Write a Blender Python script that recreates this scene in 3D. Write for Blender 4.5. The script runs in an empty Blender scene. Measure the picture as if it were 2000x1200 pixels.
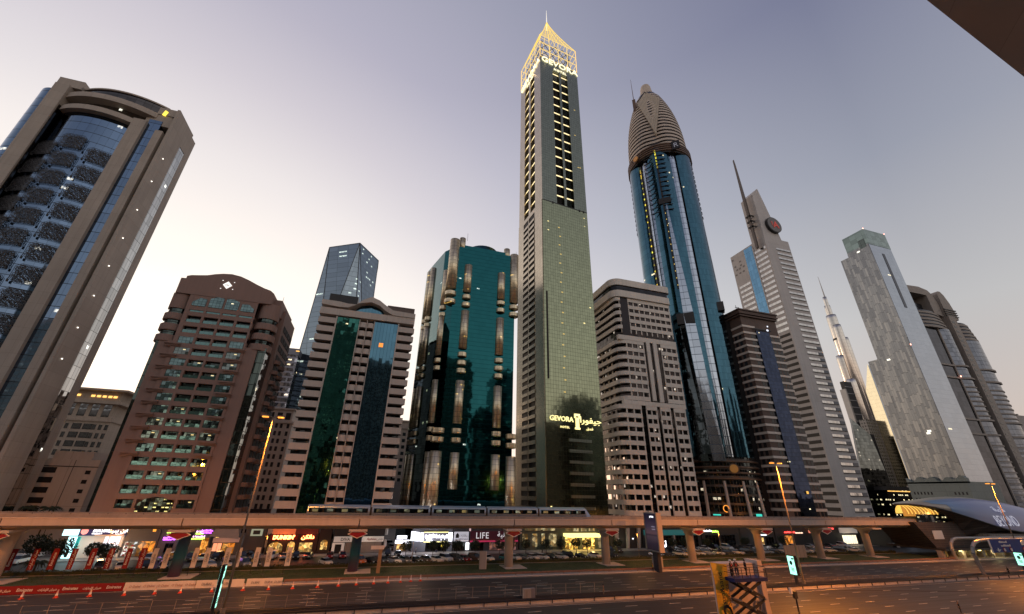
import bpy, math, random
from mathutils import Vector, Matrix
R = math.radians
sc = bpy.context.scene
COL = sc.collection
random.seed(7)

# ------------------------------------------------------------------ camera
cam_d = bpy.data.cameras.new('camera')
cam_d.sensor_width = 36.0
cam_d.lens = 14.22
cam_d.clip_start = 0.2
cam_d.clip_end = 6000
cam = bpy.data.objects.new('camera', cam_d)
COL.objects.link(cam)
cam.matrix_world = Matrix(((.95379, -.14234, -.26464, 0), (-.29988, -.39488, -.86841, 0), (.01911, .90764, -.41932, 17.0), (0, 0, 0, 1)))
sc.camera = cam

# ------------------------------------------------------------------ exposure, sky, sun
sc.view_settings.view_transform = 'Standard'
sc.view_settings.look = 'None'
sc.view_settings.exposure = 0.0
sc.view_settings.gamma = 1.0
W = bpy.data.worlds.new('World')
sc.world = W
W.use_nodes = True
nt = W.node_tree
nt.nodes.clear()
def wn(t, **k):
    n = nt.nodes.new(t)
    for a, b in k.items(): setattr(n, a, b)
    return n
tc = wn('ShaderNodeTexCoord')
nrm = wn('ShaderNodeVectorMath', operation='NORMALIZE'); nt.links.new(tc.outputs['Generated'], nrm.inputs[0])
sep = wn('ShaderNodeSeparateXYZ'); nt.links.new(nrm.outputs[0], sep.inputs[0])
asn = wn('ShaderNodeMath', operation='ARCSINE'); nt.links.new(sep.outputs['Z'], asn.inputs[0])
eln = wn('ShaderNodeMath', operation='DIVIDE', use_clamp=True); eln.inputs[1].default_value = math.pi / 2; nt.links.new(asn.outputs[0], eln.inputs[0])
ramp = wn('ShaderNodeValToRGB'); nt.links.new(eln.outputs[0], ramp.inputs[0])
def setramp(rp, stops):
    cr = rp.color_ramp
    cr.elements[0].position = stops[0][0]; cr.elements[0].color = (*stops[0][1], 1)
    cr.elements[1].position = stops[-1][0]; cr.elements[1].color = (*stops[-1][1], 1)
    for p, c in stops[1:-1]:
        e = cr.elements.new(p); e.color = (*c, 1)
setramp(ramp, [(0, (.66, .50, .40)), (.09, (.57, .49, .46)), (.2, (.50, .49, .495)), (.38, (.305, .32, .39)), (.58, (.175, .185, .285)), (1, (.13, .14, .24))])
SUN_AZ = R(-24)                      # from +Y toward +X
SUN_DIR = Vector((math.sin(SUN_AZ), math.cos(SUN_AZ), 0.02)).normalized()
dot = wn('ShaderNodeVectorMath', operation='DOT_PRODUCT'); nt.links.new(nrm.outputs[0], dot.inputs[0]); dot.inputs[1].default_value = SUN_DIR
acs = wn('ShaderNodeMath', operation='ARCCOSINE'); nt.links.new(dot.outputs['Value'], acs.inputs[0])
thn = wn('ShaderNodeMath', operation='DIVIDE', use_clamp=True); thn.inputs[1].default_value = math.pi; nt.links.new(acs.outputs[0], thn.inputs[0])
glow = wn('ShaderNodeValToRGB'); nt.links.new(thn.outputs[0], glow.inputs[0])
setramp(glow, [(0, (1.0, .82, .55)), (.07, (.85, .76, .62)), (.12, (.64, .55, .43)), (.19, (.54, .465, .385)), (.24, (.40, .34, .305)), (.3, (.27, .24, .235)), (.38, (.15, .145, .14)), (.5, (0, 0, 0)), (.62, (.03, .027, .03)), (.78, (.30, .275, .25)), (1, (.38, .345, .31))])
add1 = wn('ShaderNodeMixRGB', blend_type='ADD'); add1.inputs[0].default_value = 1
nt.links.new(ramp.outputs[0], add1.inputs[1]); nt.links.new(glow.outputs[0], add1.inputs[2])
sky = wn('ShaderNodeTexSky', sky_type='NISHITA', sun_disc=False, sun_elevation=R(1.0), sun_rotation=SUN_AZ)
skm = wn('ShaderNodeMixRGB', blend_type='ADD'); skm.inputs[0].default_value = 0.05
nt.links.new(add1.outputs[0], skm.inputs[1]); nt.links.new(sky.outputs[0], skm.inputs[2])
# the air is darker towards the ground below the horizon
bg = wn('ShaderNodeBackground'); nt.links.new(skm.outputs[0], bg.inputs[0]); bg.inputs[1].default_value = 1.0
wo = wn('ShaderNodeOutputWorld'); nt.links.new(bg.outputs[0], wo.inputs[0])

sd = bpy.data.lights.new('sun', 'SUN'); sd.energy = 0.5; sd.angle = R(10); sd.color = (1.0, .72, .5)
so = bpy.data.objects.new('sun', sd); COL.objects.link(so)
so.rotation_euler = (Vector((math.sin(SUN_AZ), math.cos(SUN_AZ), math.tan(R(3)))).to_track_quat('Z', 'Y')).to_euler()

# ------------------------------------------------------------------ materials
MATS = {}
def newmat(name):
    m = bpy.data.materials.new(name); m.use_nodes = True
    n = m.node_tree.nodes; b = n.get('Principled BSDF')
    return m, m.node_tree, b
def N(t, ty, **k):
    n = t.nodes.new(ty)
    for a, b in k.items(): setattr(n, a, b)
    return n
def M(t, op, a, b=None, clamp=False, c=None):
    n = t.nodes.new('ShaderNodeMath'); n.operation = op; n.use_clamp = clamp
    for i, v in enumerate((a, b, c)):
        if v is None: continue
        if isinstance(v, (int, float)): n.inputs[i].default_value = v
        else: t.links.new(v, n.inputs[i])
    return n.outputs[0]
def mixc(t, f, a, b, bt='MIX'):
    n = t.nodes.new('ShaderNodeMixRGB'); n.blend_type = bt
    for i, v in enumerate((f, a, b)):
        if isinstance(v, (int, float)): n.inputs[i].default_value = v
        elif isinstance(v, tuple): n.inputs[i].default_value = (*v, 1) if len(v) == 3 else v
        else: t.links.new(v, n.inputs[i])
    return n.outputs[0]
def coords(t, diag=False):
    g = N(t, 'ShaderNodeTexCoord'); s = N(t, 'ShaderNodeSeparateXYZ'); t.links.new(g.outputs['Object'], s.inputs[0])
    h = M(t, 'SUBTRACT' if diag else 'ADD', s.outputs['X'], s.outputs['Y'])
    return g.outputs['Object'], h, s.outputs['Z'], s
def streaks(t, p, var):
    """rain streaks: noise stretched down the wall"""
    mp = N(t, 'ShaderNodeMapping'); mp.inputs['Scale'].default_value = (1.3, 1.3, .06); t.links.new(p, mp.inputs['Vector'])
    n = N(t, 'ShaderNodeTexNoise'); n.inputs['Scale'].default_value = 1; n.inputs['Detail'].default_value = 4; t.links.new(mp.outputs[0], n.inputs['Vector'])
    return M(t, 'MULTIPLY_ADD', n.outputs['Fac'], 2.4 * var, c=1 - 1.2 * var)
def plain(name, col, rough=.7, metal=0, var=.12, scale=.35, bump=0.0, spec=.3):
    """stone, concrete, metal, paint with soft irregular wear"""
    if name in MATS: return MATS[name]
    m, t, b = newmat(name)
    p, h, z, s = coords(t)
    n1 = N(t, 'ShaderNodeTexNoise'); n1.inputs['Scale'].default_value = scale; n1.inputs['Detail'].default_value = 6; t.links.new(p, n1.inputs['Vector'])
    f = M(t, 'MULTIPLY_ADD', n1.outputs['Fac'], 2 * var, c=1 - var)
    t.links.new(mixc(t, 1.0, (*col, 1), M(t, 'MULTIPLY', f, streaks(t, p, var)), 'MULTIPLY'), b.inputs['Base Color'])
    b.inputs['Roughness'].default_value = rough; b.inputs['Metallic'].default_value = metal
    b.inputs['Specular IOR Level'].default_value = spec
    if bump:
        n2 = N(t, 'ShaderNodeTexNoise'); n2.inputs['Scale'].default_value = scale * 12; t.links.new(p, n2.inputs['Vector'])
        bm = N(t, 'ShaderNodeBump'); bm.inputs['Strength'].default_value = bump; t.links.new(n2.outputs['Fac'], bm.inputs['Height']); t.links.new(bm.outputs[0], b.inputs['Normal'])
    MATS[name] = m; return m
def cells(t, h, z, px, pz, wx, wz):
    hx = M(t, 'DIVIDE', h, px); zx = M(t, 'DIVIDE', z, pz)
    fx = M(t, 'FRACT', hx); fz = M(t, 'FRACT', zx)
    line = M(t, 'MAXIMUM', M(t, 'LESS_THAN', fx, wx), M(t, 'LESS_THAN', fz, wz))
    cv = N(t, 'ShaderNodeCombineXYZ'); t.links.new(M(t, 'FLOOR', hx), cv.inputs[0]); t.links.new(M(t, 'FLOOR', zx), cv.inputs[1])
    wnz = N(t, 'ShaderNodeTexWhiteNoise', noise_dimensions='3D'); t.links.new(cv.outputs[0], wnz.inputs['Vector'])
    return line, wnz, fx, fz
def panel(name, col, px=3, pz=3.5, joint=.02, jcol=None, rough=.65, var=.10, diag=False, metal=0):
    """cladding in large panels with open joints"""
    if name in MATS: return MATS[name]
    m, t, b = newmat(name)
    p, h, z, s = coords(t, diag)
    line, wnz, fx, fz = cells(t, h, z, px, pz, joint, joint * px / pz)
    n1 = N(t, 'ShaderNodeTexNoise'); n1.inputs['Scale'].default_value = .12; n1.inputs['Detail'].default_value = 5; t.links.new(p, n1.inputs['Vector'])
    f = M(t, 'MULTIPLY', M(t, 'ADD', M(t, 'MULTIPLY_ADD', wnz.outputs['Value'], var, c=1 - var), M(t, 'MULTIPLY_ADD', n1.outputs['Fac'], .3, c=-.15)), streaks(t, p, .12))
    base = mixc(t, 1.0, (*col, 1), f, 'MULTIPLY')
    jc = jcol or tuple(c * .35 for c in col)
    t.links.new(mixc(t, line, base, (*jc, 1)), b.inputs['Base Color'])
    b.inputs['Roughness'].default_value = rough; b.inputs['Metallic'].default_value = metal
    b.inputs['Specular IOR Level'].default_value = .3
    MATS[name] = m; return m
def glass(name, tint, px=1.5, pz=3.6, wx=.05, wz=.03, frame=(.03, .03, .03), wob=.02, lit=0.0, litcol=(1, .85, .5), lits=2.0, rough=.04, var=.15, diag=False, band=0.0, bandcol=(.2, .2, .2), wave=.02, metal=1.0):
    """reflective curtain wall: mullion grid, each pane slightly out of plane, some rooms lit"""
    if name in MATS: return MATS[name]
    m, t, b = newmat(name)
    p, h, z, s = coords(t, diag)
    line, wnz, fx, fz = cells(t, h, z, px, pz, wx, wz)
    f = M(t, 'MULTIPLY_ADD', wnz.outputs['Value'], var, c=1 - var)
    base = mixc(t, 1.0, (*tint, 1), f, 'MULTIPLY')
    if band > 0:
        base = mixc(t, M(t, 'LESS_THAN', fz, band), base, (*bandcol, 1))
        line2 = M(t, 'MAXIMUM', line, 0)
    t.links.new(mixc(t, line, base, (*frame, 1)), b.inputs['Base Color'])
    b.inputs['Metallic'].default_value = metal
    t.links.new(M(t, 'MULTIPLY_ADD', line, .4, c=rough), b.inputs['Roughness'])
    geo = N(t, 'ShaderNodeNewGeometry')
    sub = N(t, 'ShaderNodeVectorMath', operation='SUBTRACT'); t.links.new(wnz.outputs['Color'], sub.inputs[0]); sub.inputs[1].default_value = (.5, .5, .5)
    sca = N(t, 'ShaderNodeVectorMath', operation='SCALE'); t.links.new(sub.outputs[0], sca.inputs[0]); sca.inputs['Scale'].default_value = wob
    ns = N(t, 'ShaderNodeTexNoise'); ns.inputs['Scale'].default_value = .55; ns.inputs['Detail'].default_value = 2; t.links.new(p, ns.inputs['Vector'])
    s2 = N(t, 'ShaderNodeVectorMath', operation='SUBTRACT'); t.links.new(ns.outputs['Color'], s2.inputs[0]); s2.inputs[1].default_value = (.5, .5, .5)
    c2 = N(t, 'ShaderNodeVectorMath', operation='SCALE'); t.links.new(s2.outputs[0], c2.inputs[0]); c2.inputs['Scale'].default_value = wave
    ad = N(t, 'ShaderNodeVectorMath', operation='ADD'); t.links.new(geo.outputs['Normal'], ad.inputs[0]); t.links.new(sca.outputs[0], ad.inputs[1])
    ad2 = N(t, 'ShaderNodeVectorMath', operation='ADD'); t.links.new(ad.outputs[0], ad2.inputs[0]); t.links.new(c2.outputs[0], ad2.inputs[1])
    no = N(t, 'ShaderNodeVectorMath', operation='NORMALIZE'); t.links.new(ad2.outputs[0], no.inputs[0]); t.links.new(no.outputs[0], b.inputs['Normal'])
    if lit > 0:
        # a lit ceiling seen in the upper part of a pane, only in a few rooms
        on = M(t, 'GREATER_THAN', wnz.outputs['Value'], 1 - lit)
        top = M(t, 'MULTIPLY', M(t, 'GREATER_THAN', fz, .55), M(t, 'LESS_THAN', fz, .82))
        sp = N(t, 'ShaderNodeTexNoise'); sp.inputs['Scale'].default_value = 1.6; t.links.new(p, sp.inputs['Vector'])
        sidee = M(t, 'MULTIPLY', M(t, 'GREATER_THAN', fx, .15), M(t, 'LESS_THAN', fx, .85))
        e = M(t, 'MULTIPLY', M(t, 'MULTIPLY', on, top), M(t, 'MULTIPLY', sidee, M(t, 'MULTIPLY', M(t, 'SUBTRACT', sp.outputs['Fac'], .32, clamp=True), lits * 3.0)))
        b.inputs['Emission Color'].default_value = (*litcol, 1)
        t.links.new(e, b.inputs['Emission Strength'])
    MATS[name] = m; return m
def emis(name, col, st, base=None):
    if name in MATS: return MATS[name]
    m, t, b = newmat(name)
    b.inputs['Base Color'].default_value = (*(base or tuple(c * .5 for c in col)), 1)
    b.inputs['Emission Color'].default_value = (*col, 1); b.inputs['Emission Strength'].default_value = st
    b.inputs['Roughness'].default_value = .4
    MATS[name] = m; return m
def room(name, col, st, scale=1.2, dark=(.02, .015, .01)):
    """a lit interior behind a shop window or doorway: uneven warm light"""
    if name in MATS: return MATS[name]
    m, t, b = newmat(name)
    p, h, z, s = coords(t)
    v = N(t, 'ShaderNodeTexVoronoi'); v.inputs['Scale'].default_value = scale; t.links.new(p, v.inputs['Vector'])
    n1 = N(t, 'ShaderNodeTexNoise'); n1.inputs['Scale'].default_value = scale * .8; t.links.new(p, n1.inputs['Vector'])
    sepc = N(t, 'ShaderNodeSeparateColor'); t.links.new(v.outputs['Color'], sepc.inputs[0])
    f = M(t, 'MULTIPLY', M(t, 'POWER', sepc.outputs[0], 1.6), M(t, 'MULTIPLY_ADD', n1.outputs['Fac'], 2.6, c=-.5, clamp=True))
    b.inputs['Base Color'].default_value = (*dark, 1); b.inputs['Roughness'].default_value = .25
    t.links.new(mixc(t, sepc.outputs[1], (*col, 1), (col[0], col[1] * .55, col[2] * .25, 1)), b.inputs['Emission Color'])
    t.links.new(M(t, 'MULTIPLY_ADD', f, st, c=st * .06), b.inputs['Emission Strength'])
    MATS[name] = m; return m

# ------------------------------------------------------------------ mesh builder and object helpers
class MB:
    def __init__(s): s.v = []; s.f = []; s.mi = []; s.cur = 0; s.sm = False; s.fs = []
    def add(s, vs, fs):
        o = len(s.v); s.v += [tuple(x) for x in vs]
        for f in fs: s.f.append(tuple(i + o for i in f)); s.mi.append(s.cur); s.fs.append(s.sm)
        return s
    def box(s, x0, x1, y0, y1, z0, z1):
        return s.add([(x0, y0, z0), (x1, y0, z0), (x1, y1, z0), (x0, y1, z0), (x0, y0, z1), (x1, y0, z1), (x1, y1, z1), (x0, y1, z1)],
                     [(0, 3, 2, 1), (4, 5, 6, 7), (0, 1, 5, 4), (1, 2, 6, 5), (2, 3, 7, 6), (3, 0, 4, 7)])
    def prism(s, pts, z0, z1, top=None):
        """pts counter-clockwise seen from above; top = other outline for the upper end"""
        n = len(pts); tp = top or pts
        vs = [(x, y, z0) for x, y in pts] + [(x, y, z1) for x, y in tp]
        return s.add(vs, [tuple(range(n - 1, -1, -1)), tuple(range(n, 2 * n))] + [(i, (i + 1) % n, n + (i + 1) % n, n + i) for i in range(n)])
    def extr(s, pts, y0, y1):
        """outline in x,z pulled along y; pts counter-clockwise seen from -y"""
        n = len(pts)
        vs = [(x, y0, z) for x, z in pts] + [(x, y1, z) for x, z in pts]
        return s.add(vs, [tuple(range(n)), tuple(range(2 * n - 1, n - 1, -1))] + [(i, n + i, n + (i + 1) % n, (i + 1) % n) for i in range(n)])
    def extx(s, pts, x0, x1):
        """outline in y,z pulled along x"""
        n = len(pts)
        vs = [(x0, y, z) for y, z in pts] + [(x1, y, z) for y, z in pts]
        return s.add(vs, [tuple(range(n - 1, -1, -1)), tuple(range(n, 2 * n))] + [(i, (i + 1) % n, n + (i + 1) % n, n + i) for i in range(n)])
    def quad(s, a, b, c, d): return s.add([a, b, c, d], [(0, 1, 2, 3)])
    def tube(s, p0, p1, r0, r1=None, n=8):
        r1 = r0 if r1 is None else r1
        p0 = Vector(p0); p1 = Vector(p1); d = (p1 - p0).normalized()
        a = d.orthogonal().normalized(); b = d.cross(a)
        vs = []
        for p, r in ((p0, r0), (p1, r1)):
            for i in range(n):
                an = 2 * math.pi * i / n; vs.append(p + a * (r * math.cos(an)) + b * (r * math.sin(an)))
        return s.add(vs, [(i, (i + 1) % n, n + (i + 1) % n, n + i) for i in range(n)] + [tuple(range(n - 1, -1, -1)), tuple(range(n, 2 * n))])
    def path(s, pts, r, n=8):
        for a, b in zip(pts, pts[1:]): s.tube(a, b, r, r, n)
        return s
    def lathe(s, c, prof, n=24, a0=0, a1=2 * math.pi):
        full = abs(a1 - a0 - 2 * math.pi) < 1e-6
        k = n if full else n + 1; vs = []
        for r, z in prof:
            for i in range(k):
                an = a0 + (a1 - a0) * i / n; vs.append((c[0] + r * math.cos(an), c[1] + r * math.sin(an), z))
        fs = []
        for j in range(len(prof) - 1):
            for i in range(n):
                i2 = (i + 1) % k; fs.append((j * k + i, j * k + i2, (j + 1) * k + i2, (j + 1) * k + i))
        if full: fs += [tuple(range(k - 1, -1, -1)), tuple(range((len(prof) - 1) * k, len(prof) * k))]
        return s.add(vs, fs)
    def mesh(s, name, mats, org=(0, 0, 0)):
        me = bpy.data.meshes.new(name)
        me.from_pydata([(x - org[0], y - org[1], z - org[2]) for x, y, z in s.v], [], s.f)
        for m in (mats if isinstance(mats, (list, tuple)) else [mats]): me.materials.append(m)
        me.polygons.foreach_set('material_index', s.mi)
        me.polygons.foreach_set('use_smooth', s.fs)
        me.update(); return me
    def build(s, name, mats, parent=None, local=False, label=None):
        """with a parent: the mesh is written relative to it (local=True: it already is)"""
        org = (0, 0, 0)
        if parent is not None and not local:
            org = parent.location.copy(); g = parent.parent
            if g is not None: org = org + g.location
        me = s.mesh(name, mats, org)
        o = bpy.data.objects.new(name, me); COL.objects.link(o)
        if parent is not None: o.parent = parent
        if label: o['label'] = label
        return o
def tag(o, label=None, cat=None, group=None, kind=None):
    if label: o['label'] = label
    if cat: o['category'] = cat
    if group: o['group'] = group
    if kind: o['kind'] = kind
    return o
LABELS = {}
def thing(name, label, cat, loc=(0, 0, 0), rz=0, group=None):
    o = bpy.data.objects.new(name, None); COL.objects.link(o)
    o.empty_display_size = .5
    o.location = loc; o.rotation_euler = (0, 0, rz)
    tag(o, label, cat, group); return o
def inst(name, me, parent, loc=(0, 0, 0), rz=0, label=None):
    o = bpy.data.objects.new(name, me); COL.objects.link(o); o.parent = parent
    o.location = loc; o.rotation_euler = (0, 0, rz)
    if label: o['label'] = label
    return o
def rep(name, me, parent, locs, cap=100, mats=None):
    """one part per place; past the cap the farthest become one part of kind stuff.  locs are in the parent's frame: (x, y, z[, rz])"""
    W_ = parent.matrix_basis
    def dist(l):
        p = parent.location + Matrix.Rotation(parent.rotation_euler.z, 3, 'Z') @ Vector(l[:3])
        return (p - Vector((0, 0, 17))).length
    locs = sorted(locs, key=dist)
    for l in locs[:cap]: inst(name, me, parent, l[:3], l[3] if len(l) > 3 else 0)
    if len(locs) > cap:
        b = MB(); vs = [tuple(v.co) for v in me.vertices]; fs = [tuple(p.vertices) for p in me.polygons]
        mi = [p.material_index for p in me.polygons]
        for l in locs[cap:]:
            rz = l[3] if len(l) > 3 else 0; c_, s_ = math.cos(rz), math.sin(rz)
            o0 = len(b.v)
            b.v += [(x * c_ - y * s_ + l[0], x * s_ + y * c_ + l[1], z + l[2]) for x, y, z in vs]
            b.f += [tuple(i + o0 for i in f) for f in fs]; b.mi += mi; b.fs += [False] * len(fs)
        o = b.build(name, list(me.materials), parent, local=True); o['kind'] = 'stuff'
def copy_tree(o, parent=None):
    c = o.copy(); COL.objects.link(c); c.parent = parent
    for ch in KIDS(o): copy_tree(ch, c)
    return c
def KIDS(o): return [x for x in bpy.data.objects if x.parent is o]
def dup(o, loc, rz=0, label=None, kids=None):
    """kids: list of (part, [sub-parts]) gathered once"""
    c = o.copy(); COL.objects.link(c); c.location = loc; c.rotation_euler = (0, 0, rz)
    if label: c['label'] = label
    for k, sub in kids:
        d = k.copy(); COL.objects.link(d); d.parent = c
        for q in sub:
            e = q.copy(); COL.objects.link(e); e.parent = d
    return c
def kin(o): return [(k, KIDS(k)) for k in KIDS(o)]
def txt(body, size, mat, parent, loc, name='lettering', rot=(math.pi / 2, 0, 0), ext=.03, align='CENTER', sx=1.0, bold=0.0, label=None, shear=0.0, spacing=1.0):
    """writing as a real raised mesh; loc in the parent's frame"""
    c = bpy.data.curves.new('t', 'FONT'); c.body = body; c.size = size; c.extrude = ext; c.align_x = align; c.resolution_u = 2
    c.offset = bold; c.shear = shear; c.space_character = spacing
    o = bpy.data.objects.new('t', c); COL.objects.link(o)
    bpy.context.view_layer.update()
    me = bpy.data.meshes.new_from_object(o.evaluated_get(bpy.context.evaluated_depsgraph_get()))
    bpy.data.objects.remove(o); bpy.data.curves.remove(c)
    me.materials.clear(); me.materials.append(mat)
    o = bpy.data.objects.new(name, me); COL.objects.link(o); o.parent = parent
    o.location = loc; o.rotation_euler = rot; o.scale = (sx, 1, 1)
    if label: o['label'] = label
    return o
AR = {'ا': (0xFE8D, 2), 'إ': (0xFE87, 2), 'ب': (0xFE8F, 4), 'ة': (0xFE93, 2), 'ت': (0xFE95, 4), 'ج': (0xFE9D, 4), 'ح': (0xFEA1, 4), 'خ': (0xFEA5, 4), 'د': (0xFEA9, 2), 'ر': (0xFEAD, 2), 'ز': (0xFEAF, 2), 'س': (0xFEB1, 4), 'ش': (0xFEB5, 4), 'ص': (0xFEB9, 4), 'ط': (0xFEC1, 4), 'ع': (0xFEC9, 4), 'ف': (0xFED1, 4), 'ق': (0xFED5, 4), 'ك': (0xFED9, 4), 'ل': (0xFEDD, 4), 'م': (0xFEE1, 4), 'ن': (0xFEE5, 4), 'ه': (0xFEE9, 4), 'و': (0xFEED, 2), 'ى': (0xFEEF, 2), 'ي': (0xFEF1, 4)}
def arab(s):
    out = []
    for i, ch in enumerate(s):
        if ch not in AR: out.append(ch); continue
        b, k = AR[ch]
        pj = i > 0 and s[i - 1] in AR and AR[s[i - 1]][1] == 4
        nj = i < len(s) - 1 and s[i + 1] in AR and k == 4
        out.append(chr(b + (3 if pj and nj else 2 if nj else 1 if pj else 0)))
    return ''.join(reversed(out))
def arcpts(x0, x1, y, sag, n=12):
    """plan points of an arc bulging toward -y between x0 and x1"""
    r = ((x1 - x0) ** 2 / 4 + sag * sag) / (2 * sag); cx = (x0 + x1) / 2; cy = y - sag + r
    a = math.asin((x1 - x0) / 2 / r)
    return [(cx + r * math.sin(-a + 2 * a * i / n), cy - r * math.cos(-a + 2 * a * i / n)) for i in range(n + 1)]
# ------------------------------------------------------------------ common materials
m_conc = plain('viaduct concrete', (.50, .43, .38), .75, var=.12, scale=.25, bump=.05)
m_conc2 = plain('grey concrete', (.30, .27, .25), .8, var=.2, scale=.5, bump=.1)
m_black = plain('black recess', (.012, .011, .011), .8)
m_dark = plain('dark metal', (.035, .033, .033), .5)
m_steel = plain('galvanised steel', (.32, .31, .30), .45, .6)
m_pole = plain('lamp pole paint', (.20, .165, .13), .55)
m_white = plain('white paint', (.75, .73, .7), .5, var=.05)
m_red = plain('red cloth', (.20, .009, .012), .7, var=.1, scale=2)
m_whitecloth = plain('white cloth', (.62, .58, .56), .7, var=.1, scale=2)
def asphalt():
    m, t, b = newmat('asphalt')
    p, h, z, s = coords(t)
    n1 = N(t, 'ShaderNodeTexNoise'); n1.inputs['Scale'].default_value = .09; n1.inputs['Detail'].default_value = 8; t.links.new(p, n1.inputs['Vector'])
    mp = N(t, 'ShaderNodeMapping'); mp.inputs['Scale'].default_value = (.02, 1.1, 1); t.links.new(p, mp.inputs['Vector'])
    n2 = N(t, 'ShaderNodeTexNoise'); n2.inputs['Scale'].default_value = 1; n2.inputs['Detail'].default_value = 4; t.links.new(mp.outputs[0], n2.inputs['Vector'])
    n3 = N(t, 'ShaderNodeTexNoise'); n3.inputs['Scale'].default_value = 9; n3.inputs['Detail'].default_value = 5; t.links.new(p, n3.inputs['Vector'])
    f = M(t, 'ADD', M(t, 'MULTIPLY', n1.outputs['Fac'], .6), M(t, 'ADD', M(t, 'MULTIPLY', n2.outputs['Fac'], .9), M(t, 'MULTIPLY', n3.outputs['Fac'], .35)))
    t.links.new(mixc(t, 1.0, (.027, .025, .024, 1), f, 'MULTIPLY'), b.inputs['Base Color'])
    t.links.new(M(t, 'MULTIPLY_ADD', n2.outputs['Fac'], .35, c=.42), b.inputs['Roughness'])
    b.inputs['Specular IOR Level'].default_value = .4
    bm = N(t, 'ShaderNodeBump'); bm.inputs['Strength'].default_value = .25; bm.inputs['Distance'].default_value = .02
    t.links.new(n3.outputs['Fac'], bm.inputs['Height']); t.links.new(bm.outputs[0], b.inputs['Normal'])
    return m
m_asph = asphalt()
def grassmat():
    m, t, b = newmat('grass')
    p, h, z, s = coords(t)
    n1 = N(t, 'ShaderNodeTexNoise'); n1.inputs['Scale'].default_value = .3; n1.inputs['Detail'].default_value = 8; t.links.new(p, n1.inputs['Vector'])
    rp = N(t, 'ShaderNodeValToRGB'); t.links.new(n1.outputs['Fac'], rp.inputs[0])
    setramp(rp, [(.3, (.018, .04, .012)), (.55, (.035, .06, .018)), (.75, (.075, .065, .035))])
    t.links.new(rp.outputs[0], b.inputs['Base Color']); b.inputs['Roughness'].default_value = .9
    n2 = N(t, 'ShaderNodeTexNoise'); n2.inputs['Scale'].default_value = 14; t.links.new(p, n2.inputs['Vector'])
    bm = N(t, 'ShaderNodeBump'); bm.inputs['Strength'].default_value = .8; bm.inputs['Distance'].default_value = .1
    t.links.new(n2.outputs['Fac'], bm.inputs['Height']); t.links.new(bm.outputs[0], b.inputs['Normal'])
    return m
m_grass = grassmat()
m_pave = panel('paving', (.22, .19, .165), 1.2, 1.2, .03, var=.15)
m_ground = plain('bare ground', (.13, .11, .095), .9, var=.3, scale=.05)

# ------------------------------------------------------------------ ground, roads, verge
def S(name, b, m): return tag(b.build(name, m), kind='structure')
S('ground', MB().quad((-3000, -2000, 0), (3500, -2000, 0), (3500, 3500, 0), (-3000, 3500, 0)), m_ground)
S('highway_near', MB().box(-320, 900, 46, 77.6, -.2, .01), m_asph)
S('highway_far', MB().box(-320, 900, 81.8, 103.2, -.2, .01), m_asph)
S('median_strip', MB().box(-320, 900, 77.6, 81.8, -.2, .22), m_conc2)
S('service_road', MB().box(-320, 900, 122.0, 141.0, -.2, .03), m_asph)
S('kerb', MB().box(-320, 900, 103.2, 103.5, -.2, .16), m_conc)
S('verge_path', MB().box(-320, 900, 103.5, 105.6, -.2, .13), m_conc2)
S('pavement', MB().box(-320, 900, 141.0, 149.0, -.2, .16), m_pave)
g = MB().box(-320, 190, 105.6, 120.8, -.2, .12)
S('verge_lawn', g, m_grass)
S('verge_lawn_kerb', MB().box(-320, 190, 120.8, 121.1, -.2, .2), m_conc2)
S('station_forecourt', MB().box(190, 340, 105.6, 121.1, -.2, .12), m_pave)
m_line = plain('road paint', (.62, .56, .48), .6, var=.3, scale=2)
lm = MB()
for y in (85.5, 87.9, 90.5, 93.0, 95.3, 97.8):
    x = -150 + (y * 37 % 3)
    while x < 300: lm.box(x, x + 2.3, y - .07, y + .07, .011, .015); x += 8.8
S('lane_markings_far', lm, m_line)
lm = MB()
for y in (74.1, 70.7, 67.3, 63.9, 60.5, 57.1):
    x = -150 + (y * 53 % 3)
    while x < 300: lm.box(x, x + 2.3, y - .07, y + .07, .011, .015); x += 8.8
S('lane_markings_near', lm, m_line)
S('edge_line', MB().box(-320, 900, 102.3, 102.45, .011, .015).box(-320, 900, 77.0, 77.14, .011, .015).box(-320, 900, 82.2, 82.34, .011, .015), m_line)
# tyre marks and patched strips on the near carriageway
S('pavement_patch', MB().add([(93, 76.9, .012), (150, 62, .012), (151, 62.6, .012), (95, 77.3, .012)], [(0, 1, 2, 3)]), plain('patched asphalt', (.028, .026, .025), .8))

def guardrail(y, x0, x1, label, step=4.0, z0=.2, mat=None, zr=.40):
    t = thing('guardrail', label, 'guardrail', (x0, y, 0), 0, 'steel guardrails along the highway')
    prof = [(y - .06, zr + .32), (y - .14, zr + .24), (y - .06, zr + .16), (y - .14, zr + .08), (y - .06, zr), (y - .03, zr), (y - .03, zr + .40), (y - .06, zr + .40)]
    MB().extx(prof, x0, x1).build('rail', mat or m_dark, t)
    me = MB().box(-.06, .06, -.03, .1, z0, zr + .38).mesh('post', mat or m_dark)
    n = int((x1 - x0) / step)
    rep('post', me, t, [(i * step, 0, 0) for i in range(n + 1)])
guardrail(77.7, -92, 308, 'dark steel guardrail on the near edge of the median above the pale kerb wall', z0=.02, zr=.72)
guardrail(81.2, -92, 308, 'dark steel guardrail on the far edge of the median behind the pale kerb wall')
m_rust = plain('rusty rail', (.22, .12, .08), .7, var=.25, scale=1)
guardrail(104.3, -14, 186, 'low brown guardrail along the grass verge right of the white banners', 4.0, .1, m_rust)
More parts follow.
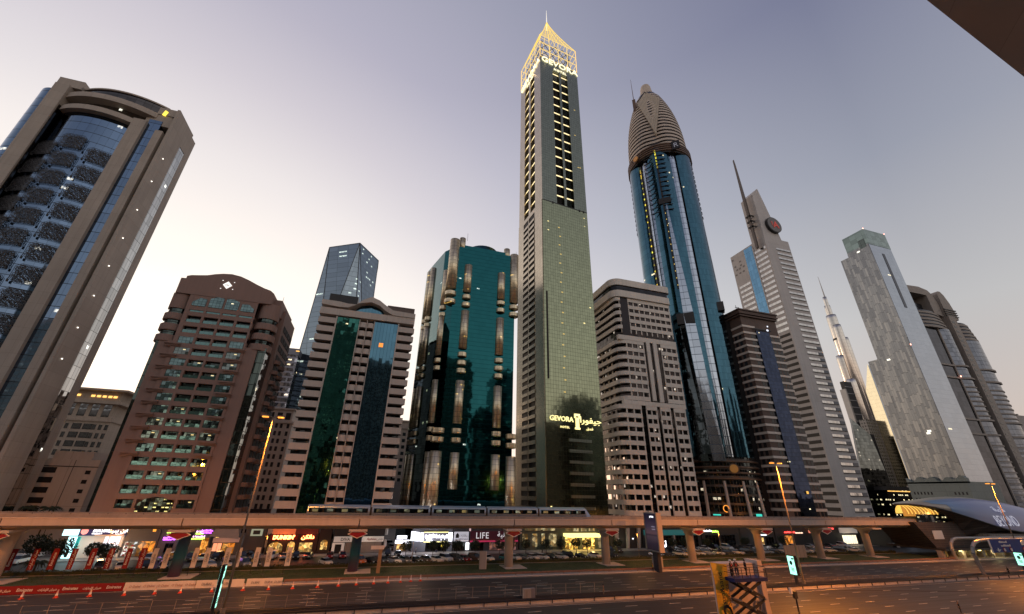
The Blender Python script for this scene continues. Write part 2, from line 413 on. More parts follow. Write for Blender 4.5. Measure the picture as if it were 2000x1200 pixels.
# pale concrete upstand of the median
tag(MB().extx([(77.82, 0.0), (78.2, 0.0), (78.2, .74), (77.95, .74)], -320, 900).build('median_wall', plain('pale barrier concrete', (.58, .50, .43), .7, var=.2, scale=.7)), 'long low pale concrete upstand under the near median guardrail', 'kerb wall')
# pedestrian fence on the median
m_fence = plain('fence steel', (.30, .24, .19), .5, .3)
def median_fence(x0, x1, label):
    t = thing('pedestrian_fence', label, 'fence', (x0, 81.6, 0), 0, 'thin pedestrian fences on the median')
    me = MB().tube((0, 0, .2), (0, 0, 2.3), .045, n=6).mesh('fence_post', m_fence)
    rep('fence_post', me, t, [(i * 2.9, 0, 0) for i in range(int((x1 - x0) / 2.9) + 1)])
    b = MB()
    for z in (2.25, 1.6, 1.0, .4): b.box(x0, x1, 81.58, 81.62, z, z + .025)
    b.build('fence_wire', m_fence, t)
median_fence(-42, 44, 'thin wire pedestrian fence on the median left of the grey cabinet')
def panel_fence(x0, n, label):
    t = thing('barrier_fence', label, 'fence', (x0, 83.0, 0), 0, 'thin pedestrian fences on the median')
    b = MB()
    for r in (.0,): pass
    me = MB().box(0, 2.1, -.02, .02, 1.05, 1.1).box(0, 2.1, -.02, .02, .12, .17).box(0, .05, -.02, .02, 0, 1.1).box(2.05, 2.1, -.02, .02, 0, 1.1)
    for k in range(1, 9): me.box(k * .23, k * .23 + .015, -.01, .01, .17, 1.05)
    me = me.mesh('fence_panel', m_fence)
    rep('fence_panel', me, t, [(i * 2.25, 0, 0) for i in range(n)])
panel_fence(91.5, 24, 'row of low crowd barrier panels on the median right of the lit upright sign')

# ------------------------------------------------------------------ viaduct
m_deckrail = plain('viaduct parapet', (.27, .24, .22), .7, var=.2, scale=.6)
vd = thing('metro_viaduct', 'long pale concrete metro viaduct carrying a train on round pillars', 'viaduct', (0, 115.5, 0))
prof = [(111.0, 9.75), (113.0, 8.95), (118.0, 8.95), (120.0, 9.75), (120.0, 11.1), (111.0, 11.1)]
joints = [-150, -120, -95, -66, -36.7, -1.8, 35.7, 63.6, 91.8, 117.1, 141.6, 163.9, 186]
for a, b_ in zip(joints, joints[1:]):
    MB().extx(prof, a + .11, b_ - .11).build('girder', m_conc, vd)
b = MB()
for a, b_ in zip(joints, joints[1:]): b.box(a + .04, b_ - .04, 110.9, 111.15, 10.98, 11.12).box(a + .04, b_ - .04, 119.85, 120.1, 10.98, 11.12)
b.build('lip', plain('pale lip', (.62, .53, .46), .7), vd)
MB().box(-150, 186, 111.25, 111.45, 11.12, 11.75).box(-150, 186, 119.5, 119.7, 11.12, 11.75).build('parapet', m_deckrail, vd)
me = MB().box(-.04, .04, -.04, .04, 11.1, 12.0).mesh('rail_post', m_dark)
rep('rail_post', me, vd, [(-92 + i * 3.0, -4.2, 0) for i in range(93)])
MB().box(-150, 186, 111.28, 111.34, 11.95, 12.0).box(-150, 186, 113.9, 114.05, 11.1, 11.25).box(-150, 186, 115.5, 115.65, 11.1, 11.25).build('handrail', m_dark, vd)
m_blue = None
def wrapmat():
    m, t, b = newmat('blue pillar wrap')
    p, h, z, s = coords(t)
    rp = N(t, 'ShaderNodeValToRGB'); t.links.new(M(t, 'DIVIDE', z, 9.0), rp.inputs[0])
    setramp(rp, [(0, (.10, .02, .05)), (.22, (.05, .05, .09)), (.4, (.01, .09, .14)), (.7, (.008, .02, .08)), (1, (.008, .012, .04))])
    v = N(t, 'ShaderNodeTexNoise'); v.inputs['Scale'].default_value = .6; t.links.new(p, v.inputs['Vector'])
    t.links.new(mixc(t, .5, rp.outputs[0], mixc(t, v.outputs['Fac'], (.005, .01, .03), (.03, .10, .16)), 'SCREEN'), b.inputs['Base Color'])
    b.inputs['Roughness'].default_value = .35
    return m
m_wrap = wrapmat()
m_redsign = plain('red enamel', (.28, .02, .03), .4)
def pillar(x, y, wrap, label, sgn=True):
    t = thing('viaduct_pillar', label, 'pillar', (x, y, 0), 0, 'pillars carrying the metro viaduct')
    b = MB(); b.sm = True
    b.lathe((x, y), [(1.12, .1), (1.12, 7.0), (1.2, 7.5)], 28)
    b.build('shaft', m_wrap if wrap else m_conc, t)
    b = MB(); b.sm = True
    n = 28; prof = [(1.2, 1.2, 7.0), (1.9, 1.35, 7.9), (3.4, 1.5, 8.45), (3.6, 1.5, 8.9)]
    vs = []
    for rx, ry, z in prof:
        for i in range(n):
            a = 2 * math.pi * i / n; vs.append((x + ry * math.cos(a), y + rx * math.sin(a), z))
    b.add(vs, [(j * n + i, j * n + (i + 1) % n, (j + 1) * n + (i + 1) % n, (j + 1) * n + i) for j in range(3) for i in range(n)] + [tuple(range(3 * n, 4 * n))])
    b.build('capital', m_wrap if wrap else m_conc, t)
    MB().box(x - 2.0, x + 2.0, y - 4.55, y - 1.0, 8.5, 8.94).build('bearing_ledge', m_conc, t)
    if sgn:
        o = [(x - 2.2, 8.0), (x, 7.1), (x + 2.2, 8.0), (x + 1.4, 8.45), (x - 1.4, 8.45)]
        MB().extr(o, y - 4.2, y - 4.0).build('hazard_plate_border', m_white, t)
        o2 = [(x + (a - x) * .88, 7.95 + (z - 7.95) * .8) for a, z in o]
        MB().extr(o2, y - 4.24, y - 4.2).build('hazard_plate', m_redsign, t)
    MB().box(x - 1.6, x + 4.0, y - 3.0, y + 3.0, .1, .22).build('base_slab', m_conc, t)
    return t
pl = [(-36.7, True, 'dark blue wrapped pillar below the pink and green shop signs'), (-1.8, True, 'dark blue wrapped pillar in front of the white fashion shop fascia'),
      (35.7, False, 'bare round pillar in front of the pharmacy with tall white letters'), (63.6, False, 'bare round pillar beside the golden lit hotel entrance'),
      (91.8, False, 'bare round pillar right of the tall advertising box'), (117.1, False, 'bare round pillar behind the scissor lift, between two banners and the street lamp'),
      (141.6, False, 'bare round pillar right of the beige hoarding'), (163.9, False, 'bare round pillar nearest the metro station mouth'),
      (-66, False, 'bare round pillar beyond the left edge of the pharmacy'), ]
for x, w, lb in pl: pillar(x, 115.5, w, lb, not lb.startswith('bare round pillar nearest'))

# ------------------------------------------------------------------ train
m_tr = plain('train body', (.26, .33, .42), .3, .4, var=.08)
m_trw = glass('train window', (.10, .13, .14), 2.4, 9, .12, 0, lit=.0, wob=.01)
m_tri = room('train saloon light', (.75, 1.0, .8), .35, .5)
tr = thing('metro_train', 'blue and silver metro train of five cars running along the viaduct', 'train', (5, 113.2, 11.1))
x0 = -13.5; L = 14.1
for k in range(5):
    a, c_ = x0 + k * L, x0 + (k + 1) * L - .5
    pr = [(111.9, 11.6), (114.7, 11.6), (114.85, 12.6), (114.6, 13.6), (113.3, 13.95), (112.0, 13.6), (111.75, 12.6)]
    pr = list(reversed(pr))
    cb = MB(); cb.extx([(y, z) for y, z in reversed(pr)], a, c_)
    if k == 4: cb.add([(c_, 111.9, 11.6), (c_, 114.7, 11.6), (c_, 114.6, 13.6), (c_, 113.3, 13.95), (c_, 112.0, 13.6), (c_ + 1.6, 112.3, 11.7), (c_ + 1.6, 114.3, 11.7), (c_ + .7, 113.3, 13.5)], [(0, 5, 7, 4), (0, 1, 6, 5), (1, 2, 7, 6), (4, 7, 3), (3, 7, 2), (5, 6, 7)])
    car = cb.build('train_car', m_tr, tr)
    MB().box(a + .4, c_ - .4, 111.70, 111.78, 12.35, 13.25).build('window_band', m_trw, car)
    wb = MB()
    xx = a + 1.0
    while xx < c_ - 2: wb.box(xx, xx + 1.3, 111.66, 111.70, 12.5, 13.1); xx += 3.2
    wb.build('lit_window', m_tri, car)
    if k: MB().box(a - .5, a, 112.1, 114.4, 11.8, 13.5).build('gangway', m_dark, car)

# ------------------------------------------------------------------ street lamps
m_sod = emis('sodium lamp', (1.0, .36, .05), 1.9)
def spotlight(x, y, z, parent, power, col=(1.0, .30, .03), r=.35, spot=False):
    l = bpy.data.lights.new('lamp_light', 'SPOT' if spot else 'POINT'); l.energy = power; l.color = col; l.shadow_soft_size = r
    if spot: l.spot_size = R(155 if spot is True else spot); l.spot_blend = .6
    o = bpy.data.objects.new('lamp_light', l); COL.objects.link(o); o.parent = parent
    o.location = (x - parent.location.x, y - parent.location.y, z - parent.location.z); return o
def lamp(x, y, h, label, P=9000, two=True, lit=True, base=.2):
    t = thing('street_lamp', label, 'street lamp', (x, y, 0), 0, 'tall street lamps on the median')
    b = MB(); b.sm = True
    b.tube((x, y, base), (x, y, h), .19, .09, 12); b.build('pole', m_pole, t)
    MB().tube((x, y, base), (x, y, 1.3), .34, .34, 12).build('base', m_pole, t)
    for s in ((-1, 1) if two else (1,)):
        MB().tube((x, y, h - .1), (x + s * .75, y, h + .15), .07, .06, 8).build('arm', m_pole, t)
        hd = MB().extx([(y - .22, h + .05), (y + .22, h + .05), (y + .16, h + .3), (y - .16, h + .3)], x + (s * .65 if s > 0 else -1.75), x + (1.75 if s > 0 else -.65)).build('lamp_head', m_pole, t)
        MB().box(x + (.75 if s > 0 else -1.65), x + (1.65 if s > 0 else -.75), y - .3, y + .3, h - .12, h + .05).build('lens', m_sod, hd)
    if lit:
        spotlight(x + 1.5, y - .5, h - .2, t, P, spot=True).rotation_euler = (R(-12), 0, 0)
        spotlight(x - 1.5, y + .5, h - .2, t, 26000, spot=104).rotation_euler = (R(50), 0, 0)
    return t
lamp(-18.0, 80.0, 28.2, 'tall street lamp with glowing orange head left of the white banded tower', 26000)
lamp(91.2, 80.0, 24.9, 'tall twin headed street lamp glowing in front of the dark banded tower', 62000)
lamp(169.5, 80.0, 22.3, 'tall twin headed street lamp glowing above the metro station roof', 46000)
lamp(-72.0, 80.0, 26.0, 'tall street lamp on the median left of the red banners', 26000)
nl = lamp(76.0, 21.0, 24.0, 'street lamp added for light on the near roadside, unseen beyond the right edge', 70000, base=0)  # unseen lamp added to throw light on the banner and near road
for q in KIDS(nl):
    if q.type == 'LIGHT' and q.data.energy > 50000: q.rotation_euler = Vector((-24, 26, -18)).to_track_quat('-Z', 'Y').to_euler()
lamp(-55.0, 34.0, 24.0, 'street lamp added for light on the near roadside, unseen beyond the left edge', 30000, base=0)  # unseen lamp added to light barriers and viaduct from the front
def small_lamp(x, y, h, label, P=500, col=(1, .45, .1)):
    t = thing('roadside_lamp', label, 'street lamp', (x, y, 0), 0, 'small orange lamps along the service road')
    MB().tube((x, y, 0), (x, y, h), .09, .06, 8).build('pole', m_pole, t)
    MB().box(x - .45, x + .2, y - .14, y + .14, h, h + .14).build('lamp_head', m_pole, t)
    MB().box(x - .42, x + .1, y - .12, y + .12, h - .05, h).build('lens', m_sod, t)
    spotlight(x - .1, y, h - .3, t, P, col)
small_lamp(153.5, 124, 8.6, 'small lit orange lamp between the two rightmost bare pillars', 900)
small_lamp(-104, 171, 12.2, 'small lit orange lamp over the car park at the far left', 900)
small_lamp(-62, 143, 6.5, 'small service road lamp beside the pharmacy wall', 1500)
small_lamp(12, 121.6, 6.8, 'small service road lamp left of the white lit shop fronts', 900, (1, .6, .3))
small_lamp(-22, 121.6, 6.8, 'small service road lamp in front of the doughnut shop', 900)
small_lamp(78, 121.6, 6.8, 'small service road lamp right of the golden hotel entrance', 900)
small_lamp(108, 121.6, 6.8, 'small service road lamp by the shops under the dark banded tower', 900)
# ================================================================== BUILDINGS
GT = 'towers behind the viaduct'
def box_me(name, mat, x, y, z): return MB().box(0, x, 0, y, 0, z).mesh(name, mat)

# ---- 1. stone tower with bowed blue glass, far left
def stone_tower():
    m_st = panel('brown stone', (.36, .305, .255), 3.6, 3.9, .008, var=.08)
    m_gl = glass('bowed blue glass', (.15, .215, .32), 2.6, 3.9, .02, .05, lit=.03, litcol=(1, .95, .8), lits=1.2, wob=.012, var=.2, wave=.008)
    m_gs = glass('grey side glass', (.50, .50, .48), 1.5, 3.9, .06, .03, lit=.03, litcol=(1, 1, .85), wob=.05, var=.3)
    m_rv = glass('dark reveal glass', (.10, .09, .085), 3, 4, .03, .03, wob=.04, var=.3)
    t = thing('stone_tower', 'brown stone tower with bowed blue glass front cut by the left edge', 'tower', (-115, 148, 0), 0, GT)
    # solid masses
    b = MB().box(-133.6, -129.2, 148, 168, 0, 152.5).build('stone_pier', m_st, t)
    MB().box(-106.6, -102.4, 148, 168, 0, 144).build('stone_pier', m_st, t)
    MB().box(-98.5, -96.1, 148, 168, 0, 140.5).build('stone_pier', m_st, t)
    b = MB().box(-94.9, -94.0, 148, 156.7, 0, 152.6).box(-95.6, -94.9, 150.5, 166, 0, 152.6).box(-94.95, -94.0, 156.7, 161, 141.9, 152.6).box(-104, -95.6, 149.5, 161, 144, 152.2)
    b.build('stone_slab', m_st, t)
    MB().box(-94.85, -94.15, 156.7, 161, 0, 141.9).build('side_glazing', m_gs, t)
    MB().box(-96.1, -95.62, 150.5, 160, 0, 147).build('shadow_gap', m_black, t)
    MB().box(-129.2, -106.6, 153.5, 166, 0, 142).build('core', m_rv, t)
    MB().box(-102.5, -98.4, 149.2, 160, 0, 146).build('glazed_strip', m_gl, t)
    MB().box(-129.3, -128.9, 148.6, 154, 0, 143).build('reveal', m_rv, t)
    # bowed centre bay
    ar = arcpts(-128.0, -106.6, 150.6, 2.9, 18)
    c = MB(); c.sm = True
    c.add([(x, y, 0) for x, y in ar] + [(x, y, 143) for x, y in ar], [(i, i + 1, len(ar) + i + 1, len(ar) + i) for i in range(len(ar) - 1)])
    c.build('bowed_glazing', m_gl, t)
    # left quarter-round glass corner
    c = MB(); c.sm = True
    c.lathe((-133.6, 155), [(6.2, 0), (6.2, 150)], 12, math.pi, 1.5 * math.pi)
    c.build('corner_glazing', m_gl, t)
    MB().box(-140, -133.7, 155, 168, 0, 149).build('rear_mass', m_st, t)
    # lintel, recessed attic windows, roof ring
    def ring(name, x0, x1, y, sag, z0, z1, mat, th=3.0, n=20):
        a = arcpts(x0, x1, y, sag, n)
        return MB().prism(a + [(x1, y + th), (x0, y + th)], z0, z1).build(name, mat, t)
    ring('lintel', -128.8, -104.2, 149.2, 3.6, 141.2, 143.4, m_st, 6)
    ring('attic_glazing', -126, -104, 151.2, 2.6, 143.4, 147.3, m_gs, 6)
    ring('lintel', -129.5, -101.0, 149.2, 3.9, 147.3, 149.6, m_st, 10)
    ring('roof_ring', -126, -99, 150.4, 3.4, 149.6, 153.6, m_rv, 9)
    ring('roof_cap', -126.4, -98.8, 150.2, 3.7, 153.6, 154.2, m_st, 9)
    MB().box(-134.2, -126.5, 149, 166, 152.5, 156.4).build('corner_block', m_st, t)
    MB().box(-101.3, -94.4, 149.2, 156, 149.5, 153.0).build('corner_block', m_st, t)
    # band of paler stone at street level and small floodlights along the slab
    MB().box(-134, -93.7, 147.6, 161.2, 0, 8).build('plinth', panel('grey plinth', (.16, .14, .13), 3, 2, .01), t)
    fl = MB().box(-.12, .12, -.12, .12, -.12, .12).mesh('floodlight', emis('small white light', (1, .95, .85), 3))
    rep('floodlight', fl, t, [(21.2, 3.0, z) for z in (130, 119, 106, 94, 83, 72, 61, 51)])
    e = MB().extr([(-99.6, 149.4), (-98.5, 149.0), (-98.1, 151.2), (-99.2, 151.8)], 149.0, 149.3).build('yellow_emblem', emis('yellow emblem light', (1, .75, .08), 1.6), t)
    MB().extr([(-96.3, 149.4), (-95.4, 149.4), (-95.8, 148.7)], 149.05, 149.2).build('vent', m_black, t)
    # perforated eight-sided sun screens on the bowed glass
    m, tt, bb = newmat('perforated screen')
    p, h, z, s = coords(tt)
    v = N(tt, 'ShaderNodeTexVoronoi', feature='DISTANCE_TO_EDGE'); v.inputs['Scale'].default_value = 2.3; tt.links.new(p, v.inputs['Vector'])
    tr_ = N(tt, 'ShaderNodeBsdfTransparent'); mx = N(tt, 'ShaderNodeMixShader')
    tt.links.new(M(tt, 'LESS_THAN', v.outputs['Distance'], .12), mx.inputs[0]); tt.links.new(tr_.outputs[0], mx.inputs[1]); tt.links.new(bb.outputs[0], mx.inputs[2])
    tt.links.new(mx.outputs[0], tt.nodes['Material Output'].inputs[0]); bb.inputs['Base Color'].default_value = (.03, .028, .03, 1); bb.inputs['Roughness'].default_value = .6
    sh = MB()
    wd, hg, ch = 3.3, 2.9, 1.0
    o = [(-wd + ch, -hg), (wd - ch, -hg), (wd, -hg + ch), (wd, hg - ch), (wd - ch, hg), (-wd + ch, hg), (-wd, hg - ch), (-wd, -hg + ch)]
    sh.extr(o, -.05, 0); me = sh.mesh('sun_screen', m)
    fr = MB(); n = 8
    o2 = [(x * 1.06, z * 1.06) for x, z in o]
    for i in range(8):
        a, b2 = o2[i], o2[(i + 1) % 8]; fr.tube((a[0], -.1, a[1]), (b2[0], -.1, b2[1]), .07, n=5)
    for q in (-1, 1):
        fr.tube((q * (wd + .1), -.1, -hg * .5), (q * (wd + .1), -.6, -hg * .9), .09, n=5)
        fr.box(q * (wd + .1) - .18, q * (wd + .1) + .18, -.5, .1, -hg - .5, -hg + .3)
    mef = fr.mesh('screen_frame', m_dark)
    cx, rr = -117.3, ((21.4 / 2) ** 2 + 2.9 ** 2) / (2 * 2.9); cy = 150.6 - 2.9 + rr
    for col, zs0 in ((-110.2, 123.2), (-118.3, 127.0), (-125.3, 123.2)):
        for k in range(15):
            z_ = zs0 - k * 8.0
            if z_ < 12: continue
            an = math.asin(max(-1, min(1, (col - cx) / rr))); px, py = cx + (rr + .45) * math.sin(an), cy - (rr + .45) * math.cos(an)
            f = inst('sun_screen', me, t, (px + 115, py - 148, z_), an)
            inst('screen_frame', mef, f)
stone_tower()

# ---- 2. low cream building and cream hotel behind it
def cream_low():
    m_c = panel('cream render', (.46, .385, .325), 30, 11, .002, var=.06)
    t = thing('cream_building', 'low blank cream building with black strip openings between stone tower and brown red tower', 'building', (-91, 170, 0))
    MB().box(-99.7, -83.6, 170, 186, 0, 24.2).box(-96.5, -86.5, 171, 184, 24.2, 26.6).build('wall', m_c, t)
    me = MB().box(0, 6.0, -.06, .3, 0, 1.6).mesh('strip_window', m_black)
    rep('strip_window', me, t, [(-10.7 + 91 - 91 + 2, 0, z) for z in (20.2, 17.4, 14.6, 11.8, 9, 6)])
    me = MB().box(0, 1.3, -.06, .3, 0, 1.1).mesh('window', m_black)
    rep('window', me, t, [(4.7, 0, z) for z in (20.0, 17.3, 14.6, 12.0, 9.4)])
    MB().box(-89.9, -89.75, 169.96, 170.1, 0, 24).box(-99.7, -83.6, 169.95, 170.02, 22.0, 22.25).build('joint', m_dark, t)
cream_low()
def cream_hotel():
    m_c = panel('hotel cream stone', (.48, .385, .30), 3, 3.6, .01, var=.08)
    t = thing('cream_hotel', 'cream hotel with warm lit cornice and flat overhanging roof far behind at the left', 'hotel', (-140, 240, 0))
    MB().box(-165, -120.3, 240, 262, 0, 45.5).build('wall', m_c, t)
    MB().box(-163, -121.5, 241, 262, 45.5, 53.5).build('upper_wall', m_c, t)
    MB().box(-165.5, -119.8, 239.4, 262, 43.6, 44.4).build('cornice', m_c, t)
    MB().box(-165.5, -119.0, 238.8, 262, 51.6, 53.0).build('cornice', m_c, t)
    MB().box(-161, -120.5, 240.5, 262, 53.0, 57.4).build('attic', m_c, t)
    MB().box(-167, -117.2, 237.4, 262, 57.4, 58.2).build('roof', m_c, t)
    gl = glass('hotel window', (.22, .25, .28), 3, 3.6, .05, .05, lit=.12, litcol=(1, .7, .3), lits=2)
    w1 = MB().box(0, 1.3, -.06, .2, 0, 2.3).mesh('window', gl); w2 = MB().box(0, 3.4, -.06, .2, 0, 2.5).mesh('wide_window', gl)
    w3 = MB().box(0, 2.9, -.06, .2, 0, 5.4).mesh('tall_window', gl)
    L1, L2 = [], []
    for k in range(10):
        z = 40.0 - k * 3.75
        for x in (-139, -136.6, -126.5, -124.2, -145, -148, -121.9): L1.append((x + 140, 0, z))
        for x in (-134.0, -130.0): L2.append((x + 140, 0, z))
    rep('window', w1, t, L1); rep('wide_window', w2, t, L2)
    rep('tall_window', w3, t, [(x, 1, 45.9) for x in (-4, .6, 5.2, 9.8, 14.4)])
    me = MB().box(0, 1.4, -.1, .1, 0, .9).mesh('warm_light', emis('warm facade light', (1, .55, .14), 1.7))
    rep('warm_light', me, t, [(x, .6, 44.5) for x in (-.2, 4.6, 9.2, 13.8, 17.6)] + [(x, .3, 54.6) for x in (2.5, 8, 10.2, 12.4, 14.6, 16.6)])
cream_hotel()

# ---- 3. brown red tower with curved gable
def red_tower():
    m_p = plain('brown red render', (.25, .16, .13), .8, var=.08, scale=.12)
    m_g = glass('teal window', (.12, .18, .19), 1.05, .95, .07, .07, frame=(.02, .02, .02), lit=.02, wob=.06, var=.35)
    m_gl = glass('lit apartment window', (.15, .18, .18), 1.05, .95, .07, .07, frame=(.02, .02, .02), lit=.25, litcol=(1, .75, .3), lits=1.4, wob=.06, var=.35)
    m_dw = glass('recess shaded window', (.045, .055, .055), 1.05, .95, .07, .07, frame=(.012, .012, .012), lit=.015, litcol=(1, .75, .3), lits=1.0, wob=.06, var=.5)  # shade of the recesses is put into this darker tint
    m_rail = glass('teal balcony glass', (.10, .17, .17), 1.4, 5, .03, .01, wob=.03)
    t = thing('red_tower', 'brown red apartment tower with curved gable and small white diamond sign', 'tower', (-58, 150, 0), 0, GT)
    # body in steps: centre block, side bays
    x0, x1 = -68.2, -47.6
    # front wall of the centre block is built around its openings
    fl = [70.3 - k * 3.68 for k in range(17)]      # sill level of each floor
    cols = [(-66.9, -62.8), (-62.1, -57.9), (-57.3, -53.1), (-52.4, -48.2)]
    MB().box(-72, -43.7, 154, 176, 0, 80).build('core', m_p, t)
    MB().box(x0 + .3, x1 - .3, 151.6, 154, 0, 77).build('recess_wall', m_p, t)
    # wall grid: vertical piers and horizontal bands
    edges = [x0, -66.9, -62.8, -62.1, -57.9, -57.3, -53.1, -52.4, -48.2, x1]
    pm = MB()
    for i in range(0, 10, 2): pm.box(edges[i], edges[i + 1], 150, 151.7, 0, 76.5)
    z = fl[-1]
    for f in fl: pm.box(x0, x1, 150.05, 151.65, f - 1.45, f)
    pm.box(x0, x1, 150.05, 151.65, 0, fl[-1] - 1.4)
    # gable with its stepped, rounded outline
    gp = [(-72.6, 72.2), (-47.0, 72.2), (-43.7, 72.2), (-43.7, 80.6), (-45, 81.6), (-47.2, 82.2), (-49.8, 83.2), (-52.7, 84.5), (-55.5, 85.5), (-58.4, 85.9), (-61, 85.6), (-63.3, 85.0), (-65.4, 84.2), (-67.5, 83.8), (-70, 83.4), (-71.2, 82.9), (-71.2, 82.0), (-72.6, 81.9)]
    g = MB().extr(gp, 150.1, 154.2)
    wall = pm.build('wall', m_p, t)
    gp2 = [(p[0], max(p[1], 76.4)) if p[1] < 73 else p for p in gp]
    MB().extr(gp2, 149.9, 156).build('gable', m_p, t)
    # arched top windows
    for (a, b2, zl, zr) in ((-66.8, -62.9, 73.8, 75.2), (-62, -58.0, 75.6, 76.2), (-57.2, -53.2, 76.2, 75.6), (-52.3, -48.3, 75.0, 73.6)):
        MB().extr([(a, 72.5), (b2, 72.5), (b2, zr), ((a + b2) / 2, max(zl, zr) + .25), (a, zl)], 149.86, 150.2).build('arched_window', m_g, t)
    MB().box(x0, x1, 150.06, 151.64, 71.0, 76.5).build('upper_wall', m_p, t)
    wn_ = MB().box(0, 4.0, 0, .2, 0, 2.25).mesh('window', m_g); wl = MB().box(0, 4.0, 0, .2, 0, 2.25).mesh('window', m_gl)
    rl = MB().box(0, 4.0, 0, .08, 0, 1.05).mesh('balcony_rail', m_rail)
    A, B, C_, D_ = [], [], [], []
    wd_ = MB().box(0, 4.0, 0, .2, 0, 2.25).mesh('window', m_dw)
    for i, f in enumerate(fl):
        for j, (a, b2) in enumerate(cols):
            if i == 16 and j in (1, 2): continue
            mid = 3 <= i <= 12
            bay = mid and j in (0, 3)
            y = .15 if bay else 1.3
            lit = (i, j) in ((4, 0), (5, 1), (6, 2), (10, 1), (11, 2), (11, 3), (10, 0), (11, 0), (4, 3), (5, 3), (14, 1), (16, 3), (9, 1))
            (B if lit else (A if bay else D_)).append((a + 58.05, y, f))
            if not bay: C_.append((a + 58.05, .3, f))
    rep('window', wn_, t, A); rep('window', wd_, t, D_); rep('window', wl, t, B); rep('balcony_rail', rl, t, C_)
    # projecting side wings with ledges
    me = MB().add([(-3.6, 0, 0), (.8, 0, 0), (.8, -.9, .9), (-3.6, -.2, .9)], [(0, 1, 2, 3)]).box(-3.6, .8, -.85, 0, .9, 1.2).mesh('ledge', m_p)
    rep('ledge', me, t, [(-9.6 + 1.2, 0, f - 1.5) for f in fl[3:13]] + [(10.0, 0, f - 1.5, 0) for f in fl[3:13]])
    MB().box(-71.9, x0, 150.4, 156, 0, 60).box(x1, -43.9, 150.4, 156, 0, 60).build('side_wing', m_p, t)
    # glazed slots at both corners
    m_sl = glass('slot glazing', (.07, .09, .085), 1.2, 3.68, .06, .06, wob=.06, var=.4, lit=.03)
    MB().box(-73.0, -71.9, 151.0, 158, 0, 61).build('corner_glazing', m_sl, t)
    MB().box(-43.9, -41.4, 151.0, 158, 0, 60.5).build('corner_glazing', m_sl, t)
    # rounded balcony bays at the top corners
    for cx, nm in ((-71.0, 0), (-44.2, 1)):
        for z in (59.5, 63.3, 67.1):
            b = MB(); b.sm = False
            b.lathe((cx, 153.6), [(3.5, z), (3.6, z + .2), (3.6, z + 2.2), (3.5, z + 2.3)], 20); b.build('rounded_balcony', m_p, t)
        b = MB(); b.lathe((cx, 153.6), [(2.9, 59.5), (2.9, 74.5)], 16); b.build('bay_window', m_sl, t)
        b = MB(); b.lathe((cx, 153.6), [(3.3, 71.2), (3.3, 76.8)], 20); b.build('bay_top', m_p, t)
    # right flank with stacked rounded balconies
    MB().box(-43.7, -40.3, 158, 176, 0, 77.5).build('flank_wall', m_p, t)
    me = MB(); me.lathe((0, 0), [(1.7, 0), (1.8, .1), (1.8, 1.3), (1.7, 1.4)], 14); me = me.mesh('rounded_balcony', m_p)
    rep('rounded_balcony', me, t, [(17.6, y, 10 + k * 3.68) for k in range(14) for y in (12, 20)])
    me = MB().box(0, .12, 0, 3.2, 0, 2.2).mesh('flank_window', m_black)
    rep('flank_window', me, t, [(17.72, y, 11.4 + k * 3.68) for k in range(17) for y in (10.4, 14.5, 18.5, 22.4)])
    # diamond sign and its four dots
    d = [(-58.6, 80.0), (-57.2, 81.4), (-58.6, 82.8), (-60.0, 81.4)]
    me_w = emis('white sign light', (1, .97, .92), 1.1)
    dd = MB().extr(d, 149.7, 149.88).build('diamond_sign', me_w, t)
    b = MB()
    for q in (-.45, 0, .45): b.box(-58.6 + q - .1, -58.6 + q + .1, 149.62, 149.7, 81.1 + abs(q) * .1, 81.6)
    b.build('emblem_mark', m_p, dd)
    me = MB().box(-.14, .14, -.06, 0, -.14, .14).mesh('sign_dot', me_w)
    rep('sign_dot', me, t, [(-.6 + a, -.12, 81.4 + c_) for a, c_ in ((-1.8, 1.6), (1.8, 1.4), (-1.7, -1.5), (1.9, -1.3))])
    # entrance arch
    ea = [(-61.6, 8.2)] + [(-57.5 - 4.1 * math.cos(a), 12.0 + 2.3 * math.sin(a)) for a in [math.pi * i / 10 for i in range(11)]] + [(-53.4, 8.2)]
    MB().extr(list(reversed(ea)), 149.8, 151.8).build('entrance_arch', glass('arch glass', (.12, .14, .12), 1, 1, .08, .08, lit=.25, litcol=(1, .85, .3), lits=2, wob=.1), t)
    MB().tube((-43, 160, 77), (-43, 160, 84), .06).build('roof_mast', m_dark, t)
    MB().box(-72.2, -70.2, 152, 160, 74, 80.5).build('roof_block', m_p, t); MB().box(-46, -41.2, 153, 172, 74, 79.6).build('roof_block', m_p, t)
red_tower()

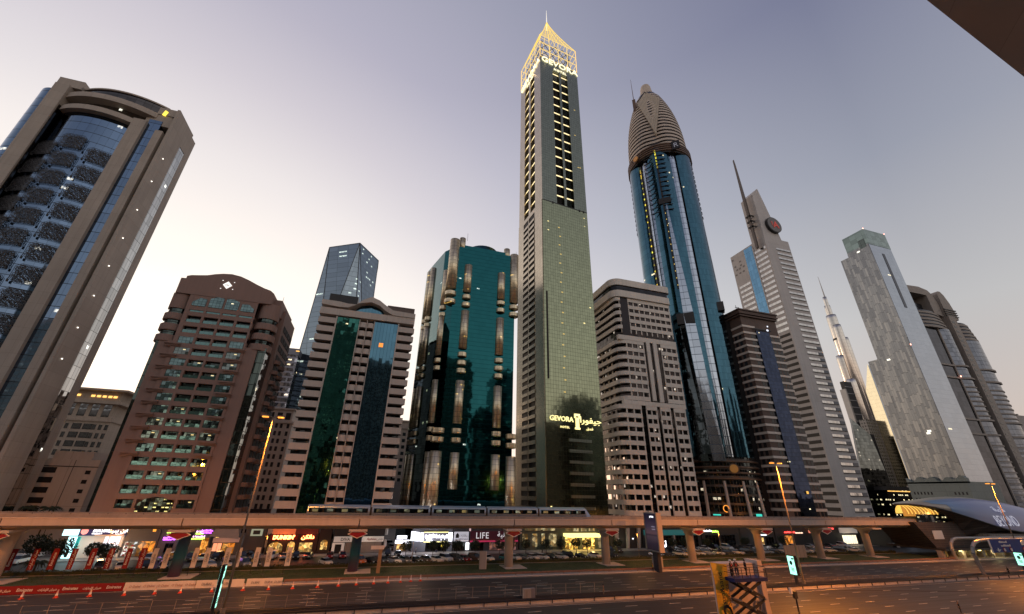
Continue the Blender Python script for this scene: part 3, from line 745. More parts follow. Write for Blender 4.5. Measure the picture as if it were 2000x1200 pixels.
# ---- 4. far grey office, far faceted glass tower, beige residential blocks
def far_left():
    m_o = glass('grey banded office', (.33, .34, .40), 3, 3.4, .03, .30, frame=(.20, .20, .235), lit=.05, litcol=(1, .8, .5), lits=2.5, var=.2)
    t = thing('office_block', 'grey banded office block with lit top floors behind the brown red tower', 'building', (-68, 300, 0))
    MB().box(-88, -62, 300, 322, 0, 101).build('facade', m_o, t)
    MB().box(-88, -62, 299.6, 322, 101, 105.5).build('parapet', plain('grey parapet', (.22, .22, .25), .6), t)
    me = MB().box(0, 2.2, -.2, .1, 0, .5).mesh('roof_light', emis('warm facade light', (1, .55, .14), 1.7))
    rep('roof_light', me, t, [(x, -.5, 103.5) for x in (-12, -3, 4)])
    m_f = glass('faceted pale glass', (.27, .32, .36), 3.2, 4.2, .02, .05, frame=(.10, .12, .13), lit=.16, litcol=(.85, 1, .85), lits=1.3, var=.18, wob=.01)
    t = thing('faceted_tower', 'tall faceted blue grey glass tower with sloping edges rising behind the banded tower', 'tower', (-45, 310, 0), 0)
    C0, L0, R0, Bk = (-38.0, 300.0), (-62.2, 315.0), (-23.3, 323.7), (-47, 340)
    top = 198.5
    # lower outline is turned so that long triangular facets run up the edges
    lo = [(-50.5, 301.5), (-27, 304), (-19.5, 322), (-24, 338), (-60, 338), (-64.8, 312)]
    hi = [C0, (C0[0] + .1, C0[1] + .1), R0, (R0[0] - .5, R0[1] + 14), Bk, L0]
    n = 6
    b = MB(); b.v = [(x, y, 100) for x, y in lo] + [(x, y, top) for x, y in hi]
    fs = []
    for i in range(n):
        j = (i + 1) % n
        fs += [(i, j, n + i), (j, n + j, n + i)]
    fs.append(tuple(range(n, 2 * n)))
    b.f = fs; b.mi = [0] * len(fs); b.fs = [False] * len(fs)
    b.build('facade', m_f, t)
    MB().prism(lo, 0, 100).build('lower_facade', m_f, t)
    b = MB()
    for i in range(n):
        j = (i + 1) % n
        for a, c_ in ((b_ , c2) for b_, c2 in (((*lo[i], 100), (*hi[i], top)), ((*lo[j], 100), (*hi[i], top)), ((*hi[i], top), (*hi[j], top)))):
            if (Vector(a) - Vector(c_)).length > 1: b.tube(a, c_, .28, n=5)
    b.build('edge_line', m_dark, t)
    m_b = panel('beige residential stone', (.50, .40, .33), 3.2, 3.4, .01, var=.08)
    wg = plain('dark window', (.02, .02, .022), .2)
    t = thing('beige_block', 'beige residential block behind the first street lamp, left of the banded tower', 'building', (-50, 220, 0))
    MB().box(-62, -40.8, 220, 240, 0, 46).box(-60, -41.5, 221, 240, 46, 52).build('wall', m_b, t)
    MB().box(-62.6, -40.2, 219.4, 240, 45.2, 46.2).box(-60.8, -40.9, 220.4, 240, 51.6, 52.3).build('cornice', m_b, t)
    me = MB().box(0, 1.1, -.06, .2, 0, 2.0).mesh('window', wg)
    rep('window', me, t, [(-10.5 + i * 2.45 + (.4 if i % 2 else 0), 0, 9 + k * 3.4) for i in range(8) for k in range(11)])
    me = MB().box(0, 2.2, -.06, .2, 0, 3.2).mesh('attic_window', wg)
    rep('attic_window', me, t, [(-9 + i * 3.6, 1, 47) for i in range(5)])
    MB().box(-58, -41, 218.5, 221, 0, 9).build('podium', glass('podium glass', (.06, .06, .07), 2, 3, .05, .05, lit=.12, litcol=(1, .8, .2), lits=2.5), t)
    t = thing('beige_block', 'beige residential block squeezed between the banded tower and the green glass tower', 'building', (16, 260, 0))
    MB().box(5, 20, 260, 275, 0, 52).box(6, 18, 261, 275, 52, 56).build('wall', m_b, t)
    MB().box(4.6, 20.6, 259.3, 275, 51.4, 52.4).box(6, 18.6, 260.3, 275, 55.6, 56.4).build('cornice', m_b, t)
    rep('window', MB().box(0, 1.8, -.06, .2, 0, 1.9).mesh('window', wg), t, [(-9.5 + i * 3.0, 0, 22 + k * 3.6) for i in range(6) for k in range(8)])
    MB().box(6, 22, 250, 256, 0, 22).build('lower_wall', m_conc2, t)
far_left()

# ---- 5. banded tower with arched top
def banded_tower():
    m_c = panel('pinkish concrete', (.50, .425, .365), 5.6, 30, .006, var=.06)
    m_g1 = glass('green mirror glass', (.035, .13, .11), 1.1, 1.75, .03, .03, frame=(.005, .02, .02), wob=.03, wave=.045, lit=.012, var=.35)
    m_g2 = glass('blue mirror glass', (.075, .165, .23), 1.2, 3.4, .05, .004, frame=(.01, .03, .05), wob=.012, wave=.02, lit=.004, var=.15)
    m_bk = glass('dark balcony glazing', (.05, .055, .06), 1.4, 3.4, .06, .05, wob=.05, lit=.03, var=.5)
    t = thing('banded_tower', 'pinkish concrete tower of stacked balconies with two mirror glass strips and arched top', 'tower', (-10, 150, 0), 0, GT)
    MB().box(-27, 5.8, 153, 178, 0, 78).build('core', m_bk, t)
    MB().box(-21.3, -13.5, 150.6, 153.2, 0, 75.2).build('mirror_glazing', m_g1, t)
    MB().box(-8.0, .4, 150.6, 153.2, 0, 75).build('mirror_glazing', m_g2, t, label='blue mirror glass strip right of the central balconies')
    n = 22
    sl = MB().prism([(0, 0), (6.1, 0), (6.1, 3.2), (0, 3.2)], 0, 2.1).mesh('balcony', m_c)
    sr = MB().prism([(0, 0), (5.6, 0), (6.0, .5), (5.2, 3.2), (0, 3.2)], 0, 2.1).mesh('balcony', m_c)
    P = [(-.1 - 17.4, -.1, 72.3 - k * 3.37) for k in range(n)]
    rep('balcony', sl, t, P); rep('balcony', sr, t, [(10.6, -.1, 72.0 - k * 3.37) for k in range(n)])
    # central bowed balconies, two per floor
    a = arcpts(0, 2.45, .55, .55, 6)
    sm_ = MB().prism(a + [(2.45, 2.5), (0, 2.5)], 0, 2.0).mesh('bowed_balcony', m_c)
    rep('bowed_balcony', sm_, t, [(x, .1, 72.2 - k * 3.37) for k in range(n) for x in (-3.3, -.75)])
    MB().box(-13.55, -13.3, 150.3, 153, 0, 75.2).box(-10.93, -10.7, 150.3, 153, 0, 75.2).box(-8.3, -8.05, 150.3, 153, 0, 75.2).box(-21.7, -21.3, 149.8, 153, 0, 75.2).box(.4, .8, 149.8, 153, 0, 75.2).build('fin', m_c, t)
    MB().box(-27.6, 6.3, 149.7, 160, 75.6, 78.1).build('fascia', m_c, t)
    # upper fascia swept up into the arch, glass lunette under it
    up = [(-27.6, 81.0), (-21.6, 80.9), (-18.5, 80.5), (-15.6, 80.6), (-13.5, 83.0), (-10.6, 84.6), (-7.6, 83.6), (-5.0, 81.8), (-2.2, 80.2), (6.3, 79.9)]
    dn = [(-27.6, 79.2), (-21.6, 78.8), (-18.5, 78.9), (-16.6, 80.0), (-14.4, 81.4), (-10.5, 82.4), (-7.2, 81.4), (-4.9, 79.6), (-2.0, 78.2), (6.3, 78.15)]
    b = MB(); k = len(up)
    vs = [(x, 149.4, z) for x, z in up] + [(x, 149.4, z) for x, z in dn] + [(x, 158, z) for x, z in up] + [(x, 158, z) for x, z in dn]
    fs = []
    for i in range(k - 1):
        fs += [(k + i, k + i + 1, i + 1, i), (i, i + 1, 2 * k + i + 1, 2 * k + i), (3 * k + i, 3 * k + i + 1, k + i + 1, k + i), (2 * k + i, 2 * k + i + 1, 3 * k + i + 1, 3 * k + i)]
    fs += [(k, 0, 2 * k, 3 * k), (k - 1, 2 * k - 1, 4 * k - 1, 3 * k - 1)]
    b.add(vs, fs); b.build('arched_fascia', m_c, t)
    MB().box(-27, 6, 154, 176, 78, 79).build('roof_recess', m_black, t)
    lp = [(-16.5, 78.1), (-4.8, 78.1)] + [(-10.6 + 5.6 * math.cos(a), 78.1 + 4.0 * math.sin(a)) for a in [math.pi * i / 10 for i in range(1, 10)]]
    MB().extr(lp, 152.4, 153).build('lunette_glazing', m_g2, t)
    MB().box(-26.3, -16.0, 155, 166, 79, 86.2).build('plant_room', m_dark, t)
    m_l = plain('louvre bronze', (.14, .10, .085), .5)
    lv = MB()
    for i in range(11): lv.box(-4.4 + i * .95, -4.4 + i * .95 + .5, 155, 155.2, 80, 84.2)
    lv.box(-4.6, 6, 155.2, 165, 80, 84).box(-4.6, 6, 154.9, 155.3, 84.0, 84.4)
    lv.build('louvre_screen', m_l, t)
    MB().box(-5.4, -3.9, 150.3, 150.55, 65.4, 66.9).build('orange_reflected_lamp', emis('orange lamp reflection', (1, .3, .05), 1.2), t, label='small orange glow painted as a lamp reflection near the top of the blue glass strip')  # glowing plate stands in for a lamp mirrored in the glass
banded_tower()

# ---- 6. green glass tower with bronze cylinders
def green_tower():
    m_g = glass('teal glass', (.02, .20, .215), 40, 1.75, .002, .05, frame=(.004, .03, .035), wob=.012, wave=.03, lit=.0, var=.12, rough=.03)
    m_g2 = glass('teal glass lit rooms', (.015, .09, .10), 1.6, 1.75, .002, .05, frame=(.004, .03, .035), wob=.008, wave=.01, lit=.004, litcol=(.9, 1, .9), lits=1.5, var=.1)
    m_br = glass('bronze glass', (.78, .65, .44), 1.15, 1.75, .05, .05, frame=(.08, .06, .04), wob=.06, wave=.03, lit=.03, litcol=(1, .6, .12), lits=1, var=.25, rough=.34, metal=.8)
    t = thing('green_tower', 'teal glass tower studded with bronze glass cylinders and half-round balconies', 'tower', (33, 150, 0), 0, GT)
    # plan turns away at the left: slanting flank
    pts = [(20.2, 150), (46.8, 150), (46.8, 176), (10.5, 178), (12.6, 169), (15.9, 156)]
    MB().prism(pts, 0, 114.7).build('facade', m_g2, t)
    c = MB(); c.sm = True; c.lathe((33.6, 160), [(7.2, 114), (7.2, 119.5)], 28); c.build('roof_drum', m_g2, t)
    MB().box(23, 44, 152, 170, 114.7, 117.2).build('roof_block', m_g2, t)
    def cyl(x, y, r, z0, z1, name='bronze_cylinder'):
        b = MB(); b.sm = True; b.lathe((x, y), [(r, z0), (r, z1)], 20); o = b.build(name, m_br, t)
        return o
    def bal(x, y, r, z): 
        b = MB(); b.lathe((x, y), [(r * .8, z - .25), (r, z), (r, z + 1.5), (r * .95, z + 1.55)], 20); b.build('round_balcony', m_br, t)
    cols = [(19.2, 150.3, 2.1, [(93.8, 117.6)], [90.6, 87.0], 12.4, 30.0, [36.2, 33.2][:2]),
            (25.8, 150.0, 1.65, [(93.1, 105.8), (68.2, 84.4), (39.7, 55.4), (0, 29.8)], [89.9, 86.4, 65.0, 61.7, 58.5, 36.4, 33.2], 0, 0, []),
            (40.6, 150.0, 1.65, [(92.2, 104.6), (67.4, 83.2), (39.1, 54.6), (0, 29.7)], [89.4, 86.0, 64.2, 61.0, 57.9, 36.2, 33.0], 0, 0, []),
            (46.4, 150.3, 1.9, [(91.4, 115.3)], [88.4, 85.0], 0, 29.3, [35.6, 32.4])]
    for x, y, r, segs, bs, lo0, lo1, b2 in cols:
        for a, c_ in segs:
            if a == 0: a = 18.0
            cyl(x, y, r, a, c_)
        for z in bs: bal(x, y, r * 1.1, z)
        if lo1: cyl(x, y, r, 8, lo1)
        for z in b2: bal(x, y, r * 1.1, z)
    # flank cylinders
    for x, y in ((17.4, 154.6), (12.9, 168.5), (11.9, 172.5)):
        for a, c_ in ((88, 104 if x > 15 else 112), (66, 84), (40, 56), (8, 30)):
            cyl(x, y, 1.5, a, c_)
        for z in (85.6, 82.6, 63, 60, 37, 34): bal(x, y, 1.65, z)
    cyl(22.8, 153, 1.4, 114, 121); cyl(43.6, 153, 1.4, 114, 119.6)
    MB().tube((24.6, 151, 119), (24.6, 151, 123), .06).tube((47.5, 151, 115), (47.5, 151, 118), .05).build('mast', m_dark, t)
    MB().box(17, 48, 148.2, 150, 0, 9).build('podium', m_black, t)
green_tower()

# ---- 7. tall slim hotel tower with golden lattice crown (turned a little)
def gold_tower():
    a0 = R(6.5); Wd, D = 26.4, 27.5
    m_g = glass('green grey glass', (.27, .29, .19), 1.25, 1.7, .06, .05, frame=(.04, .045, .035), wob=.012, wave=.01, lit=.006, litcol=(1, .8, .3), lits=2, var=.16, rough=.08)
    m_gt = glass('matt grey green cladding', (.20, .22, .18), 1.25, 1.7, .05, .05, frame=(.05, .06, .05), wob=.01, wave=.02, rough=.32, var=.12)
    m_s = panel('bronze side panels', (.52, .44, .33), 1.6, 1.7, .05, (.2, .16, .11), .22, var=.15, metal=.85)
    m_gold = emis('golden light strip', (1.0, .70, .22), .95)
    m_lets = emis('warm white letters', (1.0, .90, .58), 1.5)
    m_strip = emis('warm slot light', (1.0, .80, .42), 1.5)
    t = thing('gold_crowned_tower', 'very tall slim hotel tower with golden lattice crown and pointed spire', 'tower', (60.4, 150, 0), a0, GT)
    fz = 151.5
    # lower shaft
    MB().box(0, Wd, 0, D, 0, fz).build('lower_shaft', m_g, t, True)
    # upper shaft as piers round the tall slots (front slots x 8.5-13 and 14.4-18.9, side slots y 8-13.4 and 15.5-21)
    b = MB()
    b.box(0, 8.5, 0, 2.6, fz, 262.3).box(13.0, 14.4, 0, 2.6, fz, 254).box(18.9, Wd, 0, 2.6, fz, 262.3).box(8.5, 18.9, 0, 2.6, 253.6, 262.3)
    b.box(2.6, Wd, 6.0, D, fz, 262.3)
    b.build('upper_shaft', m_gt, t, True)
    b = MB()
    b.box(-.02, 2.6, 2.6, 8.0, fz, 262.3).box(-.02, 2.6, 13.4, 15.5, fz, 262.3).box(-.02, 2.6, 21.0, D, fz, 262.3).box(-.02, 2.6, 8.0, 21.0, 255.5, 262.3).box(-.03, 2.6, 0.01, 2.62, fz, 262.2)
    b.build('upper_flank', m_s, t, True)
    b = MB()
    b.box(-.25, 0, .3, 8.2, 0, fz).box(-.25, 0, 21.2, D, 0, fz).box(-.25, 0, 8.2, 21.2, 149, fz)
    b.build('flank_cladding', m_s, t, True)
    MB().box(2.55, 2.65, 2.7, D, fz, 262).box(8.5, 18.9, 5.9, 6.0, fz, 253).build('slot_lining', m_black, t, True)
    me = MB().box(0, 4.5, 0, .25, 0, .55).mesh('slot_light', m_strip)
    zs = [252.3 - 6.75 * k for k in range(15)]
    rep('slot_light', me, t, [(x, 1.2, z) for z in zs for x in (8.5, 14.4)])
    me = MB().box(0, .25, 0, 5.4, 0, .45).mesh('flank_slot_light', m_strip)
    rep('flank_slot_light', me, t, [(1.0, y, z) for z in zs for y in (8.0, 15.55)])
    # bracing inside the slots
    b = MB()
    for z in zs[:-1]:
        for x in (8.5, 14.4): b.tube((x, 3.4, z - 6), (x + 4.5, 3.4, z), .14, n=5)
        for y in (8, 15.5): b.tube((2.0, y, z - 6), (2.0, y + 5.4, z), .14, n=5)
    b.build('bracing', m_dark, t, True)
    # balconies of the flank
    m_bl = plain('dark balcony void', (.03, .026, .022), .6)
    MB().box(-.02, .06, 8.2, 21.2, 0, 149).build('balcony_void', m_bl, t, True)
    me = MB().box(-.5, 0, 0, 5.9, 0, 1.5).mesh('flank_balcony', m_s)
    rep('flank_balcony', me, t, [(-.03, y, 8 + 3.4 * k) for k in range(41) for y in (8.3, 15.1)])
    MB().box(-.45, .02, 14.35, 14.95, 0, 149).build('flank_fin', m_s, t, True)
    # small dark vents near the step
    me = MB().box(0, .8, -.05, .1, 0, 1.5).mesh('vent', m_black)
    rep('vent', me, t, [(x, 0, 150.5) for x in (5.6, 21.4, 23.8)])
    MB().box(0, Wd, -.12, 0, fz - .3, fz + .1).build('ledge', m_dark, t, True)
    MB().box(1.2, 1.9, -.25, 0, 60, 100).build('corner_strip', m_bl, t, True)
    # lattice crown 262-283
    cz0, cz1 = 262.3, 283.2
    b = MB(); r_ = .19
    for i in range(5):
        x = Wd * i / 4
        for y in (0, D): b.tube((x, y, cz0), (x, y, cz1), r_, n=6)
        y = D * i / 4
        for x in (0, Wd): b.tube((x, y, cz0), (x, y, cz1), r_, n=6)
    for z in (cz0 + .1, cz0 + 7, cz0 + 14, cz1):
        for y in (0, D): b.tube((0, y, z), (Wd, y, z), r_, n=6)
        for x in (0, Wd): b.tube((x, 0, z), (x, D, z), r_, n=6)
    b.build('crown_lattice', m_gold, t, True)
    b = MB()
    for (p, q) in (((3, 3), (Wd - 3, 3)), ((3, 3), (3, D - 3)), ((Wd - 3, 3), (Wd - 3, D - 3)), ((3, D - 3), (Wd - 3, D - 3))):
        for k in range(4):
            u0, u1 = k / 4, (k + 1) / 4
            pa = (p[0] + (q[0] - p[0]) * u0, p[1] + (q[1] - p[1]) * u0); pb = (p[0] + (q[0] - p[0]) * u1, p[1] + (q[1] - p[1]) * u1)
            for z in (cz0, cz0 + 7, cz0 + 14):
                b.tube((*pa, z), (*pb, z + 7), .18, n=5); b.tube((*pb, z), (*pa, z + 7), .18, n=5)
    b.build('inner_truss', m_dark, t, True)
    # concave pyramid of light strips up to the tip
    cx, cy = Wd / 2, D / 2
    def pr(f): return (1 - f) ** 1.2       # half width factor at height fraction f
    b = MB(); steps = 12; zt = 327.5
    def P(i, sx, sy):
        f = i / steps; k = pr(f); return (cx + sx * Wd / 2 * k, cy + sy * D / 2 * k, cz1 + (zt - cz1) * f)
    for sx, sy in ((-1, -1), (1, -1), (1, 1), (-1, 1), (0, -1), (-.5, -1), (.5, -1), (-1, 0), (-1, -.5), (-1, .5), (1, 0), (0, 1)):
        for i in range(steps): b.tube(P(i, sx, sy), P(i + 1, sx, sy), .2 if abs(sx) == abs(sy) else .15, n=5)
    for i in range(1, steps):
        c4 = [P(i, -1, -1), P(i, 1, -1), P(i, 1, 1), P(i, -1, 1)]
        for q in range(4): b.tube(c4[q], c4[(q + 1) % 4], .13, n=5)
    b.build('crown_pyramid', emis('yellow light strip', (1.0, .70, .14), .95), t, True)
    MB().tube((cx, cy, 318), (cx, cy, 341), .55, .12, 8).build('spire', emis('spire light', (1, .93, .8), .8), t, True)
    for x, y, z in ((13, 13, 271), (6, -2.2, 264), (20, -2.2, 264), (-2.2, 14, 264)):
        l = bpy.data.lights.new('crown_light', 'POINT'); l.energy = 160; l.color = (1, .72, .35); l.shadow_soft_size = .5
        o = bpy.data.objects.new('crown_light', l); COL.objects.link(o); o.parent = t; o.location = (x, y, z)
    # writing: the crown names and the lower sign
    txt('GEVORA', 6.4, m_lets, t, (13.6, -.35, 258.2), 'crown_lettering', ext=.15, sx=1.03, bold=.03)
    txt('HOTEL', 2.5, m_lets, t, (13.7, -.3, 254.3), 'crown_lettering', ext=.1, bold=.05, spacing=1.2)
    txt('GEVORA', 6.4, m_lets, t, (-.4, 13.4, 258.2), 'crown_lettering', rot=(math.pi / 2, 0, -math.pi / 2), ext=.15, sx=1.03, bold=.09)
    txt('HOTEL', 2.5, m_lets, t, (-.35, 13.4, 254.3), 'crown_lettering', rot=(math.pi / 2, 0, -math.pi / 2), ext=.1, bold=.05, spacing=1.2)
    m_l2 = emis('yellow white letters', (1.0, .86, .38), 1.5)
    txt('GEVORA', 2.75, m_l2, t, (7.0, -.3, 43.5), 'sign_lettering', ext=.12, bold=.02)
    txt('HOTEL', 1.15, m_l2, t, (8.4, -.3, 40.9), 'sign_lettering', ext=.08, bold=.01, spacing=1.25)
    txt(arab('جيفورا'), 3.4, m_l2, t, (20.6, -.3, 43.6), 'sign_lettering', ext=.12, bold=.02, sx=1.22)
    txt(arab('فندق'), 1.5, m_l2, t, (20.0, -.3, 40.9), 'sign_lettering', ext=.08)
    lg = MB().box(13.0, 15.6, -.35, -.1, 46.0, 46.9).box(13.0, 13.6, -.35, -.1, 45.2, 46.0).box(15.0, 15.6, -.35, -.1, 45.2, 46.0)
    for x in (13.5, 14.1, 14.7): lg.box(x, x + .38, -.35, -.1, 40.8, 45.4)
    lg.box(13.1, 15.5, -.35, -.1, 40.8, 41.5)
    lg.build('emblem', m_l2, t, True)
    # row of small lit rooms up the middle of the front
    me = MB().box(0, .9, -.04, .05, 0, .5).mesh('lit_room', emis('dim yellow room', (1, .72, .2), .55))
    rep('lit_room', me, t, [(8.6 + (k % 2) * .5, 0, 55 + k * 5.1) for k in range(17)] + [(22.4, 0, 181), (23.6, 0, 181.2), (21.5, 0, 205), (22.3, 0, 226)])
    # dark podium balconies at the foot
    b = MB()
    for k in range(7): b.box(10, 20.5, -.5, 0, 12 + k * 4, 13.1 + k * 4)
    b.build('podium_balcony', m_gt, t, True)
gold_tower()
# ---- 8. beige tower of rounded bands
def beige_tower():
    m_c = panel('beige band render', (.62, .56, .49), 8, 40, .003, var=.05)
    m_w = glass('brown dark window', (.05, .04, .038), 1.3, 3.66, .06, .05, wob=.06, lit=.05, litcol=(1, .85, .7), lits=1.0, var=.6)
    m_d = plain('dark gap', (.018, .013, .016), .5)
    t = thing('beige_tower', 'beige tower with rounded corner and dark vertical slots right of the golden crowned tower', 'tower', (110, 150, 0), 0, GT)
    # mass behind the bands; left flank goes back
    MB().prism([(101.2, 150.45), (126.4, 150.45), (126.4, 176), (97.6, 174), (97.6, 154)], 0, 104).build('core', m_w, t)
    def band(x0, x1, y=150.0, th=1.3, rl=0.0, h=2.0):
        """one storey band; rl = radius of the rounded left corner that returns along the flank"""
        if rl:
            pts = [(x1, y), (x1, y + th)] + [(x0 + rl, y + th)] + [(x0 + 1.0, y + rl), (x0 + 1.0, y + 14), (x0, y + 14)]
            arc = [(x0 + rl - rl * math.sin(a), y + rl - rl * math.cos(a)) for a in [math.pi / 2 * (1 - i / 7) for i in range(8)]]
            pts = arc + [(x1, y), (x1, y + th), (x0 + rl, y + th), (x0 + 1.2, y + rl + .2), (x0 + 1.2, y + 22), (x0, y + 22)]
        else:
            pts = [(x0, y), (x1, y), (x1, y + th), (x0, y + th)]
        return pts
    org = (110, 150, 0)
    def rows(x0, x1, z_hi, z_lo, rl=0, h=1.8, step=3.66, y=150.0):
        me = MB().prism(band(x0, x1, y, 1.3, rl), 0, h).mesh('band', m_c, (110, 150, 0))
        zs = []
        z = z_hi
        while z > z_lo: zs.append(z); z -= step
        rep('band', me, t, [(0, 0, z) for z in zs])
        # short piers between the openings
        pm = MB().box(0, .5, .12, .6, -1.86, 0).mesh('mullion_pier', m_c)
        n = max(1, round((x1 - x0 - rl) / 3.1))
        ps = [(x0 + rl + i * (x1 - x0 - rl - .5) / n - 110, y - 150, z) for z in zs for i in range(n + 1)]
        return pm, ps
    P = []
    pm, ps = rows(103.2, 126.6, 101.2, 84, step=3.55); P += ps
    pm, ps = rows(96.6, 99.2, 101.2, 84, rl=2.2, step=3.55); P += ps
    # middle zone
    pm, ps = rows(96.0, 109.4, 80.0, 54, rl=4.2); P += ps
    pm, ps = rows(118.4, 127.3, 80.0, 54); P += ps
    # lower zone: four stacks
    for a, b_, rl in ((93.4, 104.4, 3.6), (106.6, 112.1, 0), (113.7, 118.9, 0), (120.6, 126.7, 0)):
        pm, ps = rows(a, b_, 50.6, 6, rl=rl); P += ps
    rep('mullion_pier', pm, t, P)
    for q in ((110.6, 112.4, 54.8, 82.6), (114.2, 116.2, 54.4, 82.4)): MB().box(q[0], q[1], 149.8, 151.4, q[2], q[3]).build('stone_fin', m_c, t)
    for q in ((96.4, 81.6, 83.8), (96, 52.4, 54.2)): MB().box(q[0], 127.2, 149.9, 151.5, q[1], q[2]).build('transfer_band', m_c, t)
    MB().box(109.4, 118.4, 150.9, 151.3, 0, 83).box(99.1, 103.3, 150.1, 151.3, 83.8, 103.6).box(104.4, 106.6, 150.9, 151.3, 0, 54).box(112.1, 113.7, 150.9, 151.3, 0, 54).box(118.9, 120.6, 150.9, 151.3, 0, 54).build('vertical_slot', m_d, t)
    # flank fins and low flank blocks behind the corner
    fl = MB()
    for y in (158.5, 162.5, 167): fl.box(97.4, 98.6, y, y + 1.4, 0, 82)
    fl.build('flank_fin', m_c, t)
    # top: stone ring, dark glazed attic, rounded cap
    def ringp(x0, x1, y, r):
        arc = [(x0 + r - r * math.sin(a), y + r - r * math.cos(a)) for a in [math.pi / 2 * (1 - i / 8) for i in range(9)]]
        arc2 = [(x1 - r * .4 + r * .4 * math.sin(a), y + r * .4 - r * .4 * math.cos(a)) for a in [math.pi / 2 * i / 5 for i in range(6)]]
        return arc + arc2 + [(x1, 177), (x0, 177)]
    MB().prism(ringp(95.2, 127.6, 149.2, 4.5), 103.2, 106.6).build('top_ring', m_c, t)
    MB().prism(ringp(95.8, 127.0, 149.6, 4.2), 106.6, 109.3).build('attic_glazing', glass('black attic glass', (.03, .03, .035), 2.4, 4, .03, .02, wob=.03, var=.3), t)
    MB().prism(ringp(95.0, 127.8, 149.0, 4.6), 109.3, 112.6).build('cap', m_c, t)
    b = MB()
    for i in range(16):
        a = math.pi * i / 15; b.tube((109 + 8 * math.cos(a), 160, 112.6), (109 + 8 * math.cos(a), 160, 112.8 + 3.2 * math.sin(a)), .05, n=4)
    b.path([(109 + 8 * math.cos(math.pi * i / 15), 160, 112.8 + 3.2 * math.sin(math.pi * i / 15)) for i in range(16)], .07, 4)
    b.build('roof_cage', m_steel, t)
beige_tower()

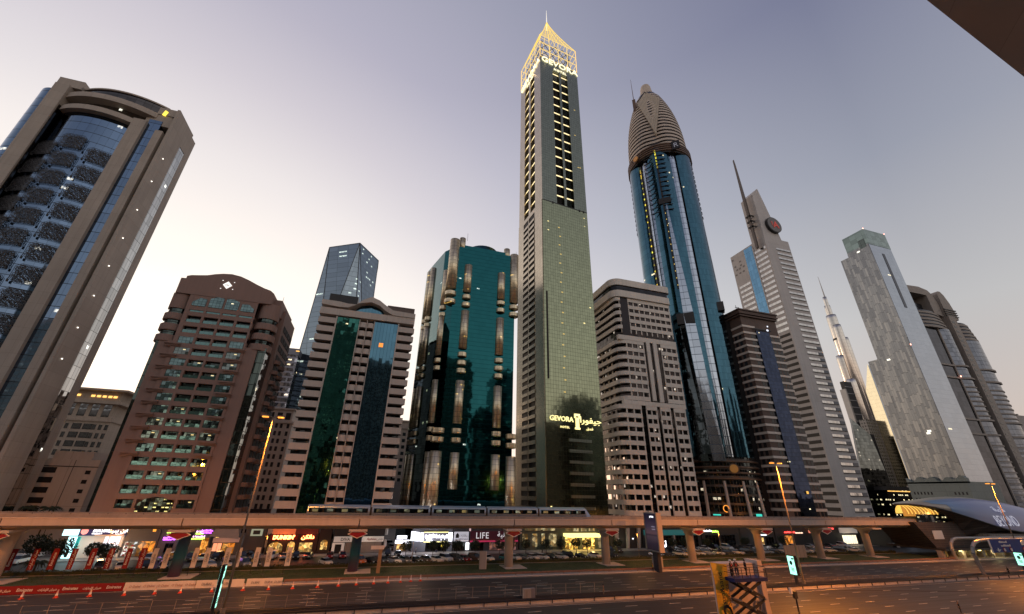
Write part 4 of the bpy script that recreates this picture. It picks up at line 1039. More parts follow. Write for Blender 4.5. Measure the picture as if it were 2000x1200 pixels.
# ---- 9. blue lobed tower with striped ogive crown
def blue_tower():
    cx, cy = 157.5, 174.6
    az = math.atan2(cx, cy)
    t = thing('blue_lobed_tower', 'slender blue glass tower with bulging bays, striped pointed crown and thin mast', 'tower', (cx, cy, 0), -az, GT)
    m_b = glass('deep blue glass', (.05, .12, .165), 1.5, 3.5, .03, .03, frame=(.02, .05, .08), wob=.02, wave=.04, lit=.003, var=.2, rough=.07)
    m_p = glass('silver panel glass', (.42, .47, .54), 4, 3.9, .03, .07, frame=(.08, .10, .13), wob=.03, var=.15, rough=.12)
    m_st = panel('crown stripe stone', (.50, .42, .35), 3, 30, .01, var=.06)
    m_dk = plain('crown dark glass', (.028, .024, .022), .25)
    m_br = plain('bronze ring', (.16, .105, .075), .4, .4)
    Rr = 19.3
    def P(phi, r=Rr): return (r * math.sin(phi), -r * math.cos(phi))
    def lobe(p0, p1, r0, bulge, n=14):
        """plan outline of one bay between two angles: circle plus a swelling"""
        return [P(p0 + (p1 - p0) * i / n, r0 + bulge * math.sin(math.pi * i / n)) for i in range(n + 1)]
    def bay(name, p0, p1, r0, bulge, z0, z1, mat, smooth=True):
        a = lobe(R(p0), R(p1), r0, bulge); b = MB(); b.sm = smooth; n = len(a)
        b.add([(x, y, z0) for x, y in a] + [(x, y, z1) for x, y in a], [(i, i + 1, n + i + 1, n + i) for i in range(n - 1)])
        b.sm = False
        b.add([(x, y, z1) for x, y in a] + [(0, 0, z1)], [tuple(range(n + 1))])
        return b.build(name, mat, t, True)
    z0, z1 = 34, 223.5
    for p0, p1 in ((-23, 23), (37, 97), (-97, -41), (97, 157), (-157, -97), (157, 203)):
        bay('curved_bay', p0, p1, 18.2, 2.0, z0, z1, m_b)
    for p0, p1 in ((-36, -24), (24, 36)):
        bay('panel_strip', p0, p1, 17.6, .5, z0, z1 - 2, m_p)
    b = MB(); b.lathe((0, 0), [(17.2, 0), (17.2, z1)], 36); b.build('core', m_dk, t, True)
    # green lit service slot at the left and in the centre near the top
    m_gs = room('yellow green slot light', (.75, .80, .08), 2.6, .7)
    def plate(name, p0, p1, r, za, zb, mat):
        a = [P(R(p0 + (p1 - p0) * i / 3), r) for i in range(4)]; b = MB()
        b.add([(x, y, za) for x, y in a] + [(x, y, zb) for x, y in a], [(i, i + 1, 5 + i, 4 + i) for i in range(3)])
        return b.build(name, mat, t, True)
    plate('slot', -40.5, -37, 18.45, 110, 216, m_dk)
    for k in range(22): plate('slot_light', -40, -37.6, 18.6, 118 + k * 4.4, 119.2 + k * 4.4 + (2 if k > 19 else 0), m_gs)
    plate('slot', -4, -1, 20.32, 120, 222, m_dk)
    for k in range(6): plate('slot_light', -3.8, -1.6, 20.45, 206 + k * 2.6, 207.4 + k * 2.7, m_gs)
    for k in range(12): plate('slot_light', -2.8, -1.6, 20.45, 122 + k * 4.4, 122.7 + k * 4.4, emis('dim yellow room', (1, .72, .2), .55))
    # bent glass blade leaning out of the centre bay below
    b = MB(); b.add([(.3, -20.5, 177), (.8, -20.5, 177), (4.2, -20.9, 105), (-.6, -21.6, 105), (6.5, -21.2, 32), (1.3, -22.2, 32)], [(0, 3, 2, 1), (3, 5, 4, 2)])
    b.build('leaning_blade', m_p, t, True)
    b = MB(); b.add([(-3.2, -20.4, 99), (-.7, -20.9, 99), (1.2, -22.1, 32), (-4.8, -21.6, 32)], [(0, 3, 2, 1)])
    b.build('leaning_blade', glass('dark mirror blade', (.10, .12, .13), 1.5, 3.5, .03, .03, wob=.05, wave=.1, var=.5), t, True)  # dark tint stands for a dark building mirrored in the blade
    # short sun fins at the upper part of every bay
    me = MB().box(-3.2, -.5, -.45, .1, 0, .35).mesh('sun_fin', m_dk)
    L = []
    for k in range(13):
        z = 216 - k * 3.6
        for ph in (6, 13.5, -9, -16, 78, 86, -80, -88):
            x, y = P(R(ph), 20.1 if abs(ph) < 30 else 19.6); L.append((x, y, z, R(ph)))
    rep('sun_fin', me, t, L)
    MB().box(-3.5, 3.5, -20.6, -18, 178, 182).build('dark_lintel', m_dk, t, True)
    MB().box(-4.2, 4.4, -21.6, -18, 99, 105).build('dark_lintel', m_dk, t, True)
    MB().box(-19.6, -15, -11, -6, 108, 115).box(15.5, 19.8, -11, -6, 108, 113).build('dark_lintel', m_dk, t, True)
    # ring of bronze bands under the crown
    for k in range(4):
        z = 219.5 + k * 1.7
        b = MB(); b.lathe((0, 0), [(20.1, z), (20.7, z + .3), (20.7, z + .9), (20.1, z + 1.2)], 40); b.build('bronze_ring', m_br, t, True)
    b = MB(); b.lathe((0, 0), [(19.9, 218.5), (19.9, 226.5)], 40); b.build('ring_wall', m_dk, t, True)
    # ogive crown of four petals, built of stripes
    def rad(z): 
        f = (z - 225.5) / 74.5; return max(2.5, 19.9 * (1 - .8 * f ** 2.2))
    nst = 19
    for k in range(nst):
        za = 226 + k * 3.3; zb = za + 1.75; zc = za + 3.3
        b = MB(); m_ = 48
        def pt(i, z, e=1.0):
            a = 2 * math.pi * i / m_ ; w = 1 - .075 * abs(math.cos(2 * a)) ** 8
            return (rad(z) * w * math.sin(a) * e, -rad(z) * w * math.cos(a) * e, z)
        vs = [pt(i, za, 1.0) for i in range(m_)] + [pt(i, zb, 1.0) for i in range(m_)] + [pt(i, zb, .975) for i in range(m_)] + [pt(i, za, .975) for i in range(m_)]
        fs = []
        for i in range(m_):
            j = (i + 1) % m_
            fs += [(i, j, m_ + j, m_ + i), (m_ + i, m_ + j, 2 * m_ + j, 2 * m_ + i), (3 * m_ + i, 3 * m_ + j, j, i)]
        b.add(vs, fs); b.build('crown_stripe', m_st, t, True)
    b = MB(); b.lathe((0, 0), [(rad(z) * .925, z) for z in (225.5, 235, 245, 255, 265, 275, 285, 292)], 32); b.build('crown_glazing', m_dk, t, True)
    # the flat kite-shaped panel on the front of the crown
    k_ = [(1.9, -20.8, 234), (-7.2, -14.6, 274.5), (-.3, -9, 290), (8.2, -14.2, 273)]
    b = MB(); b.add(k_ + [(x * .9, y + 2.2, z) for x, y, z in k_], [(0, 3, 2, 1), (4, 5, 6, 7), (0, 1, 5, 4), (1, 2, 6, 5), (2, 3, 7, 6), (3, 0, 4, 7)])
    b.build('kite_panel', panel('pale kite panel', (.44, .37, .28), 1.6, 1.6, .06, (.14, .11, .09), .5, diag=True), t, True)
    b = MB(); b.sm = True; b.lathe((0, -2), [(4.6, 286), (4.8, 291), (4.4, 296), (3.8, 299.5), (3.9, 300.5), (3.2, 303), (1.6, 304.6), (.2, 305)], 24); b.build('top_dome', m_st, t, True)
    b = MB().add([(-7.5, -10, 281), (5, -10, 281), (-1, -9.4, 290)], [(0, 1, 2)]); b.build('dark_opening', m_dk, t, True)
    MB().tube((-9.2, -10, 262), (-9.2, -10, 284), .9, .7, 8).tube((-9.2, -10, 284), (-9.2, -10, 307), .28, .1, 8).box(-10.3, -8.1, -11, -9, 273, 284).build('mast', m_br, t, True)
    o = MB(); o.lathe((0, 0), [(2.0, -.15), (2.0, .15)], 20)
    def disc(x, y, z, r, mat, nm, rz=0):
        b = MB(); n = 24
        vs = [(x + r * math.cos(2 * math.pi * i / n) * math.cos(rz), y + r * math.cos(2 * math.pi * i / n) * math.sin(rz), z + r * math.sin(2 * math.pi * i / n)) for i in range(n)]
        dx, dy = -.5 * math.sin(-rz), -.5 * math.cos(rz)
        b.add(vs + [(a + dx, c + dy, d) for a, c, d in vs], [tuple(range(n)), tuple(range(2 * n - 1, n - 1, -1))] + [(i, n + i, n + (i + 1) % n, (i + 1) % n) for i in range(n)])
        return b.build(nm, mat, t, True)
    disc(-13.0, -16.5, 221.5, 2.4, m_br, 'round_emblem', -.6); disc(-13.2, -16.9, 221.5, 1.8, emis('amber emblem', (1, .45, .1), .08), 'round_emblem_face', -.6)
    disc(9, -18.6, 29, 2.2, m_br, 'round_emblem'); disc(9, -19.2, 29, 1.7, emis('amber emblem', (1, .45, .1), .08), 'round_emblem_face')
    q = MB().box(9.6, 14.4, -18.9, -18.3, 219, 225.6).build('letter_plate', m_dk, t, True)
    txt('R', 5.0, plain('silver letter', (.6, .6, .62), .3, .5), q, (12.0, -18.95, 220.4), 'plate_letter', ext=.1)
    # podium
    for k in range(4):
        z = 24.5 + k * 2.4
        b = MB(); b.lathe((0, 0), [(20.4, z), (20.8, z + .2), (20.8, z + .7), (20.4, z + .9)], 40); b.build('podium_ring', m_br, t, True)
    m_pd = glass('podium glass dark', (.07, .08, .08), 1.8, 3.6, .1, .25, frame=(.10, .09, .085), wob=.12, wave=.2, lit=.07, litcol=(1, .85, .6), lits=1.2, var=.7, band=.0)
    b = MB(); b.lathe((0, 0), [(20.0, 0), (20.0, 34)], 40); b.build('podium_wall', m_pd, t, True)
    for a in (-60, -36, -12, 12, 36, 60): 
        x, y = P(R(a), 21.2); MB().tube((x, y, 0), (x * .93, y * .93, 24), .7, .6, 8).build('raking_column', m_conc, t, True)
    m_sg = emis('orange loop sign', (1, .35, .05), 1.4); m_tq = emis('turquoise sign', (.05, .75, .6), .9)
    MB().path([(3.0 + 1.1 * math.cos(a / 2), -21.9, 13 + 1.3 * math.sin(a / 2)) for a in range(11)], .16, 6).build('loop_sign', m_sg, t, True)
    MB().box(-2.5, .5, -21.9, -21.7, 10.3, 10.8).box(14.2, 16.4, -15.0, -14.8, 9.8, 11.2).build('turquoise_sign', m_tq, t, True)
blue_tower()

# ---- 10. dark tower with pale floor bands
def dark_banded():
    m_r = panel('dark red brown stone', (.115, .075, .06), 1.6, 3.5, .02, var=.15)
    m_w = plain('pale floor band', (.58, .51, .45), .6, var=.05)
    m_g = glass('navy glass', (.032, .043, .08), 1.2, 1.75, .04, .05, wob=.03, wave=.08, var=.3, lit=.003)
    m_v = plain('dark window', (.02, .02, .022), .2)
    t = thing('dark_banded_tower', 'dark brown tower with pale floor bands and navy glass middle behind the twin headed lamp', 'tower', (182, 150, 0), 0, GT)
    x0, xa, xb, x1 = 170.8, 178.6, 187.4, 194.4
    MB().box(x0, x1, 150.3, 176, 0, 104).build('wall', m_r, t)
    MB().box(x0 - 4, x0 + .3, 157.5, 170, 0, 104).build('black_flank', m_black, t)
    MB().box(xa, xb, 149.7, 151, 0, 96.6).build('curtain_wall', m_g, t)
    n = 27; st = 3.56
    zs = [94.4 - k * st for k in range(n)]
    a_ = MB().box(0, xa - x0 + .1, -.25, .4, 0, 1.05).box(-.25, 0, -.25, 7.5, 0, 1.05).mesh('floor_band', m_w)
    rep('floor_band', a_, t, [(x0 - 182, .2, z) for z in zs + [98.0]])
    b_ = MB().box(0, x1 - xb + .1, -.25, .4, 0, 1.05).mesh('floor_band', m_w)
    rep('floor_band', b_, t, [(xb - 182, .2, z) for z in zs])
    me = MB().box(0, 1.5, -.05, .2, 0, 2.0).mesh('window', m_v)
    rep('window', me, t, [(x - 182, .3, z - 2.2) for z in zs for x in (175.2, 177.1, 188.2, 190.6, 192.6)])
    me = MB().box(-.05, .2, 0, 1.6, 0, 2.0).mesh('flank_window', m_v)
    rep('flank_window', me, t, [(x0 - 182, y, z - 2.2) for z in zs for y in (2.2, 5.0)])
    for k, (o, z) in enumerate(((.5, 104), (.9, 105.2), (.5, 106.2))):
        MB().box(x0 - o - .6, x1 + o, 150 - o - .2, 176, z, z + .7).build('cornice', m_r, t)
    MB().box(x0 - 1.4, x1 + 1.2, 148.9, 176, 107.2, 107.9).box(x0, x1, 150, 176, 104, 107.2).build('roof_edge', m_r, t)
    MB().box(xa - 1.5, xb + 1.2, 149.1, 149.6, 97.1, 97.7).build('canopy_bar', m_dark, t)
    MB().box(185.3, 186.3, 148.9, 149.1, 97.0, 97.8).box(186.2, 186.8, 148.9, 149.1, 99.4, 100).build('sign_light', emis('cool sign light', (.8, .85, 1), 1.6), t)
    MB().tube((171.5, 152, 108), (171.5, 152, 111), .12).tube((170.8, 152, 109.6), (173.4, 152, 110), .15).build('roof_crane', m_dark, t)
    MB().box(184.5, 185.5, 149.5, 149.7, 19.5, 20.6).build('lit_window', emis('amber window', (1, .55, .1), 1.0), t)
dark_banded()

# ---- 11. white tower with slanted cap and needle
def needle_tower():
    m_w = panel('pale stone cladding', (.46, .43, .41), 4, 3.6, .006, var=.04)
    m_bl = glass('blue strip glass', (.11, .23, .36), 2.3, 3.6, .03, .02, lit=.006, wob=.02, var=.2)
    m_rb = glass('pale ribbon window', (.52, .50, .49), 1.5, 3.6, .05, .04, frame=(.2, .2, .2), wob=.05, var=.3, rough=.15, lit=.01)
    m_dv = plain('dark balcony void', (.03, .026, .022), .6)
    t = thing('needle_tower', 'pale tower with slanted top, leaning dark needle and round sign', 'tower', (243, 170, 0), 0, GT)
    xl, xr = 231.5, 256
    MB().box(xl, 253.2, 170.3, 200, 0, 177).build('wall', m_w, t)
    MB().box(xl - .12, xl + .1, 180.9, 187.9, 0, 180).build('blue_strip', m_bl, t)
    c = MB(); c.sm = True; c.lathe((251.6, 175.5), [(4.7, 0), (4.7, 178)], 16, -math.pi * .6, math.pi * .5); c.build('corner_glazing', m_bl, t)
    MB().box(xl, 253.2, 170.25, 200, 176.9, 181).build('parapet', m_w, t)
    n = 46; st = 3.72
    r1 = MB().box(0, 12.6, -.08, .2, 0, 1.5).mesh('ribbon_window', m_rb)
    r1s = MB().box(0, 12.6, -.35, .1, -.3, 0).mesh('sill_shadow', m_dark)
    Z = [172 - k * st for k in range(n)]
    rep('ribbon_window', r1, t, [(239.8 - 243, .3, z) for z in Z]); rep('sill_shadow', r1s, t, [(239.8 - 243, .3, z) for z in Z])
    r2 = MB().box(-.08, .2, 0, 9.6, 0, 1.8).mesh('flank_ribbon_window', m_rb)
    rep('flank_ribbon_window', r2, t, [(xl - 243, y, z) for z in Z[:17] for y in (.8,)] + [(xl - 243, 18.7, z) for z in Z[5:17]])
    r3 = MB().box(-.1, .3, 0, 9.4, 0, 1.75).mesh('flank_balcony_void', m_dv)
    rep('flank_balcony_void', r3, t, [(xl - 243, .9, z) for z in Z[17:]])
    MB().box(xl - .25, xl + .1, 170.2, 171.0, 0, 177).box(xl - .25, xl + .1, 180.1, 180.9, 0, 178).build('flank_pier', m_w, t)
    r4 = MB().box(0, 3.6, -.12, .1, 0, 1.9).mesh('right_window', plain('blue dark window', (.05, .06, .09), .15))
    rep('right_window', r4, t, [(248.9 - 243, .2, z - .2) for z in Z[19:]])
    sm = MB().box(-.1, .2, 0, 1.6, 0, 1.2).mesh('vent_louvre', plain('grey louvre', (.2, .18, .17), .6))
    rep('vent_louvre', sm, t, [(xl - 243, y, z) for y, z in ((28, 177), (27, 171), (22, 173), (22, 170), (26, 168), (23.5, 168), (27.5, 164.5), (24, 164.5), (21, 164.5), (20, 168))])
    # cap: tall wedge with a sloping right edge
    MB().extr([(232, 180.9), (247.6, 180.9), (244.0, 199.8), (238.9, 224.8), (232.1, 217.5)], 170.4, 180.6).build('cap', m_w, t)
    # needle with its three clamps
    b = MB(); b.add([(228.8, 174.6, 174), (230.2, 174.6, 174), (230.2, 176.2, 174), (228.8, 176.2, 174), (228.6, 174.4, 215), (230.2, 174.4, 215), (230.2, 176.0, 215), (228.6, 176.0, 215), (229.3, 174.6, 254), (229.7, 174.6, 249), (229.7, 175.8, 249), (229.3, 175.8, 254)],
          [(0, 3, 2, 1), (8, 9, 10, 11)] + [(i + 4 * k, (i + 1) % 4 + 4 * k, (i + 1) % 4 + 4 * k + 4, i + 4 * k + 4) for k in (0, 1) for i in range(4)])
    b.build('needle', plain('grey brown metal', (.12, .10, .09), .5, .3), t)
    b = MB()
    for z in (191, 195.5, 200): b.box(228.2, 232.2, 173.6, 174.1, z, z + .9).box(228.2, 228.7, 173.6, 177, z, z + .9).box(228.2, 232.2, 176.6, 177.1, z, z + .9)
    b.build('needle_clamp', m_dark, t)
    # round sign on the cap front
    n_ = 32
    def disc(r, y0, y1, mat, nm, par):
        return MB().extr([(242.6 + r * math.cos(2 * math.pi * i / n_), 192.0 + r * math.sin(2 * math.pi * i / n_)) for i in range(n_)], y0, y1).build(nm, mat, par)
    s = disc(6.4, 168.6, 170.6, m_dark, 'sign_rim', t); d = disc(5.9, 168.4, 168.6, plain('sign face grey', (.13, .12, .115), .4), 'sign_face', s)
    txt('A', 7.2, emis('red sign letter', (.8, .06, .03), .22), s, (0.6, -1.8, 189.6), 'sign_letter', ext=.1, bold=.1)
    MB().extr([(240.2, 190.8), (241.6, 190.8), (241.0, 194.4), (239.6, 194.4)], 168.2, 168.4).build('sign_stroke', emis('dull red stroke', (.5, .08, .05), .15), s)
needle_tower()

# ---- 12. very tall stepped spire far away
def stepped_spire():
    m_s = glass('silver stepped glass', (.62, .58, .53), 6, 12, .04, .03, frame=(.35, .33, .31), wob=.015, var=.12, rough=.22)
    m_k = glass('shaded silver glass', (.34, .34, .35), 6, 12, .04, .03, wob=.01, rough=.25)
    t = thing('stepped_spire_tower', 'slender very tall silver tower stepping up to a needle in the far distance', 'tower', (1432, 900, 0), 0)
    # lobes: bearing, offset, radius, top
    L = [(0, 0, 15, 600), (-14, -4, 14, 372), (10, -8, 14, 515), (-10, 6, 13, 455), (16, 6, 14, 395), (-4, -10, 12, 560), (24, 2, 13, 330), (-26, 2, 13, 262), (30, -2, 12, 240), (4, 4, 9, 640), (1, 1, 6, 672)]
    for dx, dy, r, top in L:
        b = MB(); b.sm = True
        b.lathe((1432 + dx, 900 + dy), [(r, 0), (r, top - 12), (r * .96, top)], 18); b.build('setback_tier', m_s, t)
    MB().tube((1434, 900, 640), (1434, 900, 755), 2.8, .5, 8).build('needle', m_steel, t)
    b = MB()
    for z in (150, 268, 372, 455, 515): b.lathe((1432, 900), [(15.8, z - 6), (15.8, z)], 18)
    b.build('service_band', m_dark, t)
stepped_spire()

# ---- 13. grey patchwork panel tower
def patch_tower():
    m, tt, bb = newmat('patchwork panels')
    p, h, z, s = coords(tt)
    # tall and short shingles of uneven height: rows broken by a per-column offset
    colw = 1.5
    cv = N(tt, 'ShaderNodeCombineXYZ'); tt.links.new(M(tt, 'FLOOR', M(tt, 'DIVIDE', h, colw)), cv.inputs[0])
    w1 = N(tt, 'ShaderNodeTexWhiteNoise', noise_dimensions='3D'); tt.links.new(cv.outputs[0], w1.inputs['Vector'])
    zz = M(tt, 'DIVIDE', M(tt, 'ADD', z, M(tt, 'MULTIPLY', w1.outputs['Value'], 9.0)), 8.2)
    c2 = N(tt, 'ShaderNodeCombineXYZ'); tt.links.new(M(tt, 'FLOOR', M(tt, 'DIVIDE', h, colw)), c2.inputs[0]); tt.links.new(M(tt, 'FLOOR', zz), c2.inputs[1])
    w2 = N(tt, 'ShaderNodeTexWhiteNoise', noise_dimensions='3D'); tt.links.new(c2.outputs[0], w2.inputs['Vector'])
    n1 = N(tt, 'ShaderNodeTexNoise'); n1.inputs['Scale'].default_value = .07; tt.links.new(p, n1.inputs['Vector'])
    f = M(tt, 'ADD', M(tt, 'MULTIPLY', w2.outputs['Value'], .75), M(tt, 'MULTIPLY', n1.outputs['Fac'], .3))
    rp = N(tt, 'ShaderNodeValToRGB'); tt.links.new(f, rp.inputs[0]); setramp(rp, [(.15, (.17, .175, .18)), (.5, (.225, .23, .23)), (.95, (.32, .315, .30))])
    ln = M(tt, 'MAXIMUM', M(tt, 'LESS_THAN', M(tt, 'FRACT', M(tt, 'DIVIDE', h, colw)), .05), M(tt, 'LESS_THAN', M(tt, 'FRACT', zz), .04))
    tt.links.new(mixc(tt, ln, rp.outputs[0], (.10, .10, .10)), bb.inputs['Base Color'])
    bb.inputs['Metallic'].default_value = .8; bb.inputs['Roughness'].default_value = .26
    m_f = glass('smooth slate glass', (.30, .33, .38), 5, 3.4, .01, .015, frame=(.2, .22, .25), wob=.02, wave=.05, var=.08, rough=.16, lit=.0015)
    m_cr = glass('green glass crown', (.20, .25, .23), 5, 4, .015, .015, wob=.02, var=.3, rough=.1)
    t = thing('patchwork_tower', 'tall grey tower of patchwork metal panels with glass crown and a dark vertical slit', 'tower', (382, 190, 0), 0, GT)
    MB().box(370, 396, 185.3, 203, 0, 214).build('rear_mass', m_f, t)
    MB().box(369.7, 370.02, 185.3, 202.6, 28, 215).box(369.7, 370.02, 202.6, 209.5, 28, 211).box(369.6, 370.0, 209.5, 216.5, 28, 120).build('patchwork_skin', m, t)
    MB().box(370, 396, 203, 209.5, 0, 210.8).box(370, 396, 209.5, 216.5, 0, 119.8).build('rear_mass', m_f, t)
    MB().box(370, 396, 185.0, 185.32, 28, 214).build('smooth_front', m_f, t)
    MB().box(369.8, 396.1, 184.9, 202.6, 214.2, 229.5).build('glass_crown', m_cr, t)
    MB().box(369.65, 369.79, 187, 192, 213, 221).build('crown_inset', glass('crown inset glass', (.10, .12, .11), 3, 4), t)
    MB().box(381.6, 384.6, 184.85, 185.05, 157, 207).build('vertical_slit', plain('navy slit', (.01, .015, .04), .2), t)
    me = MB().box(0, 2, -.1, .1, 0, .8).mesh('lit_panel', emis('cool white panel light', (1, .95, .8), 1.4))
    o = MB().box(-.1, .1, 0, 2.2, 0, 1.2).mesh('lit_panel', emis('cool white panel light', (1, .95, .8), 1.4))
    rep('lit_panel', o, t, [(-12.5, 7.3 - 3, 61), (-12.5, 6.4 - 3, 62.4), (-12.5, 11, 117), (-12.5, 3, 211)])
    MB().box(369.9, 370.5, 184.7, 185.1, 229.5, 230.4).box(395.5, 396.1, 184.7, 185.1, 229.5, 230.2).box(369.2, 369.6, 184.6, 185, 124, 125).build('warning_light', emis('red warning light', (1, .35, .25), 5), t)
    m_pb = panel('grey green podium', (.17, .19, .175), 8, 4, .01, rough=.5)
    MB().box(367, 398, 184, 218, 0, 30).build('podium', m_pb, t)
    wv = MB(); z0 = 30
    pts = [(184 + i * 34 / 24, z0 + 2.0 + 1.2 * math.sin(i * 1.1) + .8 * math.sin(i * .5)) for i in range(25)]
    wv.extx([(184, 29)] + [(184 + i * 34 / 24, 29) for i in range(1, 25)] + list(reversed(pts)), 367.0, 369.9)
    wv.build('podium_crest', m_pb, t)
    me = MB().box(-.08, .1, 0, .9, 0, 1.7).mesh('podium_window', plain('dark window', (.02, .02, .022), .2))
    rep('podium_window', me, t, [(-15, y, z) for z in (10, 14, 18, 22) for y in (-4, -2, 0, 2, 15, 17, 19, 21, 23, 25)])
patch_tower()

# ---- 14. mid-distance buildings right of the needle tower
def mid_right():
    m_gold = glass('gold lit glass wall', (.90, .80, .55), 3, 4, .01, .02, frame=(.5, .45, .3), wob=.0, rough=.12, var=.06)  # sunset reflection is put into the gold tint
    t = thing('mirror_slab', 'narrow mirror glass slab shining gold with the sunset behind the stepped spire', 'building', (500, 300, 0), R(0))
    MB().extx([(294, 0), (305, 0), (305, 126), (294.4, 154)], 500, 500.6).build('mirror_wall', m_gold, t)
    MB().box(500.7, 540, 294.2, 304.8, 0, 126).extx([(294.2, 126), (304.8, 126), (294.5, 153)], 500.7, 540).build('grey_wall', glass('smooth slate glass', (.3, .3, .3)), t)
    m_gr = glass('gridded concrete facade', (.05, .05, .05), 2.6, 3.2, .34, .36, frame=(.20, .19, .18), wob=.02, var=.3, lit=.01, metal=.3)
    t = thing('grid_block', 'dark gridded concrete block below the narrow mirror slab', 'building', (494, 294, 0))
    MB().box(485, 499.5, 305.5, 312, 0, 95.5).build('facade', m_gr, t)
    MB().box(477, 486, 303, 305.2, 0, 80).build('plain_wing', m_black, t)
    m_tr = glass('dark faceted glass', (.15, .17, .17), 2.0, 3.0, .05, .05, wob=.02, lit=.03, litcol=(1, .8, .6), lits=1, var=.5)
    t = thing('sloped_glass_block', 'dark glass block with steeply sloping roofline in front of the stepped spire', 'building', (465, 290, 0))
    MB().extr([(420, 0), (466, 0), (457, 76), (437.2, 90.5)], 288, 289).build('facade', m_tr, t)
    MB().extr([(419.6, 0), (420, 0), (437.3, 90.5), (436.8, 90.6)], 287.6, 288).build('edge_fin', m_steel, t)
    t = thing('framed_block', 'tall thin dark framed block leaning beside the mirror slab', 'building', (481, 310, 0))
    MB().box(487, 499, 316, 320, 0, 139).build('wall', m_dark, t)
    b = MB().box(484.6, 486.6, 315, 321, 78, 130)
    b.build('side_blade', m_steel, t)
    me = MB().box(0, 12, -.4, 0, 0, .8).mesh('floor_frame', m_steel)
    rep('floor_frame', me, t, [(6, 6, 80 + k * 7.5) for k in range(8)])
    m_lw = glass('low lit office glass', (.07, .075, .07), 2.2, 4.0, .03, .03, wob=.02, lit=.3, litcol=(1, .85, .5), lits=2.2, var=.5)
    t = thing('low_glass_office', 'low dark glass office with string of warm lights under its roof left of the station', 'building', (465, 280, 0))
    MB().box(440, 478, 280, 288, 0, 26.5).build('facade', m_lw, t)
    MB().box(438, 480, 278, 288, 26.5, 29.5).build('roof', m_dark, t)
    me = MB().box(0, .8, -.3, 0, 0, .8).mesh('roof_light', emis('warm facade light', (1, .55, .14), 1.7))
    rep('roof_light', me, t, [(-23 + i * 1.7, -.1, 25.4) for i in range(22)])
    t = thing('pale_low_block', 'pale grey low block between the low glass office and the patchwork tower', 'building', (495, 285, 0))
    MB().box(481, 520, 282, 287, 0, 31).build('wall', m_conc2, t)
mid_right()

